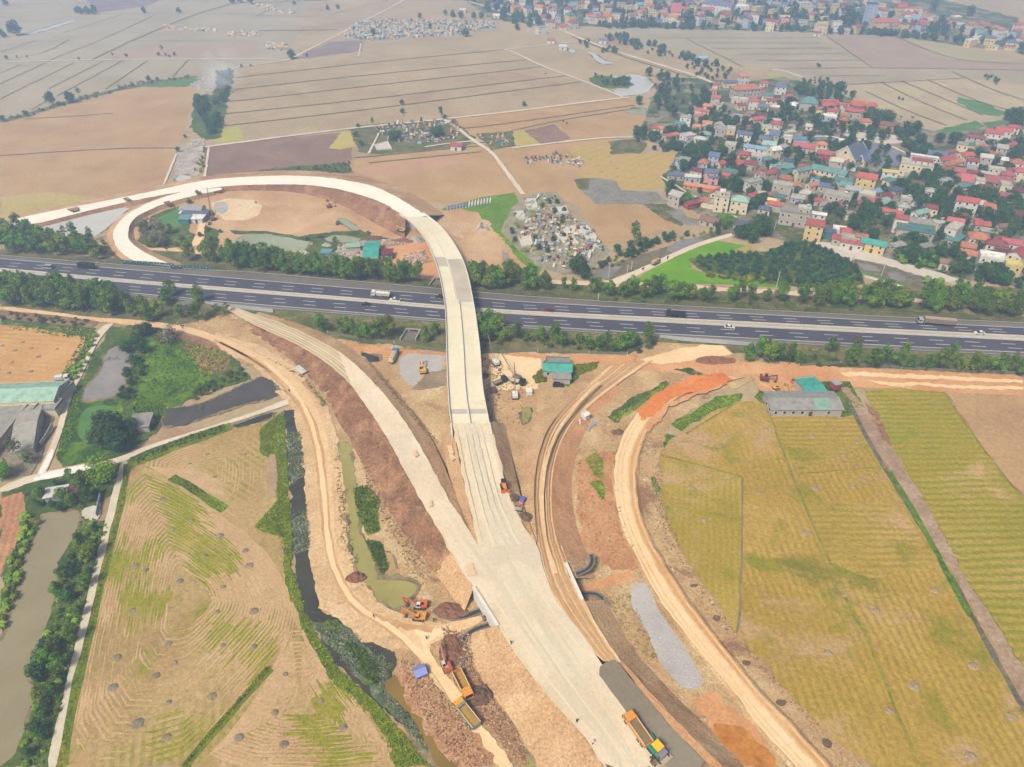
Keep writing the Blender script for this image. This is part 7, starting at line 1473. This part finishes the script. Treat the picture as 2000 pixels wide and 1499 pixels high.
# burnt straw patches
AS=[('left field','318,977,1 375,1018,.8 430,1048,1.2 338,1035,.7 402,1088,.7 480,1077,.9 487,1107,1.2 265,1107,1.1 286,1115,.8 352,1137,1 437,1148,.7 424,1197,.8 497,1195,1.2 436,1262,.8 496,1265,.9 229,1286,1.2 306,1321,1 342,1296,.8 222,1344,1.2 330,1374,.8 415,1361,1.1 270,1415,1.5 327,1442,1.1 468,1442,1.1 558,1319,.7 627,1370,.8 538,1393,.9 671,1422,1 556,1455,1 405,889,.7 479,889,.6 420,933,.6 477,951,.8 371,907,.6 260,1194,.8 330,1259,.9'),('upper left field','45,670,.8 5,677,.8 30,686,1 61,682,.9 112,683,.7 75,698,1.1 23,710,.9 61,727,1 18,730,1 90,760,.6'),('golden field','1665,952,.8 1350,955,.8 1375,1018,.8 1592,955,1 1685,940,.9 1616,1277,.9 1573,1043,1 1785,1342,1.2 1825,1155,1 1900,1303,1.1 1975,1402,1.1 1735,1390,.9 1895,1480,1.1 1710,1195,.9 1415,850,.9 1495,840,.8 1586,855,.8 1482,965,.7 1673,866,.7'),('yellow stubble','1167,324,.8 1193,317,.8 1234,323,.7 1204,330,.9 1174,336,1 1229,335,.8 1248,322,.9 1152,313,.9 1150,340,1 1205,345,.8 1295,301,.9')]
for where,s in AS:
    pv=None
    for q in s.split():
        x,y,k=[float(v) for v in q.split(',')]; g=P(x,y)
        rg=random.Random(int(x*7+y)); n=26; r=1.15*k*(1.25 if where=='golden field' else 1)
        vs=[(0,0,.32)]+[(math.cos(6.283*i/n)*r*t*(1+.12*rg.uniform(-1,1)+.2*noise.noise(Vector((math.cos(6.283*i/n),math.sin(6.283*i/n),x)))),math.sin(6.283*i/n)*r*t*.85*(1+.12*rg.uniform(-1,1)),z) for t,z in ((.55,.26),(1,.02)) for i in range(n)]
        mb=MB(); mb.add(vs,[(0,1+i,1+(i+1)%n) for i in range(n)]+[(1+i,1+n+i,1+n+(i+1)%n,1+(i+1)%n) for i in range(n)]); o=mb.out('ash_heap',ash if where!='golden field' else ground('burnt_straw_pale',[C(150,132,104),C(170,148,114),C(184,156,112)],.6,.4,1.6)); o.location=(g.x,g.y,.55)
        tag(o,'%s heap of burnt straw in the %s'%('small grey' if k<.85 else 'large grey' if k>1.05 else 'grey',where),'straw heap','burnt straw heaps')
# ================================================================ traffic
dE=ang(500,570,1000,610); dW=dE+math.pi
cw=paint('car_white',C(236,234,230),.25,.04,spec=.6); cs=paint('car_silver',C(180,182,190),.25,.05,spec=.6); cb=paint('car_black',C(36,36,42),.2,.05,spec=.6); cr=paint('car_red',C(138,36,44),.25,.06,spec=.6); cdk=paint('car_navy',C(38,44,66),.2,.05,spec=.6)
car(93,521,EZ,dW-.02,cs,'silver minivan in the far lanes at the far left','van',cat='minivan'); busbody(168,519,EZ,dW-.02,cb,'dark minibus following the silver minivan at the far left')
car(187,546,EZ,dE,cw,'white pickup in the near lanes at the far left','pickup',cat='pickup'); car(716,594,EZ,dE,cdk,'dark car in the near lanes left of the overpass'); car(771,585,EZ,dW,cw,'white pickup beside the tanker left of the overpass','pickup',cat='pickup'); car(858,579,EZ,dW,cb,'black car disappearing under the overpass'); car(1071,606,EZ,dW,cr,'dark red pickup right of the overpass','pickup',cat='pickup'); car(1425,638,EZ,dE,cw,'white sedan alone in the near lanes at right'); car(1914,650,EZ,dW,cw,'white sedan behind the loaded semi-trailer')
truck(744,574,EZ,dW,'white tanker truck with dark hatches in the far lanes',cw,tankbody(paint('tank_greywhite',C(206,200,186),.4,.08)),L=9.6,cat='tanker')
truck(1320,613,EZ,dW,'black cargo truck in the far lanes at right',cb,stakebody(cb,paint('cover_black',C(44,44,44),.7,.1),1.2),L=8.8)
truck(1829,629,EZ,dW-.02,'long semi-trailer with tan staked load in the far lanes at the right',cs,stakebody(paint('load_tan',C(186,160,132),.8,.15),paint('load_side_grey',C(128,120,116),.8,.2),2.1),L=16)
yel=paint('truck_yellow',C(240,170,24),.4,.08,spec=.4); ory=paint('truck_orange',C(236,158,56),.4,.08,spec=.4); exo=paint('excavator_orange',C(226,104,24),.45,.12,spec=.4); exd=paint('excavator_rust',C(190,96,48),.6,.18); exy=paint('excavator_yellow',C(240,176,20),.45,.1)
sand=ground('truck_sand',[C(176,140,66),C(190,152,76)],.5,.2,2.); sandg=ground('truck_roadbase',[C(140,116,82),C(152,128,92)],.5,.2,2.)
STG='dump trucks on the site'
truck(904,1338,.15,ang(892,1316,914,1360),'pale orange dump truck facing down with an empty bed, beside the muddy pit',ory,dumpbed(ory,None,sand),L=8.4,group=STG,cat='dump truck',name='dump_truck')
truck(911,1395,.15,ang(932,1422,895,1375),'bright yellow dump truck facing up with a sand-filled bed',yel,dumpbed(paint('truck_bed_grey',C(150,150,140),.5,.1),sand),L=8.6,group=STG,cat='dump truck',name='dump_truck')
truck(1245,1424,5.12,ang(1262,1448,1230,1402),'orange dump truck feeding road base into the green paver',ory,dumpbed(ory,sandg),L=8.8,group=STG,cat='dump truck',name='dump_truck')
truck(769,696,.1,ang(764,705,775,682),'cream water tanker with blue cab parked on the orange dirt',paint('cab_blue',C(40,130,196),.4,.08),tankbody(paint('tank_cream',C(226,214,182),.5,.1)),L=9,group='site vehicles',cat='tanker')
excavator(820,1180,.1,rad(175),0,exo,'orange excavator with white cab, upper of the two side by side',(5.6,4.6),(-1.3,3.9),cabw=cw,roofdk=True,sc=.88)
excavator(818,1203,.1,rad(172),0,paint('excavator_amber',C(238,150,44),.45,.1),'amber excavator with orange arm, lower of the two side by side',(5.6,4.4),(-1.0,3.9),sc=.86)
excavator(872,1299,.1,ang(876,1306,862,1270),0,exd,'rusty orange excavator with pale cab digging beside the muddy pit',(5.4,4.2),(-.3,3.8),cabw=paint('cab_pale',C(220,208,190),.5,.08),sc=.9)
excavator(826,722,.1,ang(828,728,823,703),0,exy,'yellow excavator on the grey gravel left of the overpass',(5.2,4.6),(.6,3.6),sc=1.0)
excavator(786,455,.1,rad(150),0,exy,'small yellow excavator below the far abutment',(4.6,3.4),(-.5,3),cabw=cw,sc=.8); excavator(643,400,.6,rad(20),0,exd,'rusty excavator on the brown slope inside the loop',(4.8,3.6),(-.5,3.2),sc=.8)
excavator(1495,738,.1,rad(-20),0,paint('excavator_dark_red',C(136,52,36),.6,.15),'dark red excavator on the orange dirt beside the site huts',(4.6,3.8),(0,3.2),sc=.9); excavator(1516,756,.1,rad(-50),0,exy,'small yellow digger beside the long site barrack',(3.4,3),(-.4,2.4),sc=.6)
# paver
grn=paint('paver_green',C(40,148,112),.45,.08); g=P(1281,1462,5.12+1.5); g.z=5.12; pz=ang(1295,1476,1266,1444)
pv=thing('road_paver','green road paver with yellow canopy laying dark road base behind the dump truck','paver',g,pz)
mb=MB(); mb.box(0,0,1.1,3.6,2.4,1.3); mb.out('body',grn,pv,bev=.06)
for s in (-1,1): mb=MB(); mb.prism([(-1.8,.35),(-1.5,0),(1.5,0),(1.8,.35),(1.6,.8),(-1.6,.8)],s*1.0-.22,s*1.0+.22); mb.out('track',blackm,pv)
for s in (-1,1): mb=MB(); mb.add([(1.7,s*.2,.5),(3.3,s*.9,.6),(3.3,s*1.9,1.5),(1.7,s*1.6,1.5),(1.7,s*.2,.35),(3.3,s*.9,.45),(3.3,s*2.0,1.4),(1.7,s*1.7,1.4)],[(0,1,2,3),(7,6,5,4),(0,4,5,1),(1,5,6,2),(2,6,7,3),(3,7,4,0)]); mb.out('hopper_wing',grn,pv)
mb=MB(); mb.box(2.5,0,.75,1.6,1.8,.25); mb.out('hopper_load',sandg,pv)
mb=MB(); mb.box(-.2,-.15,3.1,2.3,2.2,.14); cpy=mb.out('canopy',paint('canopy_yellow',C(250,200,24),.4,.05),pv,bev=.04)
for i in (-1,1):
    for j in (-1,1): mb=MB(); mb.cyl((-.2+i*1.0,-.15+j*.95,1.7),(-.2+i*1.0,-.15+j*.95,3.05),.05,n=6); mb.out('canopy_post',blackm,cpy)
mb=MB(); mb.box(-1.7,-.3,1.9,1.6,2.4,.12); mb.box(-1.2,.9,1.9,.5,.5,.4); mb.out('rear_deck',paint('deck_mauve_grey',C(142,134,142),.6,.08),pv)
mb=MB(); mb.box(-3.0,.2,.45,.9,4.6,.6); mb.box(-3.5,.2,.85,.3,4.6,.12); mb.out('screed',paint('screed_steel',C(190,172,150),.6,.12),pv)
for s in (-1,1): mb=MB(); mb.box(-.9,s*1.45,.9,4.4,.18,.3); mb.out('tow_arm',blackm,pv)
# dozer / roller, parked light vehicles, odds and ends
g=P(985,956,5.4); t=thing('bulldozer','small orange dozer with dark canopy on the left edge of the mainline road','dozer',g,ang(983,948,989,968))
mb=MB(); mb.box(.4,0,1.2,2.4,1.1,.9); mb.box(1.2,0,1.75,.5,.4,.3); mb.out('hood',ory,t,bev=.05); mb=MB(); mb.box(-.9,0,1.1,1.2,1.9,.8); mb.out('body',exo,t,bev=.05); mb=MB(); mb.box(-.9,0,2.7,1.6,1.7,.12)
for i in (-1,1):
    for j in (-1,1): mb.cyl((-.9+i*.7,j*.75,1.4),(-.9+i*.7,j*.75,2.7),.05,n=5)
mb.out('canopy',blackm,t)
for s in (-1,1): mb=MB(); mb.prism([(-1.7,.4),(-1.4,0),(1.4,0),(1.7,.4),(1.4,.85),(-1.4,.85)],s*.95-.25,s*.95+.25); mb.out('track',blackm,t)
mb=MB(); mb.prism([(2.0,0),(2.3,.1),(2.1,.6),(2.3,1.1),(2.0,1.1),(1.85,.6)],-1.5,1.5); mb.out('blade',exo,t)
truck(977,744,.1,rad(35),'small dark flatbed truck parked beside the overpass foot, left of two',paint('cab_dkgrey',C(52,56,62),.4,.08),stakebody(paint('bed_khaki',C(150,134,100),.7,.1),paint('bed_khaki',C(150,134,100)),.3),L=6.2,W=2.1,group='site vehicles'); truck(1012,745,.1,rad(-25),'small dark flatbed truck parked beside the overpass foot, right of two',cb,stakebody(paint('bed_pale',C(214,196,160),.7,.1),paint('bed_pale',C(214,196,160)),.3),L=6.2,W=2.1,group='site vehicles')
car(1091,752,.1,rad(-2),cb,'black car parked below the teal site office','suv','site vehicles')
g=P(820,1312,1.5); g.z=.1; t=thing('tent','blue tarpaulin tent among the earth clods beside the lower haul road','tent',g,rad(25)); tb=paint('tarp_blue',C(96,110,196),.6,.1); roofmesh('gable',2.9,2.8,1.5,.8,.25,paint('tarp_blue_pale',C(140,150,214),.6,.08),t,'canopy'); mb=MB(); mb.box(0,0,.75,2.7,2.6,1.5); mb.out('side_sheet',tb,t)
g=P(1020,976,5); t=thing('generator','blue tarpaulin covered machine with red end at the roadside','machine',(g.x,g.y,4.6),rad(70)); mb=MB(); mb.box(.4,0,.9,2.4,1.6,1.6,tx=.8); mb.out('tarpaulin',tb,t,bev=.15); mb=MB(); mb.cyl((-1.0,-.7,.7),(-1.0,.7,.7),.6,n=12); mb.out('drum',paint('drum_red',C(214,96,72),.5,.1),t)
for x,lab in ((1012,'grey concrete form panel lying beside the haul road, the left one'),(1027,'grey concrete form panel lying beside the haul road, the right one')):
    g=P(x,997,4.7); t=thing('form_panel',lab,'panel',g,rad(-8),'concrete form panels'); mb=MB(); mb.box(0,0,.25,2.3,1.9,.2); mb.out('panel',concg,t); [(lambda mb: (mb.box(0,e,.45,2.4,.12,.5),mb.out('edge_frame',dkm,t)))(MB()) for e in (-1,1)]
g=P(950,1207,.6); t=thing('concrete_box','small grey concrete box in front of the left culvert headwall','box',(g.x,g.y,.1),rad(30)); mb=MB(); mb.box(0,0,.6,2.2,1.4,1.1); mb.out('box',stone,t,bev=.04); mb=MB(); mb.box(0,0,1.2,1.4,.8,.12); mb.out('lid',dkm,t)
g=P(587,725,.5); t=thing('steel_plate','pale tin hut roof lying on the bank of the left haul road','sheet',(g.x,g.y,.6),rad(-45)); mb=MB(); mb.box(0,0,.5,6,2.4,.9); mb.out('base',concg,t); mb=MB(); mb.box(0,0,1.05,6.4,2.8,.14); mb.out('roof',RM['w'],t)
def culpipe(x,y,rz,r,L,lab):
    g=P(x,y,r); t=thing('concrete_pipe',lab,'pipe',(g.x,g.y,r+.05),rz,'concrete pipes'); mb=MB(); n=18
    vs=[];
    for xx,rr in ((-L/2,r),(L/2,r),(L/2,r*.84),(-L/2,r*.84)): vs+=[(xx,math.cos(6.283*i/n)*rr,math.sin(6.283*i/n)*rr) for i in range(n)]
    mb.add(vs,[(k*n+i,k*n+(i+1)%n,((k+1)%4)*n+(i+1)%n,((k+1)%4)*n+i) for k in range(4) for i in range(n)]); mb.out('pipe',concg,t); return t
culpipe(1155,829,rad(42),1.1,3.6,'mauve-grey concrete pipe beside the right haul road'); culpipe(1148,838,rad(42),1.0,1.2,'short concrete ring end beside the mauve pipe')
g=P(1143,817,1); t=thing('site_hut','small pale hut on skids beside the concrete pipes','hut',(g.x,g.y,.1),rad(40)); mb=MB(); mb.box(0,0,1.2,2.2,2.4,2.2); mb.out('cabin',concw,t); roofmesh('gable',2.3,2.5,2.3,.3,.15,RM['w'],t)
g=P(1165,824,.4); mb=MB(); mb.cyl((-3.6,0,.3),(3.6,0,.3),.18,n=8); mb.box(0,.35,.2,6.8,.3,.3); o=mb.out('steel_beam',steel); o.location=(g.x,g.y,.1); o.rotation_euler=(0,0,rad(-38)); tag(o,'long pale steel beam lying beside the concrete pipes','beam')
for x,y,l in ((1132,828,'upper'),(1133,832,'lower')): g=P(x,y,.4); mb=MB(); mb.cyl((0,0,0),(0,0,.75),.42,.42,12); mb.cyl((0,0,.75),(0,0,.85),.36,.36,12); o=mb.out('barrel',concw); o.location=(g.x,g.y,.05); tag(o,'white drum standing beside the pipes, the %s of two'%l,'drum',group='white drums')
for x,y,l in ((1549,747,'left'),(1554,747,'middle'),(1562,755,'right')):
    g=P(x,y,.7); t=thing('mixer_drum','orange round concrete mixer drum beside the teal shed, the %s one'%l,'mixer',(g.x,g.y,.1),0,'orange mixer drums'); mb=MB(); mb.cyl((0,0,.2),(0,0,.8),.7,1.1,14); mb.cyl((0,0,.8),(0,0,1.6),1.1,.8,14,cap=False); mb.out('drum',exo,t); mb=MB(); mb.cyl((0,0,1.3),(0,0,1.32),.75,n=14); mb.out('drum_mouth',dkm,t)
def crane(x,y,rz,lab,L,cabm,el=55):
    g=P(x,y,.8); t=thing('crane',lab,'crane',(g.x,g.y,.1),rz,'cranes on the site'); mb=MB(); mb.box(0,0,.5,3.6,2.6,.7); mb.out('tracks',blackm,t); mb=MB(); mb.box(-.3,0,1.6,3.2,2.2,1.4); mb.out('cabin',cabm,t,bev=.08); mb=MB(); b=Vector((1.2,0,1.6)); e=b+Vector((math.cos(rad(el)),0,math.sin(rad(el))))*L; 
    for q in (-.4,.4): mb.cyl(b+Vector((0,q,0)),e,.12,.08,6)
    for k in range(1,8): p=b.lerp(e,k/8); w=.4*(1-k/8); mb.cyl(p+Vector((0,-w,0)),p+Vector((0,w,0)),.06,n=5)
    bo=mb.out('boom',paint('crane_boom',C(150,120,86),.6,.1),t); mb=MB(); mb.cyl(e,(-1.2,0,2.4),.04,n=5); mb.cyl(e,(e.x,0,e.z-L*.35),.04,n=5); mb.out('cable',blackm,bo)
crane(968,710,rad(115),'white truck crane with thin boom beside the overpass edge',12,concw); crane(1006,774,rad(92),'pale crane with long raised boom on the bare yard',12,concw,60); crane(1009,740,rad(140),'thin boomed lifting rig behind the dark flatbed trucks',13,paint('rig_grey',C(120,118,112),.5,.1),50); crane(416,428,rad(110),'brown piling rig with long boom on the sand inside the loop',14,paint('rig_brown',C(130,104,70),.6,.1),62); crane(412,418,rad(100),'thin dark piling rig behind the brown one inside the loop',14,blackm,66)
g=P(1033,766,1); t=thing('container','small open brown container beside the bush on the bare yard','container',(g.x,g.y,.05),rad(5)); mb=MB(); mb.box(0,0,.9,2.4,2.2,1.7); mb.out('box',paint('box_brown',C(140,84,60),.7,.12),t); mb=MB(); mb.box(0,0,1.8,2.6,2.4,.15); mb.box(0,-1.15,.9,2.5,.12,1.8); mb.out('frame',concw,t)
g=P(963,763,.8); t=thing('container','dark red stacked formwork bundle beside the overpass edge','bundle',(g.x,g.y,.05),rad(5)); 
for k in range(4): mb=MB(); mb.box(0,-1.2+k*.8,.6+.1*(k%2),2.8,.6,1.0); mb.out('form',paint('form_maroon',C(112,70,66),.7,.15),t)
# poles
def pole(x,y,h,lab,arm=0,gr='roadside poles'):
    g=P(x,y); t=thing('utility_pole',lab,'pole',g,rad(-10),gr); mb=MB(); mb.cyl((0,0,-.2),(0,0,h),.2,.13,8); mb.out('pole',concp,t); mb=MB(); mb.box(0,0,h-.6,1.8,.12,.14); mb.box(0,0,h-1.4,1.4,.12,.14); mb.out('cross_arm',concg,t)
for x,y,h,l in ((1189,541,8,'concrete pole beside the creek and the pale lane bend'),(1225,534,5,'short concrete post beside the lane bend'),(1233,528,5,'second short concrete post beside the lane bend'),(1516,562,9,'tall concrete pole between rice field and orchard'),(1804,571,9,'concrete pole above the right roadside belt'),(1168,592,4,'concrete post beside the expressway guardrail'),(1721,540,7,'dark pole on the embankment of the debris pond'),(1511,455,7,'pole beside the big dark tree'),(982,517,8,'left concrete pole beside the clump by the overpass'),(1254,112,8,'far pole along the field road'),(1183,88,8,'second far pole along the field road'),(1296,125,8,'third far pole along the field road')): pole(x,y,h,l)
g=P(987,516); t=thing('lattice_tower','small grey lattice frame beside the trees by the overpass','tower',g,rad(-5))
for i in (-1,1):
    for j in (-1,1): mb=MB(); mb.cyl((i*1.3,j*.8,0),(i*1.3,j*.8,7),.1,n=5); mb.out('leg',steel,t)
for k in range(5): mb=MB(); mb.box(0,0,.8+k*1.5,2.6,1.6,.12); mb.out('platform',steel,t)
beam=MB(); a=P(1667,494,4); b=P(1658,520,.3); beam.cyl(a,b,.3,n=6); tag(beam.out('concrete_flume',concp),'pale concrete flume slanting down beside the debris pond','flume')
# fences and walls
def slab_fence(s,lab,h=1.6,mat=None,cat='fence'):
    q=[P(x,y) for x,y in pts(s)]; o=q[0]; t=thing('boundary_fence',lab,cat,o); mb=MB()
    for a,b in zip(q,q[1:]): d=b-a; c=(a+b)/2-o; mb.box(c.x,c.y,h/2,d.length,.15,h,math.atan2(d.y,d.x))
    mb.out('panel',mat or concg,t); k=MB(); k.box(0,0,h/2+.1,.25,.25,h+.2); po=k.out('post',concp,t)
    for v in q[1:]: c=po.copy(); link(c,t); c.location=v-o
wire=paint('mesh_fence',C(120,122,96),.8,.15,2)
slab_fence('640,652 700,664 770,672 870,689','low wire fence below the near expressway verge, left of the overpass',1.3,wire); slab_fence('938,692 1050,688 1150,692 1225,694 1255,680','low wire fence below the near expressway verge, right of the overpass',1.3,wire); slab_fence('1560,716 1640,712 1760,722 1880,728 2000,732','low wire fence below the right verge',1.3,wire)
slab_fence('82,872 92,858 104,836','pale boundary wall of the farm yard beside the dirt lane',1.8,concp,'wall'); slab_fence('198,972 194,990 190,1010','pale blue tin fence beside the concrete path',1.6,WM['l'])
slab_fence('1010,430 1040,400 1060,380','low wall at the top of the near graveyard',1,concp,'wall')
# people and motorbikes
tx={k:paint('cloth_'+k,c,.9,.1,4) for k,c in {'black':C(34,32,36),'navy':C(44,54,92),'white':C(226,224,220),'teal':C(50,110,110),'blue':C(56,96,150),'red':C(170,60,54),'grey':C(120,118,116),'orange':C(230,120,50)}.items()}
person(730,1204,.2,rad(100),'person in dark top and grey trousers walking left of the excavators',tx['black'],tx['grey'],'walk'); person(998,1255,5.1,rad(60),'person in dark clothes at the left edge of the new road',tx['black'],tx['navy'],'walk'); person(1127,1407,5.1,rad(-80),'person in black standing on the pale road',tx['black'],tx['black']); person(1157,1450,5.1,rad(30),'person in a white shirt bending over on the pale road',tx['white'],tx['black'],'bend'); person(1306,1467,5.12,rad(120),'person in blue walking beside the green paver',tx['blue'],tx['navy'],'walk',tx['teal']); person(1272,1474,6.0,rad(130),'person in a red vest standing on the rear of the paver',tx['red'],tx['black'],hat=tx['white']); person(1281,1480,5.12,rad(130),'person in dark clothes behind the paver screed',tx['black'],tx['black'],hat=tx['white'])
person(833,1246,.2,rad(-60),'person in teal trousers on the sandy track below the excavators',tx['grey'],tx['teal']); person(846,1212,.2,rad(10),'person in dark clothes crouching beside the amber excavator',tx['navy'],tx['black'],'bend'); person(866,1246,.2,rad(200),'person in white standing at the top of the muddy pit',tx['white'],tx['black'],hat=tx['white'])
def motorbike(x,y,rz,lab,shirt,z=.15):
    g=P(x,y,z); t=thing('motorbike',lab,'motorbike',g,rz,'motorbikes on the lanes')
    for xx in (-.6,.6):
        mb=MB(); mb.cyl((xx,-.06,.3),(xx,.06,.3),.3,n=12); mb.out('wheel',tyre,t)
    mb=MB(); mb.prism([(-.7,.55),(-.2,.4),(.3,.4),(.55,.8),(.45,.95),(.2,.75),(-.7,.8)],-.14,.14); mb.out('body',cr,t); mb=MB(); mb.cyl((.45,-.35,1.0),(.45,.35,1.0),.03,n=5); mb.cyl((.6,0,.3),(.45,0,1.0),.05,n=5); mb.out('handlebar',blackm,t)
    p=person(x,y,z+.25,rz,'person riding '+lab.replace(' on the dirt track inside the loop',' inside the loop'),shirt,tx['black'],group='riders')
for x,y,a,l,c in ((1256,526,(1250,528,1262,523),'the motorbike nearest the lane bend','black'),(1304,504,(1296,508,1312,500),'the motorbike further up the pale lane','navy'),(356,639,(370,641,350,637),'the motorbike on the dirt road at left','white'),(325,487,(340,487,310,486),'the motorbike on the dirt track inside the loop','red')): motorbike(x,y,ang(*a),l,tx[c])
truck(1281,512,.15,ang(1270,518,1292,508),'small tan loaded farm truck on the pale lane beside the creek',paint('cab_tan',C(186,150,110),.6,.1),stakebody(paint('load_straw',C(206,176,130),.9,.15),paint('load_straw',C(206,176,130)),1.4),L=5.2,W=1.9,group='vehicles on the lanes')
truck(122,739,.3,rad(10),'white light truck parked behind the pale teal farm shed',cw,stakebody(cw,paint('truck_box_white',C(232,230,226),.5,.05),1.4),L=5.6,W=2,group='vehicles on the lanes')
# smoke over the canal strip
def smoke(x,y,h,rx,rz_,dens,lean):
    m,nt,b=nodes('smoke_haze'); nt.nodes.remove(b); pv=nt.nodes.new('ShaderNodeVolumePrincipled'); pv.inputs['Color'].default_value=(.86,.9,.93,1)
    co=nt.nodes.new('ShaderNodeTexCoord').outputs['Object']; n=noi(nt,co,.07,4,.6,.6); ln=N(nt,'ShaderNodeVectorMath',operation='LENGTH')
    mp=nt.nodes.new('ShaderNodeMapping'); nt.links.new(co,mp.inputs[0]); mp.inputs['Scale'].default_value=(1/rx,1/rx,1/rz_); nt.links.new(mp.outputs[0],ln.inputs[0])
    d=math_(nt,'MULTIPLY',math_(nt,'MULTIPLY',sstep(nt,n,.35,.7),sstep(nt,math_(nt,'SUBTRACT',1.0,ln.outputs['Value']),0.0,.7)),dens); nt.links.new(d,pv.inputs['Density']); nt.links.new(pv.outputs[0],nt.nodes['Material Output'].inputs['Volume'])
    mb=MB(); mb.ell((0,0,0),rx,rx,rz_,14,10,jit=.1); o=mb.out('smoke',m); g=P(x,y,h); o.location=(g.x,g.y,h); o.rotation_euler=(rad(lean),rad(8),0); tag(o,'thin bluish smoke drifting up from burning rubbish on the canal strip',None,kind='stuff')
smoke(434,150,12,22,14,.034,0); smoke(430,118,30,24,20,.011,0)
SKIP=('guardrail','hoarding_fence','overpass','culvert_headwall','median_kerb','concrete_flume','box_culvert')
for o,_ in REG:
    if o.name.split('.')[0] in SKIP or (o.location.x==0 and o.location.y==0): continue
    o.location.z=GZ(o.location.x,o.location.y)+(-.02 if not o.name.startswith('pond_basin') else .01)
# ---- of each kind of plant only the ones that show largest stay single things; the rest stand together as one mass
import numpy as np
def mass(cat,keep,name,label,rank=None):
    ps=[q for q in PL if q[7]==cat]
    for q in ps:
        me=kids(q[0])[0].data
        if 'sz' not in me:
            c=np.empty(len(me.vertices)*3,np.float32); me.vertices.foreach_get('co',c); c=c.reshape(-1,3); me['sz']=float(np.ptp(c[:,0])*np.ptp(c[:,2]))**.5
    def show(q):
        v=q[1]; d=v.y*CT+(CAMH-v.z)*ST
        if abs(v.x/d)>.74 or v.y<60: return -1
        return q[6][0]*kids(q[0])[0].data['sz']/d
    ps.sort(key=show,reverse=True); rest=ps[keep:]
    for q in ps[:keep]: dup(q[0],q[1],q[2],q[3],q[4],q[5],q[6],cat=q[7])['category']=q[7]
    if not rest: return
    V=[];LV=[];LS=[];LT=[];MI=[];mats=[];nv=0;nl=0
    for q in rest:
        M=np.array(Matrix.LocRotScale(q[1],Matrix.Rotation(q[2],3,'Z').to_quaternion(),Vector(q[6])))
        for ch in kids(q[0]):
            me=ch.data
            c=np.empty(len(me.vertices)*3,np.float32); me.vertices.foreach_get('co',c); c=c.reshape(-1,3)@M[:3,:3].T.astype(np.float32)+M[:3,3].astype(np.float32)
            l=np.empty(len(me.loops),np.int32); me.loops.foreach_get('vertex_index',l)
            t=np.empty(len(me.polygons),np.int32); me.polygons.foreach_get('loop_total',t); st=np.empty(len(me.polygons),np.int32); me.polygons.foreach_get('loop_start',st)
            m=me.materials[0]
            if m not in mats: mats.append(m)
            V.append(c); LV.append(l+nv); LS.append(st+nl); LT.append(t); MI.append(np.full(len(t),mats.index(m),np.int32)); nv+=len(c); nl+=len(l)
    V=np.concatenate(V);LV=np.concatenate(LV);LS=np.concatenate(LS);LT=np.concatenate(LT);MI=np.concatenate(MI)
    me=bpy.data.meshes.new(name); me.vertices.add(len(V)); me.vertices.foreach_set('co',V.ravel()); me.loops.add(len(LV)); me.loops.foreach_set('vertex_index',LV); me.polygons.add(len(LS)); me.polygons.foreach_set('loop_start',LS); me.polygons.foreach_set('loop_total',LT)
    for m in mats: me.materials.append(m)
    me.polygons.foreach_set('material_index',MI); me.update(calc_edges=True)
    o=link(bpy.data.objects.new(name,me)); tag(o,label,None,kind='stuff')
mass('tree',290,'trees','the remaining trees of the roadside belts, village groves and far town, seen as one mass')
mass('bush',200,'bushes','the remaining low bushes along verges, ponds and field ditches')
mass('shrub',99,'shrubs','the remaining shrubs')
mass('plant',60,'plants','the remaining banana plants along the river and village banks')
for k in PROTO:
    for p in PROTO[k]: purge(p)
for _,p in GR: purge(p)
bpy.data.objects.remove(WIN); bpy.data.objects.remove(DOOR)
# ================================================================ camera, light, air
cam=bpy.data.cameras.new('camera'); co=link(bpy.data.objects.new('camera',cam)); S.camera=co
co.location=(0,0,CAMH); co.rotation_euler=(rad(90)-TH,0,0); cam.sensor_width=36; cam.lens=36*FPX/2000; cam.clip_start=1; cam.clip_end=9000
SUN_EL,SUN_AZ=52,215     # degrees; azimuth clockwise from +Y
w=bpy.data.worlds.new('World'); S.world=w; w.use_nodes=True; nt=w.node_tree
sky=nt.nodes.new('ShaderNodeTexSky'); sky.sky_type='NISHITA'; sky.sun_disc=False; sky.sun_elevation=rad(SUN_EL); sky.sun_rotation=rad(SUN_AZ); sky.air_density=.6; sky.dust_density=6; sky.ozone_density=1
nt.links.new(sky.outputs[0],nt.nodes['Background'].inputs[0]); nt.nodes['Background'].inputs[1].default_value=.088
sl=bpy.data.lights.new('sun','SUN'); sl.energy=3.0; sl.angle=rad(12); sl.color=(1,.95,.87)
so=link(bpy.data.objects.new('sun',sl)); so.rotation_euler=(rad(90-SUN_EL),0,rad(180-SUN_AZ))
mb=MB(); mb.box(0,1100,89,7000,6400,180)
hz=nodes('haze_air'); m,nt2,b=hz; nt2.nodes.remove(b)
pv=nt2.nodes.new('ShaderNodeVolumePrincipled'); pv.inputs['Color'].default_value=(.5,.7,1,1); pv.inputs['Density'].default_value=HAZE; pv.inputs['Anisotropy'].default_value=.2
nt2.links.new(pv.outputs[0],nt2.nodes['Material Output'].inputs['Volume'])
h=mb.out('haze',m); h['kind']='stuff'; h['label']='thin bluish haze in the air over the whole plain'
S.view_settings.view_transform='Standard'; S.view_settings.look='None'; S.view_settings.exposure=EXPO; S.view_settings.gamma=1
S.render.engine='CYCLES'; S.cycles.volume_bounces=1
try: S.cycles.volume_step_rate=4; S.cycles.max_bounces=6; S.cycles.diffuse_bounces=3; S.cycles.transparent_max_bounces=6
except Exception: pass
finish_labels()
